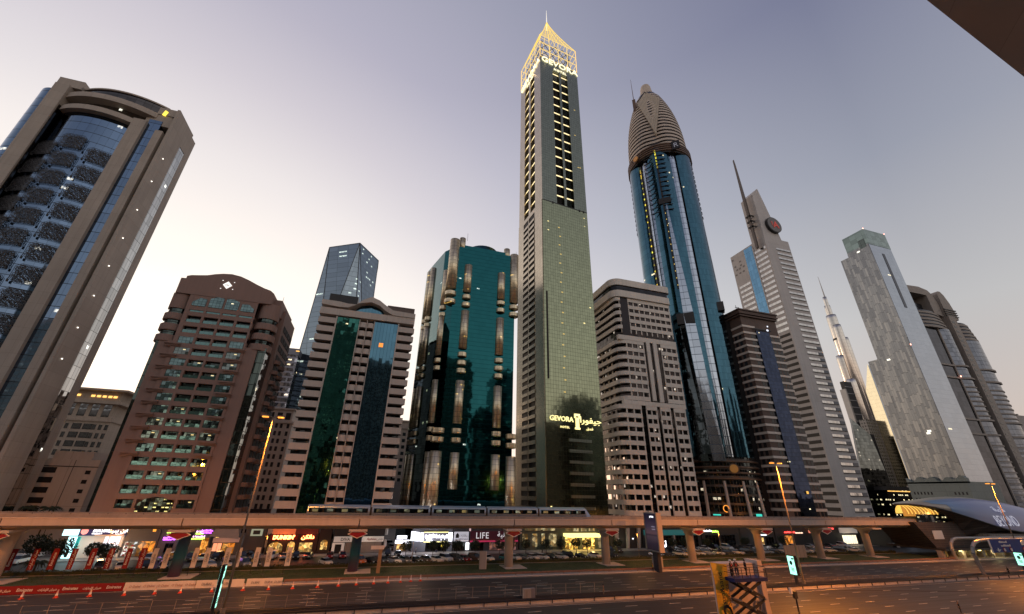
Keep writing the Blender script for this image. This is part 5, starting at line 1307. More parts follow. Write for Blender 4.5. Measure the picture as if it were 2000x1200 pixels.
# ---- 15. the pair of curved towers at the right edge
def twins():
    m_s = panel('taupe stone', (.27, .235, .205), 5, 3.6, .008, var=.05)
    m_k = glass('black flank glass', (.03, .032, .045), 2.4, 3.6, .02, .02, wob=.02, var=.4, rough=.1)
    m_g = glass('curved balcony glass', (.15, .165, .20), 1.8, 3.6, .05, .06, wob=.05, var=.3, rough=.15)
    m_v = plain('dark window', (.02, .02, .022), .2)
    def tower(x0, x1, y, top, lab, first):
        t = thing('curved_twin_tower', lab, 'tower', (x0, y, 0), 0, 'pair of curved towers at the right edge')
        MB().box(x0, x1, y + 3, y + 24, 0, top - 36).build('core', m_s, t)
        w = x1 - x0
        if first: MB().box(x0, x0 + 20, y - .3, y + 3, 0, top - 38).build('black_glazing', m_k, t)
        a0 = x0 + (21.5 if first else 5)
        MB().box(a0 - 1.4, a0, y - 1.0, y + 3, 0, top - 38).build('stone_fin', m_s, t)
        ar = arcpts(a0, x1 - 1, y, 2.4, 12)
        b = MB(); b.sm = True; n = len(ar)
        b.add([(px, py, 0) for px, py in ar] + [(px, py, top - 38) for px, py in ar], [(i, i + 1, n + i + 1, n + i) for i in range(n - 1)])
        b.build('curved_glazing', m_g, t)
        sl = MB().prism([(px - x0, py - y - .5) for px, py in ar] + [(x1 - 1 - x0, 2), (a0 - x0, 2)], 0, 1.0).mesh('balcony_slab', m_s)
        rep('balcony_slab', sl, t, [(0, 0, 8 + k * 3.6) for k in range(14)] + [(0, 0, 76 + k * 3.6) for k in range(7)])
        for z in (104, 114, 62, 72.5):
            MB().prism([(px, py - 1.3) for px, py in ar] + [(x1, y + 3), (a0 - 21, y + 3), (a0 - 21, y - 1.2)] if first else [(px, py - 1.3) for px, py in ar] + [(x1, y + 3), (a0, y + 3)], z, z + 1.3).build('belt_course', m_s, t)
        for k in range(5):
            z = top - 38 + k * 3.3; o = .4 * k
            ar2 = arcpts(x0 + 1.5 + o, x1 - 1 - o, y + .4 * k, 2.6, 12)
            MB().prism(ar2 + [(x1 - 1 - o, y + 20), (x0 + 1.5 + o, y + 20)], z, z + 1.7).build('crown_ledge', m_s, t)
            MB().prism([(px, py + .9) for px, py in ar2] + [(x1 - 2 - o, y + 19), (x0 + 2.5 + o, y + 19)], z + 1.7, z + 3.3).build('crown_glazing', m_k, t)
        return t
    t = tower(400, 438, 190, 184, 'curved dark glass tower with open arch crown directly behind the patchwork tower', True)
    # open arched crown frame
    o = [(400, 163), (440, 163), (440.6, 172), (438.5, 180), (434, 184), (424, 185.5), (400, 184)]
    b = MB(); b.extr([(400, 178.5), (430, 178.8), (434, 184.2), (424, 186), (400, 184.5)], 191, 206).extr([(430, 162), (441, 160), (441, 172), (438.5, 180), (434, 184.2), (430, 178.8)], 191, 206)
    b.build('crown_arch', m_s, t)
    MB().box(404, 428, 196, 204, 163, 172).build('crown_plant', m_g, t)
    MB().box(404, 432, 205, 206.5, 162, 179).build('crown_back', panel('warm pale stone', (.5, .38, .25), 5, 5), t)
    t2 = tower(446, 472, 190, 178, 'curved dark glass tower with stone spine and rounded fin crown, rightmost of the pair', False)
    MB().box(440.8, 449.5, 188.3, 200, 0, 160).build('stone_spine', m_s, t2)
    me = MB().box(0, 3.0, -.12, .2, 0, 1.7).mesh('spine_opening', m_v)
    rep('spine_opening', me, t2, [(-3.6, -1.7, 10 + k * 4.1) for k in range(36)])
    pf = [(441, 158), (455, 158), (454.2, 166), (452.5, 174), (449.5, 181), (446.5, 184), (443.5, 183.8), (441.5, 181)]
    MB().extr(pf, 189, 206).build('crown_fin', m_s, t2)
    me = MB().box(-6, 9.5, -.6, .1, 0, .8).mesh('crown_rib', m_dark)
    rep('crown_rib', me, t2, [(0, -1, 160 + k * 2.0) for k in range(4)])
    b = MB().box(398.5, 399, 188, 188.6, 115, 116).box(418, 418.5, 187, 187.5, 105, 106)
    b.build('warning_light', emis('red warning light', (1, .35, .25), 5), t)
    t3 = thing('grey_edge_block', 'grey block low at the right edge beyond the curved towers', 'building', (655, 260, 0))
    MB().box(642, 720, 260, 290, 0, 104).build('wall', m_conc2, t3)
    for k in range(3): MB().box(641 + k * 6, 643.5 + k * 6, 262, 266, 104, 106).build('roof_block', m_dark, t3)
twins()
# low building behind the station at the right edge
def edge_shop():
    t = thing('station_side_building', 'grey banded low building with lit white doorway behind the station at right', 'building', (480, 230, 0))
    g = glass('banded grey glass', (.09, .085, .085), 3, 4.2, .03, .2, frame=(.25, .23, .22), wob=.03, lit=.05, lits=1.5)
    MB().box(462, 560, 228, 250, 0, 48).build('facade', g, t)
    MB().box(470, 473, 227.6, 228, 34, 40).build('lit_doorway', emis('white doorway', (1, .9, .8), 2), t)
edge_shop()

# ---- towers across the highway, behind the viewpoint (they show only as reflections)
def opposite():
    m1 = glass('opposite dark glass', (.10, .13, .14), 2, 3.5, .08, .25, frame=(.10, .09, .085), lit=.05, litcol=(1, .85, .6), wob=.02, lits=1.2)
    m2 = panel('opposite pale bands', (.30, .27, .24), 3, 3.5, .35, (.02, .02, .02))
    OP = ((-330, 70, 90, m2), (-255, 40, 125, m1), (-210, 44, 70, m2), (-160, 40, 105, m1), (-112, 36, 84, m2), (-64, 36, 152, m1), (-24, 34, 118, m2), (14, 26, 60, m1), (44, 32, 132, m2), (80, 16, 84, m1), (98, 22, 122, m1), (124, 24, 58, m2), (152, 30, 74, m2), (186, 14, 104, m1), (204, 34, 84, m2), (244, 40, 112, m1), (290, 60, 80, m2), (356, 50, 120, m1))
    for i, (x, w, h, m_) in enumerate(OP):
        y, d = -62 - (i % 3) * 7, 30; lb = '%s tower behind the viewpoint, %s from the left' % ('pale banded' if m_ is m2 else 'dark glass', ('first', 'second', 'third', 'fourth', 'fifth', 'sixth', 'seventh', 'eighth', 'ninth', 'tenth', 'eleventh', 'twelfth', 'thirteenth', 'fourteenth', 'fifteenth', 'sixteenth', 'seventeenth', 'eighteenth')[i])
        t = thing('opposite_tower', lb, 'tower', (x, y, 0), 0, 'towers across the highway behind the viewpoint')
        MB().box(x, x + w, y - d, y, 0, h).build('facade', m_, t)
        MB().box(x + 4, x + w - 4, y - d + 4, y - 4, h, h + 5).build('roof_block', m_conc2, t)
opposite()
# ================================================================== METRO STATION
def station():
    m_sh = plain('station shell champagne', (.36, .31, .25), .35, .5, var=.08, scale=.1)
    def adm():
        m, t, b = newmat('blue violet advertising wrap')
        p, h, z, s = coords(t)
        rp = N(t, 'ShaderNodeValToRGB'); t.links.new(M(t, 'DIVIDE', s.outputs['X'], 45.0), rp.inputs[0])
        setramp(rp, [(0, (.10, .26, .38)), (.25, (.11, .20, .36)), (.5, (.13, .15, .32)), (1, (.16, .16, .36))])
        t.links.new(rp.outputs[0], b.inputs['Base Color']); b.inputs['Roughness'].default_value = .3
        return m
    m_ad = adm(); m_dk = plain('station dark metal', (.05, .045, .042), .4, .3)
    m_sl = panel('dark slatted cladding', (.075, .058, .05), 4, .55, .02, (.15, .12, .10), .6, var=.3)
    t = thing('metro_station', 'metro station with curved champagne shell, blue violet advert and lit arched mouth at right', 'station', (187, 116, 0))
    # shell: lofted along x. ridge height, lower edge height and lower edge y at each station
    K = [(180.7, 16.3, 16.2, .3), (184, 16.8, 16.3, 2.4), (188, 17.2, 16.0, 4.4), (192, 17.6, 15.4, 6.0), (197, 18.1, 14.1, 7.7), (204, 18.8, 12.2, 9.0), (211, 19.2, 10.4, 9.7), (218, 19.2, 8.9, 10), (226, 18.8, 8.0, 10), (236, 18.0, 7.7, 9.8), (248, 16.4, 7.6, 8.6), (260, 14.2, 7.7, 6.2), (270, 11.2, 8.4, 2.4)]
    cyy = 114.0
    def sec(k, n=12):
        x, zt, zb, w = k
        return [(x, cyy - w * math.sin(math.pi / 2 * i / n) ** 1.0, zb + (zt - zb) * (math.cos(math.pi / 2 * i / n) ** .75 if i < n else 0)) for i in range(n + 1)]
    n = 12
    for side in (1, -1):
        vs = []
        for k in K: vs += [(x, cyy + (y - cyy) * side, z) for x, y, z in sec(k)]
        top = MB(); top.sm = True; ad = MB(); ad.sm = True
        ft, fa = [], []
        for j in range(len(K) - 1):
            for i in range(n):
                f = (j * (n + 1) + i, j * (n + 1) + i + 1, (j + 1) * (n + 1) + i + 1, (j + 1) * (n + 1) + i)
                if side < 0: f = tuple(reversed(f))
                x = K[j][0]
                ((fa if (side > 0 and x >= 190 and 3 <= i < 12 and i - 3 <= (x - 188) / 1.0) else ft)).append(f)
        top.add(vs, ft); top.build('roof_shell', m_sh, t)
        if fa: ad.add([(x, y - .05, z + .03) for x, y, z in vs], fa); sa = ad.build('advert_wrap', m_ad, t)
    # rim along the lower edge and glazed band under it
    b = MB()
    for a_, c_ in zip(K, K[1:]):
        p, q = sec(a_)[-1], sec(c_)[-1]; b.tube(p, q, .3, n=6)
    b.build('rim', m_dk, t)
    # side wall under the shell
    m_gz = glass('station glazing', (.10, .10, .10), 1.4, 1.6, .08, .06, lit=.25, litcol=(1, .85, .45), lits=1.6, wob=.1, var=.5)
    MB().box(209, 285, 104.6, 123, 5.6, 7.4).build('concourse_band', panel('pale slatted band', (.30, .26, .22), 1.4, 5, .1), t)
    b = MB(); up_ = [(184, 111.5, 16.2), (188, 109.5, 15.9), (192, 107.9, 15.3), (197, 106.2, 14.0), (204, 104.9, 12.1), (211, 104.2, 10.3), (218, 103.9, 8.8)]; lo_ = [(185.2, 111.8, 15.9), (191.7, 110.3, 15.2), (198.1, 109.4, 13.0), (201, 109.2, 11.2), (202.4, 109.2, 10.0), (203.8, 109.1, 8.2), (205, 109.0, 6.6)]
    b.add(up_ + lo_, [(i, i + 1, i + 8, i + 7) for i in range(6)]); b.build('dark_wing', m_sl, t)
    b = MB().extr([(187.2, 3.0), (236, 3.0), (236, 7.4), (205.5, 7.4), (203, 10.8), (180, 10.8)], 109.2, 122); b.build('slatted_wall', m_sl, t)
    MB().box(184.4, 199.6, 110.2, 110.4, 10.8, 13.2).build('lit_gallery', m_gz, t)
    # arched mouth with warm ribs under the tip
    m_in = emis('warm rib light', (1, .62, .12), 1.1)
    b = MB()
    for k in range(9):
        x = 183.8 + k * 1.15; zt = 16.4 + k * .05 - .4; 
        pts = [(x, cyy - (2.0 + k * .42) * math.sin(math.pi / 2 * i / 6), 13.2 + (zt - 13.2) * math.cos(math.pi / 2 * i / 6)) for i in range(-6, 7)]
        b.path(pts, .13, 5)
    b.build('lit_rib', m_in, t)
    MB().box(184.2, 203, 113.9, 114.1, 12.4, 16.0).build('lit_end_wall', emis('amber glazed wall', (1, .5, .1), .35), t)
    MB().box(182.6, 203, 112.6, 117, 11.1, 12.0).build('platform_edge', m_dk, t)
    l = bpy.data.lights.new('station_light', 'POINT'); l.energy = 900; l.color = (1, .66, .25); l.shadow_soft_size = 1
    o = bpy.data.objects.new('station_light', l); COL.objects.link(o); o.parent = t; o.location = (11, -2, 13.2)
    # white notice panel, ground floor piers and lamps
    MB().box(187.6, 192.4, 108.95, 109.15, 5.6, 8.2).build('notice_panel', emis('dim notice', (.6, .55, .5), .10, (.5, .46, .42)), t)
    MB().box(186, 240, 106.2, 124, 2.4, 3.0).build('canopy', m_dk, t)
    for k in range(9):
        x = 186 + k * 5.2
        MB().extr([(x, 0), (x + 1.1, 0), (x + 1.6, 2.4), (x - .2, 2.4)], 107.5, 109.0).build('pier', m_conc2, t)
    me = MB().box(-.3, .3, -.3, .3, 0, .12).mesh('ceiling_lamp', emis('yellow ceiling lamp', (1, .8, .25), 9))
    rep('ceiling_lamp', me, t, [(x, -9.6, 2.25) for x in (6.5, 13, 16.5, 25.5, 31)])
    MB().box(192, 236, 111, 112, 0, 2.4).build('lobby_wall', room('lobby light', (1, .72, .2), .5, .8), t)
    for x in (196, 212):
        l = bpy.data.lights.new('lobby_light', 'POINT'); l.energy = 260; l.color = (1, .8, .35); l.shadow_soft_size = .5
        o = bpy.data.objects.new('lobby_light', l); COL.objects.link(o); o.parent = t; o.location = (x - 187, -9.2, 1.9)
    m_wl = emis('pale lettering', (.8, .8, .95), .35)
    b0 = txt('BEYOND', 5.0, m_wl, sa, (33.6, -12.45, 9.9), 'advert_lettering', rot=(R(74), 0, 0), ext=.05, sx=.62)
    txt(arab('للحياة'), 3.0, m_wl, sa, (34.0, -11.3, 14.5), 'advert_lettering', rot=(R(50), 0, 0), ext=.05, sx=.9)
station()

# ================================================================== SHOP FRONTS (y = 147)
FY = 147.0
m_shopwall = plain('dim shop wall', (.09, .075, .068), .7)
m_dim = glass('shop window dark', (.05, .055, .06), 1.5, 3, .05, .03, wob=.05, var=.5, lit=.1, litcol=(1, .8, .5), lits=.8)
def shop(name, label, x0, x1, h, wall, y=FY, d=2.6):
    t = thing(name, label, 'shop', (x0, y, 0), 0, 'lit shops under the viaduct')
    MB().box(x0, x1, y, y + d, .1, h).build('wall', wall, t); return t
def win(t, x0, x1, z0, z1, mat, y=FY, nm='shop_window', arch=False):
    if arch:
        c = (x0 + x1) / 2; r = (x1 - x0) / 2
        o = [(x0, z0), (x1, z0)] + [(c + r * math.cos(a), z1 - r * .8 + r * .8 * math.sin(a)) for a in [math.pi * i / 8 for i in range(9)]]
        w = MB().extr(o, y - .06, y + .1).build(nm, mat, t)
    else: w = MB().box(x0, x1, y - .06, y + .1, z0, z1).build(nm, mat, t)
    f = MB()
    for k in range(1, max(2, int((x1 - x0) / 1.6) + 1)):
        xx = x0 + (x1 - x0) * k / (int((x1 - x0) / 1.6) + 1); f.box(xx - .04, xx + .04, y - .1, y - .06, z0, z1 - (.5 if arch else 0))
    f.box(x0 - .08, x1 + .08, y - .14, y - .06, z0 - .12, z0).build('window_frame', m_dark, w)
    return w
def arealight(t, x, y, z, e, col, sx=4, sy=1.0):
    """light that the lit sign or shop window throws on the pavement"""
    l = bpy.data.lights.new('shop_light', 'POINT'); l.energy = e; l.color = col; l.shadow_soft_size = .8
    o = bpy.data.objects.new('shop_light', l); COL.objects.link(o); o.parent = t; o.location = (x - t.location.x, y - t.location.y, z)
m_roomw = room('white shop light', (.85, .95, 1.0), 2.0, 1.3); m_roomy = room('yellow shop light', (1, .72, .25), 2.0, 1.1); m_roomo = room('orange shop light', (1, .45, .08), 1.7, 1.1)
m_cw = emis('cyan white sign', (.55, .95, 1.0), 2.2); m_ww = emis('white sign glare', (.9, .92, 1.0), 2.6); m_wt = emis('white sign letters', (.95, .97, 1), 1.8)
m_navy = emis('navy sign face', (.035, .03, .10), .6)
# pharmacy
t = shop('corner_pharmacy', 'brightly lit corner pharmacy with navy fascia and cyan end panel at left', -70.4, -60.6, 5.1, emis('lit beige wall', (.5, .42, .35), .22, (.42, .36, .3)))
s = MB().box(-70.3, -60.4, 146.4, 147, 5.15, 7.1).build('fascia', m_navy, t)
txt('BinSina', 1.25, m_wt, s, (4.7, -.66, 5.95), 'fascia_lettering', ext=.03, bold=.03, shear=.2); txt('PHARMACY', .42, m_wt, s, (4.0, -.66, 5.45), 'fascia_lettering', bold=.01)
txt(arab('ابن سينا'), 1.3, m_wt, s, (8.3, -.66, 5.9), 'fascia_lettering', bold=.02); txt(arab('صيدلية'), .5, m_wt, s, (8.6, -.66, 5.4), 'fascia_lettering')
b = MB(); n = 16; b.extr([(-69.2 + .75 * math.cos(2 * math.pi * i / n), 6.15 + .75 * math.sin(2 * math.pi * i / n)) for i in range(n)], 146.3, 146.4); b.build('round_logo', emis('red white logo', (1, .35, .3), 1.2), s)
MB().box(-66.8, -60.6, 146.33, 146.4, 5.2, 5.3).build('stripe', emis('orange stripe', (1, .5, .2), 1.0), s)
MB().box(-73.6, -70.4, 146.4, 147, 5.2, 7.1).build('end_panel', m_cw, t)
MB().box(-71.6, -69.8, 145.6, 145.9, .3, 5.0).build('totem', m_cw, t); MB().box(-69.8, -69.2, 145.6, 146.0, .3, 5.0).build('totem_edge', emis('teal edge', (.02, .35, .33), .5), t)
MB().box(-71.0, -70.4, 145.5, 145.6, .5, 2.4).build('totem_slot', m_dark, t)
win(t, -64.6, -61.2, .3, 4.9, m_roomw); MB().box(-64.6, -61.2, 146.9, 146.93, 2.9, 4.9).build('white_blind', emis('white blind', (.85, .87, 1), .8), t)
arealight(t, -68, 144.5, 3.4, 260, (.75, .95, 1)); arealight(t, -62.5, 144.5, 3.4, 200, (.9, .95, 1))
# neighbouring lit shop
t = shop('nutrition_shop', 'shop with white lit lattice signs and orange interior right of the corner pharmacy', -60.4, -52.8, 6.6, m_shopwall)
win(t, -59.9, -57.2, .3, 3.6, m_roomw); win(t, -56.8, -53.2, .3, 3.7, m_roomo)
b = MB()
for k in range(7): b.box(-59.6 + (k % 2) * 1.3, -59.0 + (k % 2) * 1.3, 146.8, 146.86, .5 + k * .42, .8 + k * .42)
b.build('vertical_sign_marks', m_red, t)
MB().box(-54.6, -53.9, 146.7, 146.85, 6.0, 6.9).build('orange_sign', emis('orange sign', (1, .4, .05), 1.2), t)
arealight(t, -57, 144.5, 2.6, 150, (1, .85, .6))
def neon(parent, x, z, w, mat, hh=.45, seed=0):
    """illegible glowing sign line made of short uneven strokes"""
    rr = random.Random(seed); b = MB(); xx = x
    while xx < x + w:
        ww = rr.uniform(.08, .3); z0 = z + rr.uniform(0, .12); z1 = z + hh * rr.uniform(.45, 1); b.box(xx, xx + ww, 146.55, 146.62, z0, z1)
        if rr.random() < .6: b.box(xx, xx + ww + .12, 146.56, 146.61, z, z + .1)
        xx += ww + rr.uniform(.02, .1)
    return b.build('neon_sign', mat, parent)
m_pu = emis('violet neon', (.62, .12, 1.0), 3.5); m_gn = emis('lime neon', (.55, 1.0, .12), 3.0); m_pk = emis('pink neon', (.95, .45, .9), 2.4)
t = shop('neon_sign_building', 'dim grey building carrying many violet and lime neon signs around the first blue pillar', -52.6, -40.6, 8.4, m_shopwall)
for i, (x, z, w, mt) in enumerate(((-51.6, 4.4, 2.6, m_pu), (-51.6, 3.95, 2.8, m_pu), (-51.2, 5.6, 1.7, m_gn), (-46.9, 4.6, 2.3, m_pk), (-46.9, 4.1, 2.3, m_gn), (-44.4, 4.6, 2.2, m_pk), (-44.4, 4.1, 2.2, m_gn), (-47.4, 5.8, 1.2, m_pk), (-47.4, 5.3, 1.2, m_gn), (-45.8, 5.8, 1.0, m_pk), (-45.8, 5.3, 1.0, m_gn), (-44.4, 5.8, 1.6, m_pk), (-44.4, 5.3, 1.6, m_gn), (-45.4, 7.0, 1.6, m_pk), (-45.4, 6.5, 1.6, m_gn), (-42.7, 7.2, 1.8, m_gn), (-43.1, 6.7, 2.4, m_gn), (-43.2, 6.0, 2.4, m_pu), (-43.2, 5.5, 2.4, m_pu))):
    neon(t, x, z, w, mt, seed=i)
win(t, -50.8, -49, 1.0, 3.2, m_dim); win(t, -42.6, -41.0, .4, 4.4, m_roomo)
arealight(t, -46, 144.8, 4.5, 120, (.85, .75, .6)); arealight(t, -50, 144.8, 4.0, 60, (.7, .3, 1))
t = shop('cafe_with_awning', 'cafe with pale tent awning and orange lit windows right of the neon signs', -40.0, -33.4, 4.6, m_shopwall)
b = MB(); b.add([(-40.4, 144.6, 4.9), (-33.2, 144.6, 4.3), (-34.5, 147.2, 6.6), (-39.6, 147.2, 7.6)], [(0, 1, 2, 3)]); b.build('awning', plain('awning cloth', (.28, .2, .15), .8), t)
MB().box(-39.9, -33.5, 146.6, 146.9, 3.3, 4.4).build('fascia', emis('dim pink fascia', (.5, .26, .2), .35), t)
win(t, -39.6, -37.6, 1.2, 3.1, emis('salmon window', (1, .38, .2), 1.0)); win(t, -37.3, -34.4, .6, 3.1, m_roomo)
neon(t, -39.4, 4.5, 4.5, emis('amber neon', (1, .6, .15), 2.2), seed=50); arealight(t, -37, 144.8, 2.4, 120, (1, .55, .2))
# car port building behind
t = shop('lit_back_building', 'small building with pale lit fascia behind the parked cars left of the doughnut shop', -33.0, -27.6, 6.8, m_shopwall, 149.5)
MB().box(-31.6, -28.6, 149.2, 149.5, 4.6, 6.6).build('lit_frame', emis('pale green frame', (.45, .5, .35), .5), t); MB().box(-31.0, -29.2, 149.1, 149.2, 5.0, 6.0).build('dark_inset', m_dark, t)
# doughnut shop
t = shop('doughnut_shop', 'black doughnut shop with glowing orange name and arched lit windows', -26.4, -13.2, 5.2, plain('black render', (.02, .012, .012), .5))
MB().box(-25.6, -19.6, 146.95, 149, 5.2, 8.2).build('orange_wall', emis('orange lit wall', (.55, .13, .04), .55, (.4, .12, .06)), t)
MB().box(-19.6, -13.4, 147, 149, 5.2, 8.2).build('maroon_wall', plain('maroon render', (.10, .025, .02), .7), t)
m_dn = emis('orange yellow letters', (1.0, .50, .14), 4.5); m_dr = emis('red halo', (1.0, .05, .03), 1.6)
hs = MB().box(-25.9, -18.7, 146.9, 146.96, 3.75, 5.0).build('sign_halo', plain('sign back', (.10, .01, .01), .5), t)
txt("DUNKIN'", 1.35, m_dn, hs, (4.05, -.2, 3.95), 'shop_lettering', ext=.06, bold=.06, sx=1.02); txt("DUNKIN'", 1.35, m_dr, hs, (4.05, -.12, 3.92), 'letter_halo', ext=.02, bold=.14, sx=1.02)
hs2 = MB().box(-17.9, -14.0, 146.9, 146.96, 3.7, 5.0).build('sign_halo', plain('sign back', (.10, .01, .01), .5), t)
txt(arab('دانكن'), 1.35, m_dn, hs2, (10.4, -.2, 4.05), 'shop_lettering', ext=.06, bold=.05, sx=1.15); txt(arab('دانكن'), 1.35, m_dr, hs2, (10.4, -.12, 4.03), 'letter_halo', ext=.02, bold=.12, sx=1.15)
for a, c_, z0, z1, ar in ((-26.0, -22.2, .7, 3.3, True), (-21.0, -19.1, .5, 3.3, True), (-17.9, -14.4, .7, 3.0, False)): win(t, a, c_, z0, z1, m_roomy, arch=ar)
t2 = shop('arched_window_annex', 'black annex with one small arched yellow window right of the doughnut shop', -13.0, -9.6, 6.4, plain('black render', (.02, .012, .012), .5))
win(t2, -12.2, -10.4, 1.2, 3.7, m_roomy, arch=True)
arealight(t, -22.5, 144.6, 4.2, 330, (1, .25, .08)); arealight(t, -16, 144.6, 4.2, 260, (1, .12, .06)); arealight(t2, -11.4, 144.6, 2.2, 60, (1, .7, .3))
# fashion shop
t = shop('fashion_shop', 'closed fashion shop with long white fascia and grey shutters behind the second blue pillar', -9.2, 5.6, 8.0, plain('black upper wall', (.02, .018, .018), .6))
m_fw = emis('dim white fascia', (.75, .66, .58), .22, (.5, .46, .42))
s = MB().box(-8.8, 5.4, 146.5, 147, 3.1, 4.5).build('fascia', m_fw, t)
txt('DIVA', 1.15, m_dark, s, (3.6, -.55, 3.4), 'fascia_lettering', ext=.02, bold=.02); txt('Fashion', .9, m_red, s, (11.0, -.55, 3.5), 'fascia_lettering', ext=.02, shear=.4, bold=.02)
txt(arab('فاشن'), .8, m_dark, s, (13.4, -.55, 3.5), 'fascia_lettering', ext=.02)
m_sh = panel('grey roller shutter', (.24, .21, .19), 4, .25, .02, rough=.5)
MB().box(-5.4, -2.6, 146.85, 147, .2, 3.0).build('shutter', m_sh, t); MB().box(-1.0, 4.9, 146.85, 147, .2, 3.0).build('shutter', m_sh, t)
MB().box(-9.0, -5.6, 146.7, 147, .1, 2.9).build('porch', m_fw, t); MB().box(-8.2, -6.4, 146.6, 146.7, .1, 2.5).build('doorway', m_black, t)
arealight(t, 1, 144.5, 3.8, 60, (1, .8, .6))
# bright white shops
t = shop('corner_kiosk', 'small bright kiosk with overexposed white signs and yellow window across the open car park', 8.8, 13.2, 3.4, m_shopwall, 148.5)
MB().box(9.4, 12.4, 148.1, 148.5, 3.6, 4.5).build('white_sign', m_ww, t); MB().box(9.0, 13.6, 148.1, 148.5, 2.4, 3.3).build('white_sign', m_ww, t); win(t, 9.6, 12.2, .5, 2.2, m_roomy, 148.5)
t = shop('white_sign_shop', 'shop whose white sign boxes glare brightest under the viaduct', 14.0, 26.6, 6.8, plain('grey blue wall', (.10, .105, .12), .6))
b = MB(); b.add([(13.4, 145.2, 5.9), (16.0, 146.6, 5.5), (16.0, 146.6, 3.1), (13.4, 145.2, 3.4), (13.4, 145.6, 5.9), (16.0, 147, 5.5), (16.0, 147, 3.1), (13.4, 145.6, 3.4)], [(0, 3, 2, 1), (4, 5, 6, 7), (0, 1, 5, 4), (3, 7, 6, 2), (0, 4, 7, 3), (1, 2, 6, 5)]); b.build('angled_sign', m_ww, t)
MB().box(16.3, 17.3, 146.5, 147, 3.0, 5.4).box(25.2, 26.4, 146.5, 147, 3.0, 5.4).build('white_end_box', m_ww, t)
s = MB().box(17.4, 25.1, 146.6, 147, 3.1, 5.5).build('sign_board', plain('grey sign back', (.2, .2, .22), .4), t)
neon(s, 17.8, 3.9, 3.4, m_ww, 1.2, 31); neon(s, 21.4, 3.9, 3.3, m_ww, 1.2, 32); neon(s, 18.4, 3.2, 1.6, m_ww, .5, 33); neon(s, 22.8, 3.2, 1.6, m_ww, .5, 34)
MB().box(17.4, 25.1, 146.5, 146.6, 2.8, 2.95).box(17.4, 25.1, 146.5, 146.6, 5.45, 5.6).build('yellow_light_line', emis('yellow line', (1, .9, .35), 2.2), s)
win(t, 18.2, 21.4, .3, 2.7, m_dim); w = win(t, 21.8, 24.8, .3, 2.7, m_dim)
e = MB().path([(22.9, 146.8, 1.3), (23.3, 146.8, 2.0), (23.7, 146.8, 1.3)], .1, 5).path([(23.1, 146.8, 2.2), (23.5, 146.8, 1.5), (24.0, 146.8, 2.2)], .1, 5).build('yellow_emblem', emis('yellow emblem light', (1, .75, .08), 1.6), w)
arealight(t, 19, 144.2, 3.4, 600, (.85, .85, 1)); arealight(t, 11, 144.6, 3.0, 450, (.85, .85, 1)); arealight(t, 25, 144.4, 3.0, 160, (.9, .9, 1))
t = shop('opticians_shop', 'opticians with square white sign between the glaring sign boxes and the dark pharmacy', 26.9, 31.8, 6.9, plain('dark grey wall', (.05, .05, .055), .6))
s = MB().box(27.0, 31.7, 146.5, 147, 2.9, 5.6).build('square_sign', emis('soft white sign', (.72, .72, .80), .42), t)
txt('OPTICIANS', .62, plain('sign grey', (.12, .12, .2), .5), s, (3.0, -.55, 3.3), 'sign_lettering', ext=.02, bold=.01); txt(arab('نظارات'), .95, plain('sign grey', (.12, .12, .2), .5), s, (3.1, -.55, 4.3), 'sign_lettering', ext=.02)
MB().extr([(27.5, 3.9), (28.5, 3.9), (28.5, 4.8), (28.0, 5.3), (27.5, 4.8)], 146.42, 146.5).build('lantern_mark', m_black, s)
win(t, 27.2, 30.6, .3, 2.6, m_dim); MB().box(30.9, 31.9, 146.2, 146.6, .6, 2.6).build('upright_light_box', m_ww, t); arealight(t, 31.2, 144.6, 1.8, 60, (1, 1, .9))
t = shop('life_pharmacy', 'dark maroon pharmacy with tall white serif letters around the first bare pillar', 32.2, 48.6, 8.0, plain('dark grey wall', (.05, .05, .055), .6))
s = MB().box(32.3, 48.4, 146.5, 147, 3.1, 5.8).build('fascia', emis('maroon fascia', (.10, .01, .03), .15, (.035, .008, .012)), t)
txt('LIFE', 2.5, emis('white serif letters', (.8, .78, .8), .7), s, (4.0, -.6, 3.7), 'fascia_lettering', ext=.04, sx=.95, spacing=1.1)
txt(arab('صيدلية'), 2.1, emis('white serif letters', (.8, .78, .8), .7), s, (12.4, -.6, 4.1), 'fascia_lettering', ext=.04, sx=1.1)
MB().box(32.3, 48.4, 146.3, 147, 2.7, 3.1).build('magenta_strip', emis('magenta strip', (.55, .03, .12), .5), t)
MB().box(31.9, 32.3, 146.5, 147, 5.8, 7.4).box(47.6, 48.4, 146.3, 147, 5.8, 7.4).build('small_flag_sign', emis('pale pink sign', (.9, .6, .6), .6), t)
win(t, 32.8, 36.8, .3, 2.5, m_dim); win(t, 38.8, 47.8, .3, 2.5, room('pharmacy light', (.8, .45, .45), .5, 1.2))
t = shop('hotel_side_wing', 'dark hotel wing with tall pale lit windows and cafe tables outside', 49.2, 63.0, 9.0, plain('dark green wall', (.05, .055, .045), .5))
m_py = room('pale yellow light', (.85, .8, .45), .9, .9)
for a, c_ in ((50.2, 52.0), (53.6, 55.4), (57.0, 58.2), (59.6, 62.4)): win(t, a, c_, 1.0, 4.9, m_py)
win(t, 51, 62, 5.8, 7.2, m_py); arealight(t, 55, 144.5, 3.0, 90, (1, .9, .6))
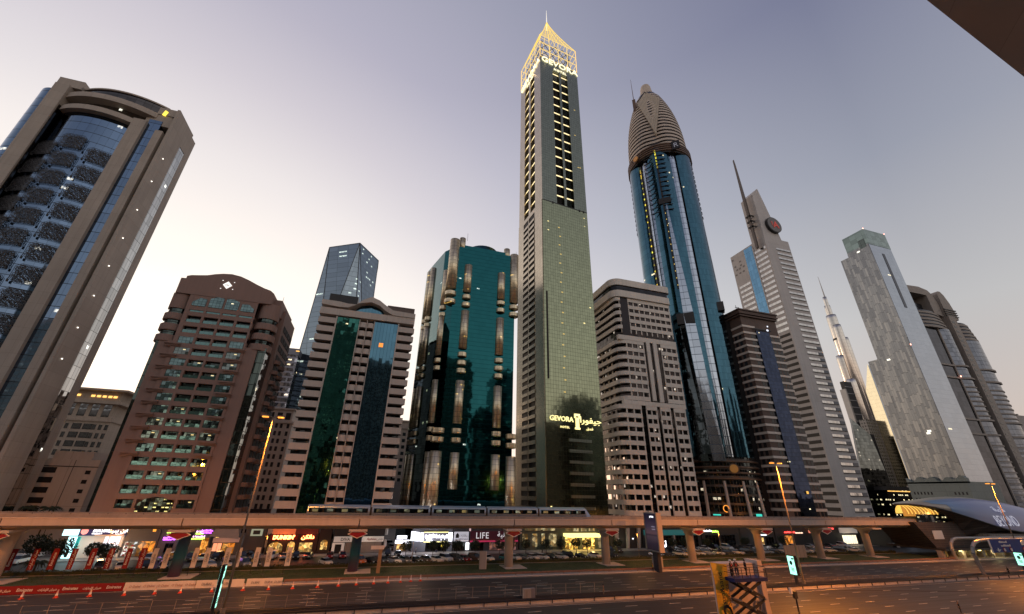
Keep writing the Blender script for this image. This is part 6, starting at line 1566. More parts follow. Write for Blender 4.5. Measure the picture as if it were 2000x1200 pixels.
# hotel entrance
t = shop('hotel_entrance', 'golden lit hotel entrance with bright canopy and dark stone piers', 63.0, 81.5, 9.0, plain('dark green wall', (.05, .055, .045), .5))
m_gdn = room('golden lobby', (1.0, .72, .16), 3.2, 1.2)
for a, c_ in ((65.4, 70.2), (72.0, 76.8)): win(t, a, c_, .3, 3.9, m_gdn)
win(t, 78.2, 81.2, .4, 4.4, m_py)
b = MB().box(65.0, 77.6, 141.8, 147, 4.1, 5.0); b.build('canopy', emis('golden canopy', (1.0, .84, .28), 1.9), t)
neon(t, 65.6, 4.3, 11.0, m_dark, .5, 77)
for x in (65.6, 68.7, 71.8, 74.9): MB().box(x, x + 2.0, 146.6, 147, 5.6, 7.6).build('upper_lit_window', m_py, t)
MB().box(70.4, 71.8, 146.0, 147, .2, 4.1).box(64.2, 65.2, 146, 147, .2, 4.1).build('stone_pier', plain('dark green wall', (.05, .055, .045), .5), t)
for x in (67.5, 74): MB().lathe((x, 146.2), [(.5, .2), (.5, 3.6)], 12).build('revolving_door', m_gdn, t)
arealight(t, 68, 143.2, 3.4, 700, (1, .74, .22)); arealight(t, 74, 143.2, 3.4, 700, (1, .74, .22)); arealight(t, 80, 144.6, 3.4, 150, (1, .85, .4))
# right hand shops
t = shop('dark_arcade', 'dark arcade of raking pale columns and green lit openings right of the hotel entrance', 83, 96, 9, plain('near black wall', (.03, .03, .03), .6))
for x in (84.5, 89, 93.5): MB().extr([(x, .2), (x + .9, .2), (x + 1.9, 8.5), (x + .6, 8.5)], 145.8, 146.6).build('raking_column', m_conc2, t)
MB().box(86, 86.5, 146.6, 146.9, 3, 3.3).box(92, 92.4, 146.6, 146.9, 3, 3.3).build('spot_lamp', m_ww, t); arealight(t, 88, 145, 3, 40, (.9, 1, .7))
t = shop('teal_fascia_shops', 'row of shops under a long dim teal fascia behind the advertising box', 96.5, 122, 8.4, plain('near black wall', (.03, .03, .03), .6))
s = MB().box(97, 121.6, 146.3, 147, 4.2, 5.9).build('teal_fascia', emis('dim teal fascia', (.02, .16, .17), .35, (.03, .15, .16)), t)
neon(s, 98.5, 4.8, 4, m_pk and emis('faint teal letters', (.2, .5, .5), .5), .5, 81); neon(s, 109.5, 4.8, 6, emis('faint teal letters', (.2, .5, .5), .5), .5, 82)
for x in (97.5, 103.5, 109.5, 115.5): win(t, x, x + 5, .3, 3.8, m_dim); MB().box(x - .7, x - .1, 145.6, 146.2, .2, 4.2).build('column', m_conc2, t)
MB().box(104, 104.8, 145, 145.3, .4, 2.6).build('upright_light_box', m_ww, t)
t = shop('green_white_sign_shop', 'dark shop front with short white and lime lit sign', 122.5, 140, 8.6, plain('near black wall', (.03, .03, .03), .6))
neon(t, 123.4, 5.2, 3.4, m_ww, .7, 91); neon(t, 127.2, 5.0, 2.8, m_gn, .7, 92); win(t, 124, 130, .3, 4, m_dim); win(t, 131.4, 138, .3, 4, m_dim)
for x in (124, 128, 132, 134.5): MB().box(x, x + 1.4, 146.7, 146.9, 7.0, 7.5).build('yellow_strip', emis('yellow line', (1, .9, .35), 1.0), t)
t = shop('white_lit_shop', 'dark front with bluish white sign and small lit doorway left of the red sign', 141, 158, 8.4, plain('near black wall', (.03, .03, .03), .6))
neon(t, 148.5, 3.8, 5.0, m_ww, .5, 93); win(t, 149, 152, .3, 3.0, m_roomy); win(t, 153, 157, .3, 3.2, m_dim); arealight(t, 151, 145, 3, 120, (.9, .95, 1))
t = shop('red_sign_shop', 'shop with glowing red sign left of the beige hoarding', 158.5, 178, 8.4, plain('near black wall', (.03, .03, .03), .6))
neon(t, 163.0, 4.6, 5.5, emis('red neon', (1, .06, .05), 3.2), .7, 94); neon(t, 168.8, 4.4, 4.0, emis('pale orange neon', (1, .7, .5), 1.6), .5, 95)
win(t, 163, 167, .3, 3.6, m_roomo); MB().box(176, 177.2, 146, 146.5, 4.6, 7.4).build('red_box_sign', emis('salmon box sign', (.9, .25, .15), .9), t); arealight(t, 166, 145, 3, 90, (1, .4, .25))
t = shop('bright_corner_shop', 'small shop with warm white window and red sign behind the rightmost pillars', 180, 205, 8.8, plain('near black wall', (.03, .03, .03), .6))
neon(t, 181.5, 5.8, 9, emis('red neon', (1, .06, .05), 3.2), .9, 96); win(t, 195, 203, .4, 3.6, emis('warm white window', (1, .85, .6), 1.4)); MB().box(194, 204, 146.5, 147, 4.4, 6.4).build('pale_fascia', m_fw, t)
MB().box(180, 181.4, 146, 146.5, 6.6, 9.4).build('red_box_sign', emis('salmon box sign', (.9, .25, .15), .9), t); arealight(t, 198, 145, 3, 200, (1, .85, .6))
t = thing('dark_parking_arch', 'dark building with lit pale pipe arch behind the pillar nearest the station', 'building', (212, 140, 0))
MB().box(207, 262, 136, 150, 0, 10.5).build('wall', plain('near black wall', (.03, .03, .03), .6), t)
MB().path([(209, 135.3, 0), (209, 135.3, 4.8), (210.4, 135.3, 6.4), (213, 135.3, 7.0), (219, 135.3, 7.0)], .55, 10).build('pipe_arch', m_conc, t)
MB().box(216, 220, 135.6, 136, 2.4, 5.6).build('lit_window', emis('cool window', (.5, .6, .8), .9), t)
MB().box(236, 256, 135.6, 136, 1, 4.4).build('shop_window', room('pale green light', (.7, 1, .7), .8, .6), t)

# ================================================================== SIGNS, BANNERS, BARRIERS
m_adv = None
def advmat():
    m, t, b = newmat('dusk advert poster')
    p, h, z, s = coords(t)
    rp = N(t, 'ShaderNodeValToRGB'); t.links.new(M(t, 'DIVIDE', M(t, 'SUBTRACT', z, 4.6), 8.7), rp.inputs[0])
    setramp(rp, [(0, (.02, .015, .03)), (.18, (.035, .025, .05)), (.36, (.11, .075, .10)), (.40, (.035, .025, .05)), (.44, (.17, .10, .12)), (.6, (.07, .055, .10)), (.8, (.02, .02, .06)), (1, (.008, .01, .03))])
    t.links.new(rp.outputs[0], b.inputs['Base Color']); t.links.new(rp.outputs[0], b.inputs['Emission Color']); b.inputs['Emission Strength'].default_value = .25
    b.inputs['Roughness'].default_value = .3; return m
t = thing('advertising_box', 'tall dusk coloured advertising box on a dark stem rising in front of the viaduct', 'billboard', (71.5, 103.6, 0))
MB().box(70.4, 71.75, 100.2, 105.6, 4.4, 13.3).build('housing', plain('warm grey housing', (.45, .37, .32), .5), t)
pf = MB().box(70.3, 70.4, 100.5, 105.3, 4.7, 13.0).build('poster', advmat(), t)
MB().box(70.2, 70.39, 100.15, 100.45, 4.4, 13.3).box(70.2, 70.39, 105.4, 105.65, 4.4, 13.3).box(70.2, 70.39, 100.45, 105.4, 4.4, 4.65).build('poster_frame', m_steel, t)
txt('prints', .75, m_wt, pf, (-1.28, -1.4, 12.1), 'poster_lettering', rot=(math.pi / 2, 0, -math.pi / 2), ext=.01, bold=.01)
for z, w in ((9.9, 1.5), (9.3, 1.3)):
    rr = random.Random(z); b = MB(); yy = 101.2
    while yy < 101.2 + w: ww = rr.uniform(.08, .22); b.box(70.26, 70.3, yy, yy + ww, z, z + rr.uniform(.14, .3)); yy += ww + .05
    b.build('poster_lettering', emis('faint poster text', (.5, .45, .6), .3), pf)
MB().box(70.7, 71.6, 102.0, 104.0, 0, 4.4).build('stem', plain('dark stem', (.035, .035, .045), .4), t)
MB().box(71.9, 73.6, 104.2, 106.4, .1, 3.0).box(70.2, 75.2, 103.8, 107.4, .1, .35).build('plinth', m_conc2, t)
MB().tube((71.0, 101.6, 13.3), (71.0, 101.6, 14.0), .12).tube((71, 104.4, 13.3), (71, 104.4, 13.9), .1).build('roof_lamp', m_dark, t)
# lit upright signs on the median
m_led = emis('mint led face', (.42, 1.0, .78), 1.5)
def led(x, y, z0, z1, label, th=.32, hw=.95):
    t = thing('lit_upright_sign', label, 'sign', (x, y, 0), 0, 'mint lit upright signs on the median')
    MB().box(x - th, x + th, y - hw, y + hw, z0, z1).build('housing', m_black, t)
    for s in (-1, 1):
        xx = x + s * th
        f = MB().box(min(xx, xx + s * .05), max(xx, xx + s * .05), y - hw + .17, y + hw - .17, z0 + .15, z1 - .15).build('screen', m_led, t)
        b = MB(); xs = sorted((xx + s * .05, xx + s * .08)); n = 10; cz = z0 + (z1 - z0) * .62
        b.extx([(y + .05 + .34 * math.cos(2 * math.pi * i / n), cz + .42 * math.sin(2 * math.pi * i / n)) for i in range(n)], *xs)
        b.box(*xs, y - .75, y - .2, z1 - .75, z1 - .45)
        for k in range(3): b.box(*xs, y - .42, y + .40 - k * .1, z0 + 1.25 - k * .25, z0 + 1.37 - k * .25)
        b.build('screen_marks', plain('screen dark marks', (.005, .06, .05), .4), f)
    MB().box(x - .2, x + .2, y - .25, y + .25, .2, z0).build('post', m_dark, t)
led(89.2, 79.9, 2.3, 6.0, 'mint lit upright sign right of the scissor lift beside the twin headed lamp')
led(167.6, 79.6, 2.2, 5.4, 'mint lit upright sign under the blue road sign at the right edge')
led(-19.4, 80.4, 1.2, 6.6, 'mint lit upright sign seen edge on at the foot of the left street lamp', .22, .42)
# overhead direction sign on curved arms
m_bs = plain('road sign blue', (.01, .035, .22), .35)
t = thing('gantry_sign', 'blue overhead road sign on a curved tube arm at the right edge', 'road sign', (152.4, 80.6, 0))
MB().path([(152.4, 80.6, .2), (151.6, 80.6, 3.0), (151.3, 80.6, 5.2), (151.8, 80.6, 6.6), (153.2, 80.6, 7.6), (155.2, 80.6, 8.1), (158, 80.6, 8.2), (186, 80.6, 8.2)], .42, 12).build('tube_arm', m_steel, t)
p = MB().box(157.8, 190, 79.6, 79.9, 5.4, 8.5).build('sign_panel', m_bs, t)
MB().box(157.6, 190, 79.58, 79.62, 8.5, 8.62).box(157.6, 157.75, 79.58, 79.9, 5.3, 8.62).build('panel_edge', m_white, p)
for x, z, w in ((161.4, 7.6, 3.2), (161.8, 6.75, 4.0)):
    rr = random.Random(z); b = MB(); xx = x
    while xx < x + w: ww = rr.uniform(.12, .34); b.box(xx, xx + ww, 79.56, 79.6, z, z + rr.uniform(.25, .5)); xx += ww + .08
    b.build('sign_lettering', m_white, p)
for x in (162.5, 165.3, 171):
    b = MB(); n = 14; o1 = [(x + .55 * math.cos(2 * math.pi * i / n), 6.0 + .55 * math.sin(2 * math.pi * i / n)) for i in range(n)]
    b.extr(o1, 79.5, 79.6); b.build('speed_ring', m_red, p); MB().extr([(x + (a - x) * .7, 6 + (c_ - 6) * .7) for a, c_ in o1], 79.45, 79.5).build('speed_face', m_white, p)
pass
MB().extr([(159.0, 6.1), (160.0, 5.6), (161.0, 6.1), (160.3, 6.0), (160.0, 6.5), (159.7, 6.0)], 79.5, 79.6).build('lane_arrow', m_white, p)
MB().extr([(170.6, 7.0), (174, 7.0), (174, 8.0), (173, 8.2), (171.4, 8.2), (170.6, 7.8)], 79.5, 79.6).build('vehicle_symbol', m_white, p)
t = thing('tube_gantry', 'grey curved tube gantry over the far carriageway in front of the station', 'gantry', (186, 104.2, 0))
MB().path([(186, 104.2, .1), (185.6, 104.2, 3), (186.2, 104.2, 4.8), (187.6, 104.2, 5.9), (189.8, 104.2, 6.3), (240, 104.2, 6.3)], .45, 12).build('tube_arm', m_steel, t)
# beige hoarding on posts
t = thing('hoarding', 'beige slatted hoarding on two posts under the viaduct behind the mint sign', 'hoarding', (127, 112, 0))
MB().box(123, 131.4, 111.9, 112.1, .9, 4.2).build('panel', panel('beige boards', (.36, .28, .21), 1.6, 9, .05), t)
MB().tube((124.5, 112.2, 0), (124.5, 112.2, 4.6), .1).tube((130, 112.2, 0), (130, 112.2, 4.6), .1).build('post', m_dark, t)
t = thing('info_post', 'narrow beige upright board standing on the lawn before the first bare pillar', 'sign', (28.3, 113.6, 0))
MB().box(27.6, 29.2, 113.4, 113.8, .1, 3.9).build('panel', m_conc2, t); MB().box(29.2, 29.35, 113.35, 113.85, .1, 3.95).build('edge', m_conc, t)
t = thing('gate_post_sign', 'white topped beige post sign on the lawn right of the second blue pillar', 'sign', (3.8, 112.6, 0))
MB().box(3.4, 4.2, 112.4, 112.8, .1, 4.8).build('post', plain('tan board', (.28, .18, .1), .7), t); MB().box(1.6, 4.5, 112.3, 112.9, 4.8, 5.5).build('white_top', m_whitecloth, t)
t = thing('grey_cabinet', 'grey double utility cabinet standing on the median behind the guardrail', 'cabinet', (28.6, 80.2, 0))
MB().box(27.6, 28.9, 79.8, 80.6, .2, 2.0).build('cabinet_body', plain('cabinet grey', (.30, .27, .24), .6), t); MB().box(28.95, 29.7, 79.9, 80.7, .2, 2.05).build('cabinet_side', plain('cabinet blue grey', (.16, .16, .18), .6), t)
MB().box(28.1, 28.13, 79.77, 79.8, .4, 1.85).build('door_seam', m_dark, t)
# feather banners
RB = (-66.2, -62.6, -59.4, -56.2, -53.0, -49.9, -46.7, -44.2); WB = (-41.9, -39.7, -37.6, -34.4, -32.2, -28.4, -26.2, -22.6, -20.2, -16.2)
ordn = ('first', 'second', 'third', 'fourth', 'fifth', 'sixth', 'seventh', 'eighth', 'ninth', 'tenth', 'eleventh', 'twelfth', 'thirteenth', 'fourteenth', 'fifteenth', 'sixteenth', 'seventeenth', 'eighteenth', 'nineteenth', 'twentieth')
def banner_mesh(m):
    b = MB(); n = 6; vs = []
    for i in range(n + 1):
        z = 1.5 + 3.6 * i / n; off = .08 * math.sin(i * 1.3); vs += [(0, off, z), (1.05, off * .4, z), (0, off + .03, z), (1.05, off * .4 + .03, z)]
    fs = []
    for i in range(n):
        k = i * 4; fs += [(k, k + 1, k + 5, k + 4), (k + 2, k + 6, k + 7, k + 3)]
    return b.add(vs, fs).mesh('banner_cloth', m)
m_rl = plain('banner white print', (.65, .6, .58), .7); m_gl_ = plain('banner grey print', (.22, .22, .24), .7)
me_p = MB().tube((0, .05, 0), (0, .05, 5.3), .045, n=6).mesh('banner_pole', m_dark); me_b = MB().lathe((0, 0), [(.4, 0), (.4, .08)], 10).mesh('banner_base', m_dark)
def feather(x, y, cm, body, lm_, lab, grp, first={}):
    t = thing('feather_banner', lab, 'banner', (x, y, .12), R(random.uniform(-14, 6)), grp)
    inst('banner_pole', me_p, t); inst('banner_base', me_b, t); c = inst('banner_cloth', cm, t)
    if body not in first: first[body] = txt(body, .56 if ord(body[0]) > 1000 else .66, lm_, c, (.78, -.14, 3.3), 'banner_lettering', rot=(math.pi / 2, -math.pi / 2, 0), ext=.005, bold=.01).data
    else:
        o = inst('banner_lettering', first[body], c, (.78, -.14, 3.3)); o.rotation_euler = (math.pi / 2, -math.pi / 2, 0)
rm = banner_mesh(m_red); wm = banner_mesh(m_whitecloth)
for i, x in enumerate(RB): feather(x, 118.0 - i * .2, rm, 'Emirates' if i % 2 == 0 else arab('طيران الإمارات'), m_rl, 'red feather banner on the lawn, %s from the left of the red ones' % ordn[i], 'red feather banners on the lawn')
for i, x in enumerate(WB): feather(x, 116.2 - i * .15, wm, 'Dubai' if i < 5 else 'DUBAI', m_gl_, 'white feather banner on the lawn, %s from the left of the white ones' % ordn[i], 'white feather banners on the lawn')
# barrier cloths along the kerb
def cloth(x0, x1, mat, lab, words, lmat, size=.62):
    t = thing('barrier_cloth', lab, 'banner', (x0, 103.0, 0), 0, 'printed barrier cloths along the far kerb')
    n = max(3, int((x1 - x0) / 1.2)); b = MB(); vs = []
    for i in range(n + 1):
        x = x0 + (x1 - x0) * i / n; yy = 102.9 + .05 * math.sin(i * 1.9); zz = 1.28 + .03 * math.sin(i * 2.7); vs += [(x, yy, .06), (x, yy + .04, zz), (x, yy + .1, .06), (x, yy + .12, zz)]
    b.add(vs, [(4 * i, 4 * i + 4, 4 * i + 5, 4 * i + 1) for i in range(n)] + [(4 * i + 2, 4 * i + 3, 4 * i + 7, 4 * i + 6) for i in range(n)] + [(4 * i + 1, 4 * i + 5, 4 * i + 7, 4 * i + 3) for i in range(n)])
    c = b.build('cloth', mat, t)
    for x, w in words: txt(w, size * (.72 if ord(w[0]) > 1000 else 1), lmat, c, (x - x0, -.2, .5), 'cloth_lettering', ext=.005, bold=.012, shear=.15)
    b = MB()
    for i in range(n + 1): b.box(x0 + (x1 - x0) * i / n - .3, x0 + (x1 - x0) * i / n + .3, 103.2, 103.7, 0, .06)
    b.build('barrier_foot', m_dark, t)
ea = arab('طيران الإمارات')
wd = []
x = -66.0; k = 0
while x < -41: wd.append((x, ea if k % 2 else 'Emirates')); x += 3.1; k += 1
cloth(-92, -39.8, m_red, 'long red barrier cloth with white airline lettering along the far kerb at left', [w for w in wd if w[0] < -40.6], m_rl)
cloth(-39.7, -28.8, m_whitecloth, 'white barrier cloth with pale round emblems next to the red cloth', [(-39 + k * 2.15 + .9, 'O Dubai') for k in range(5)], plain('pale brown print', (.40, .27, .22), .7), .5)
cloth(-28.7, -20.8, m_whitecloth, 'white barrier cloth passing behind the left street lamp', [(-27 + k * 3.2, 'DUBAI') for k in range(2)], m_gl_, .55)
cloth(-20.4, -14.2, m_whitecloth, 'last white barrier cloth with three dark words before the bare guardrail', [(-18.9, 'DUBAI'), (-17.2 + .6, 'DUBAI'), (-14.9, 'DUBAI')], m_gl_, .48)
# traffic cones
m_or = plain('cone orange', (.62, .06, .02), .5)
cb = MB(); cb.lathe((0, 0), [(.21, .05), (.155, .28)], 12); c1 = MB(); c1.lathe((0, 0), [(.155, .28), (.115, .52)], 12); 
base = MB().box(-.26, .26, -.26, .26, 0, .05).mesh('cone_base', m_or)
m1 = cb.mesh('cone_body', m_or); m2 = c1.mesh('reflective_band', m_white)
c3 = MB(); c3.lathe((0, 0), [(.115, .52), (.05, 1.0)], 12); m3 = c3.mesh('cone_top', plain('cone top pale', (.6, .42, .36), .5))
CX = (-61.0, -56.4, -51.8, -47.3, -42.8, -38.0, -33.6, -29.8, -25.0, -20.0, -15.8, -11.7, -7.4, -3.7, -.4, 2.9, 5.7, 8.2, 10.3, 12.3)
for i, x in enumerate(CX):
    y = 99.4 + max(0, x + 10) * .13
    t = thing('traffic_cone', 'orange and white traffic cone on the far carriageway, %s from the left' % ordn[i], 'traffic cone', (x, y, .01), random.uniform(0, 1), 'traffic cones along the far kerb')
    t.scale = (1.15, 1.15, 1.15)
    inst('cone_base', base, t); c = inst('cone_body', m1, t); inst('reflective_band', m2, c); inst('cone_top', m3, c)

# ================================================================== CARS
def paint(name, col, metal=.3): 
    m = plain('car paint ' + name, col, .25, metal, var=.03, spec=.6); return m
PAINT = {'white': paint('white', (.62, .60, .57), 0), 'black': paint('black', (.012, .012, .014)), 'silver': paint('silver', (.32, .32, .33), .6), 'dark grey': paint('dark grey', (.05, .05, .055)), 'red': paint('red', (.30, .015, .015)), 'blue': paint('blue', (.03, .06, .17)), 'yellow': paint('yellow', (.5, .30, .02), 0), 'brown': paint('brown', (.12, .07, .05)), 'teal': paint('teal', (.04, .17, .17)), 'orange': paint('orange', (.45, .13, .03), 0)}
m_cg = plain('car glass', (.015, .018, .02), .08, spec=.8); m_ty = plain('tyre', (.015, .015, .015), .8); m_rim = plain('rim', (.3, .3, .3), .3, .7)
m_hl = emis('headlight off', (.7, .7, .65), .12); m_tl = emis('tail light', (.7, .02, .02), .25)  # headlights are off but keep a faint glow of their own
def carproto(kind):
    if kind == 'saloon':
        L_, Hh, hood, pr = 4.6, 1.45, .88, [(-2.25, .35), (-2.3, .62), (-2.2, .95), (-1.55, 1.0), (1.0, .98), (2.0, .82), (2.28, .62), (2.3, .35)]
        cab = [(-1.75, .98), (1.15, .98), (.35, 1.43), (-1.05, 1.45)]
    elif kind == 'hatchback':
        pr = [(-2.0, .35), (-2.05, .7), (-1.95, 1.0), (1.0, 1.0), (1.75, .85), (2.0, .65), (2.02, .35)]; cab = [(-1.95, 1.0), (1.15, 1.0), (.4, 1.5), (-1.6, 1.52)]
    else:
        pr = [(-2.3, .42), (-2.35, .85), (-2.3, 1.15), (1.1, 1.15), (2.1, 1.05), (2.3, .8), (2.32, .42)]; cab = [(-2.28, 1.15), (1.2, 1.15), (.6, 1.8), (-2.0, 1.85)]
    def hull(pts, w0, w1, zc):
        b = MB(); n = len(pts); W_ = lambda z: w0 + (w1 - w0) * max(0, (z - zc[0]) / (zc[1] - zc[0]))
        vs = [(x, -W_(z), z) for x, z in pts] + [(x, W_(z), z) for x, z in pts]
        return b.add(vs, [tuple(range(n)), tuple(range(2 * n - 1, n - 1, -1))] + [(i, n + i, n + (i + 1) % n, (i + 1) % n) for i in range(n)])
    body = hull(pr, .92, .86, (.35, 1.1)); x0, x1 = pr[0][0], pr[-1][0]
    zr = max(z for x, z in cab)
    glassm = hull(cab, .84, .64, (cab[0][1], zr))
    rf = MB(); a, c_ = cab[3][0] + .05, cab[2][0] - .05
    rf.add([(a, -.66, zr - .02), (c_, -.66, zr - .04), (c_, .66, zr - .04), (a, .66, zr - .02), (a + .1, -.58, zr + .05), (c_ - .1, -.58, zr + .03), (c_ - .1, .58, zr + .03), (a + .1, .58, zr + .05)], [(4, 5, 6, 7), (0, 1, 5, 4), (1, 2, 6, 5), (2, 3, 7, 6), (3, 0, 4, 7)])
    for xp in (cab[0][0] + (cab[3][0] - cab[0][0]) * .5, (cab[3][0] + cab[2][0]) / 2, ): pass
    wheel = MB().tube((0, -.11, 0), (0, .11, 0), .33, n=14).mesh('wheel', m_ty); rim = MB().tube((0, -.125, 0), (0, .125, 0), .19, n=10).mesh('rim', m_rim)
    t = thing('parked_car', None, 'car', (0, 0, 0), 0, 'cars parked in front of the shops')
    body.build('body', PAINT['white'], t, True); glassm.build('window', m_cg, t, True); rf.build('roof', PAINT['white'], t, True)
    for sx in (x0 + .75, x1 - .8):
        for sy in (-.82, .82): w = inst('wheel', wheel, t, (sx, sy, .33)); inst('rim', rim, w)
    for sy in (-.62, .62):
        MB().box(x1 - .08, x1 + .02, sy - .2, sy + .2, .62, .76).build('headlight', m_hl, t, True); MB().box(x0 - .02, x0 + .06, sy - .2, sy + .2, .72, .88).build('tail_light', m_tl, t, True)
    return t
CAR = []
def row(y, xs, rng, rzs):
    for i, (x, c, k) in enumerate(xs): CAR.append((x, y + rng[i % len(rng)], c, k, rzs[i % len(rzs)]))
row(130.5, [(-89, 'white', 'saloon'), (-84, 'silver', 'saloon')], (0,), (0.1,))
FR = [(-55.2, 'dark grey', 'suv'), (-51.3, 'white', 'saloon'), (-46.6, 'black', 'suv'), (-43.2, 'blue', 'saloon'), (-33.8, 'white', 'saloon'), (-30.6, 'white', 'hatchback'), (-26.8, 'silver', 'suv'), (-24.4, 'black', 'saloon'), (-8.6, 'white', 'saloon'), (-.6, 'orange', 'suv'), (2.2, 'black', 'saloon'), (5.2, 'dark grey', 'hatchback'),
      (8.0, 'white', 'saloon'), (10.8, 'silver', 'saloon'), (13.4, 'black', 'saloon'), (16.2, 'brown', 'saloon'), (19.0, 'white', 'saloon'), (21.6, 'white', 'suv'), (24.2, 'dark grey', 'suv'), (26.8, 'red', 'saloon'), (29.6, 'brown', 'suv'), (33.2, 'white', 'saloon'), (38.6, 'teal', 'hatchback'), (41.2, 'white', 'saloon'), (43.8, 'silver', 'saloon'), (46.6, 'white', 'saloon'), (49.4, 'white', 'hatchback'), (52.2, 'dark grey', 'saloon'), (55.2, 'white', 'saloon'), (58.0, 'black', 'suv'), (61.4, 'black', 'saloon'), (66.6, 'white', 'saloon'), (71.4, 'black', 'suv'),
      (88.0, 'silver', 'saloon'), (91.2, 'dark grey', 'suv'), (97, 'white', 'saloon'), (100.4, 'yellow', 'saloon'), (104, 'white', 'hatchback'), (107.5, 'silver', 'suv'), (111.5, 'white', 'saloon'), (115.5, 'dark grey', 'saloon'), (119.5, 'white', 'saloon'), (123.5, 'black', 'suv'), (127.5, 'silver', 'saloon'), (131.5, 'white', 'saloon'), (136, 'black', 'saloon'), (140.5, 'white', 'suv'), (145, 'dark grey', 'saloon'), (149.5, 'white', 'saloon'), (155, 'silver', 'saloon'), (161, 'white', 'hatchback'), (167, 'black', 'suv'), (173, 'white', 'saloon')]
row(127.3, FR, (0, .3, -.2, .4), (R(-62), R(-66), R(-58), R(-70)))
BK = [(-76, 'white', 'suv'), (-50.4, 'white', 'suv'), (-47.0, 'silver', 'suv'), (-41.6, 'dark grey', 'suv'), (-38.8, 'white', 'hatchback'), (-36.0, 'black', 'suv'), (-29.8, 'dark grey', 'suv'), (-27.0, 'black', 'saloon'), (-23.0, 'white', 'suv'), (-20.0, 'silver', 'saloon'), (-17.2, 'black', 'suv'), (-14.2, 'dark grey', 'saloon'), (-8.6, 'red', 'saloon'), (-5.4, 'red', 'hatchback'), (6.8, 'black', 'suv'), (9.6, 'black', 'saloon'), (77.5, 'black', 'suv'), (81.4, 'dark grey', 'saloon'),
      (98, 'black', 'suv'), (102, 'dark grey', 'saloon'), (106.5, 'silver', 'saloon'), (111, 'black', 'saloon'), (116, 'white', 'saloon'), (121, 'black', 'suv'), (126, 'white', 'suv'), (131.5, 'dark grey', 'saloon'), (137, 'silver', 'saloon'), (143, 'white', 'saloon'), (150, 'black', 'suv'), (158, 'white', 'saloon'), (166, 'silver', 'saloon'), (176, 'black', 'saloon'), (184, 'white', 'suv')]
row(139.0, BK, (0, -.3, .3), (R(-88), R(-82), R(-95)))
FAR = [(-97, 168, 'yellow', 'saloon', .3), (-93, 176, 'dark grey', 'saloon', .2), (-86, 168, 'white', 'saloon', .5), (-91, 186, 'silver', 'saloon', .2), (-80, 150, 'white', 'suv', .1), (9, 156, 'white', 'saloon', -1.2), (12, 160, 'silver', 'saloon', -1.2), (8, 164, 'white', 'suv', -1.2), (-29.5, 145, 'black', 'saloon', -.2), (-31, 150.5, 'white', 'hatchback', -.3)]
CAR += FAR
protos = {}
cnt = {}
def near_what(x, y):
    for a, b_, s_ in ((-200, -60, 'by the corner pharmacy'), (-60, -40, 'by the neon signs'), (-40, -27, 'by the awning cafe'), (-27, -9, 'by the doughnut shop'), (-9, 6, 'by the fashion shop'), (6, 27, 'by the glaring white signs'), (27, 49, 'by the tall lettered pharmacy'), (49, 63, 'by the hotel wing'), (63, 84, 'by the golden entrance'), (84, 96, 'by the dark arcade'), (96, 122, 'by the teal fascia'), (122, 141, 'by the lime sign'), (141, 158, 'by the bluish white sign'), (158, 179, 'by the red sign'), (179, 300, 'by the bright corner shop')):
        if a <= x < b_: return s_
rowname = lambda y: 'front' if y < 134 else ('rear' if y < 142 else 'farthest')
CAR.sort(key=lambda c: (rowname(c[1]), c[0]))
kmap = {}
for x, y, c, k, rz in CAR:
    nw = near_what(x, y); key = (c, k, rowname(y), nw); kmap[key] = kmap.get(key, 0) + 1
seen = {}
for x, y, c, k, rz in CAR:
    nw = near_what(x, y); key = (c, k, rowname(y), nw); seen[key] = seen.get(key, 0) + 1
    lab = '%s %s in the %s parking row %s' % (c, k, rowname(y), nw)
    if kmap[key] > 1: lab = '%s %s %s, %s row, %s such from left' % (c, k, nw, rowname(y), ordn[seen[key] - 1])
    if k not in protos:
        p = carproto(k); protos[k] = (p, kin(p)); o = p; o.location = (x, y, .04); o.rotation_euler = (0, 0, rz); o['label'] = lab; ks = KIDS(o)
    else:
        o = protos[k][0].copy(); COL.objects.link(o); o.location = (x, y, .04); o.rotation_euler = (0, 0, rz); o['label'] = lab; ks = []
        for kk, sub in protos[k][1]:
            d = kk.copy(); COL.objects.link(d); d.parent = o; ks.append(d)
            for q in sub: e = q.copy(); COL.objects.link(e); e.parent = d
    for q in ks:
        if q.name.split('.')[0] in ('body', 'roof'):
            q.material_slots[0].link = 'OBJECT'; q.material_slots[0].material = PAINT[c]

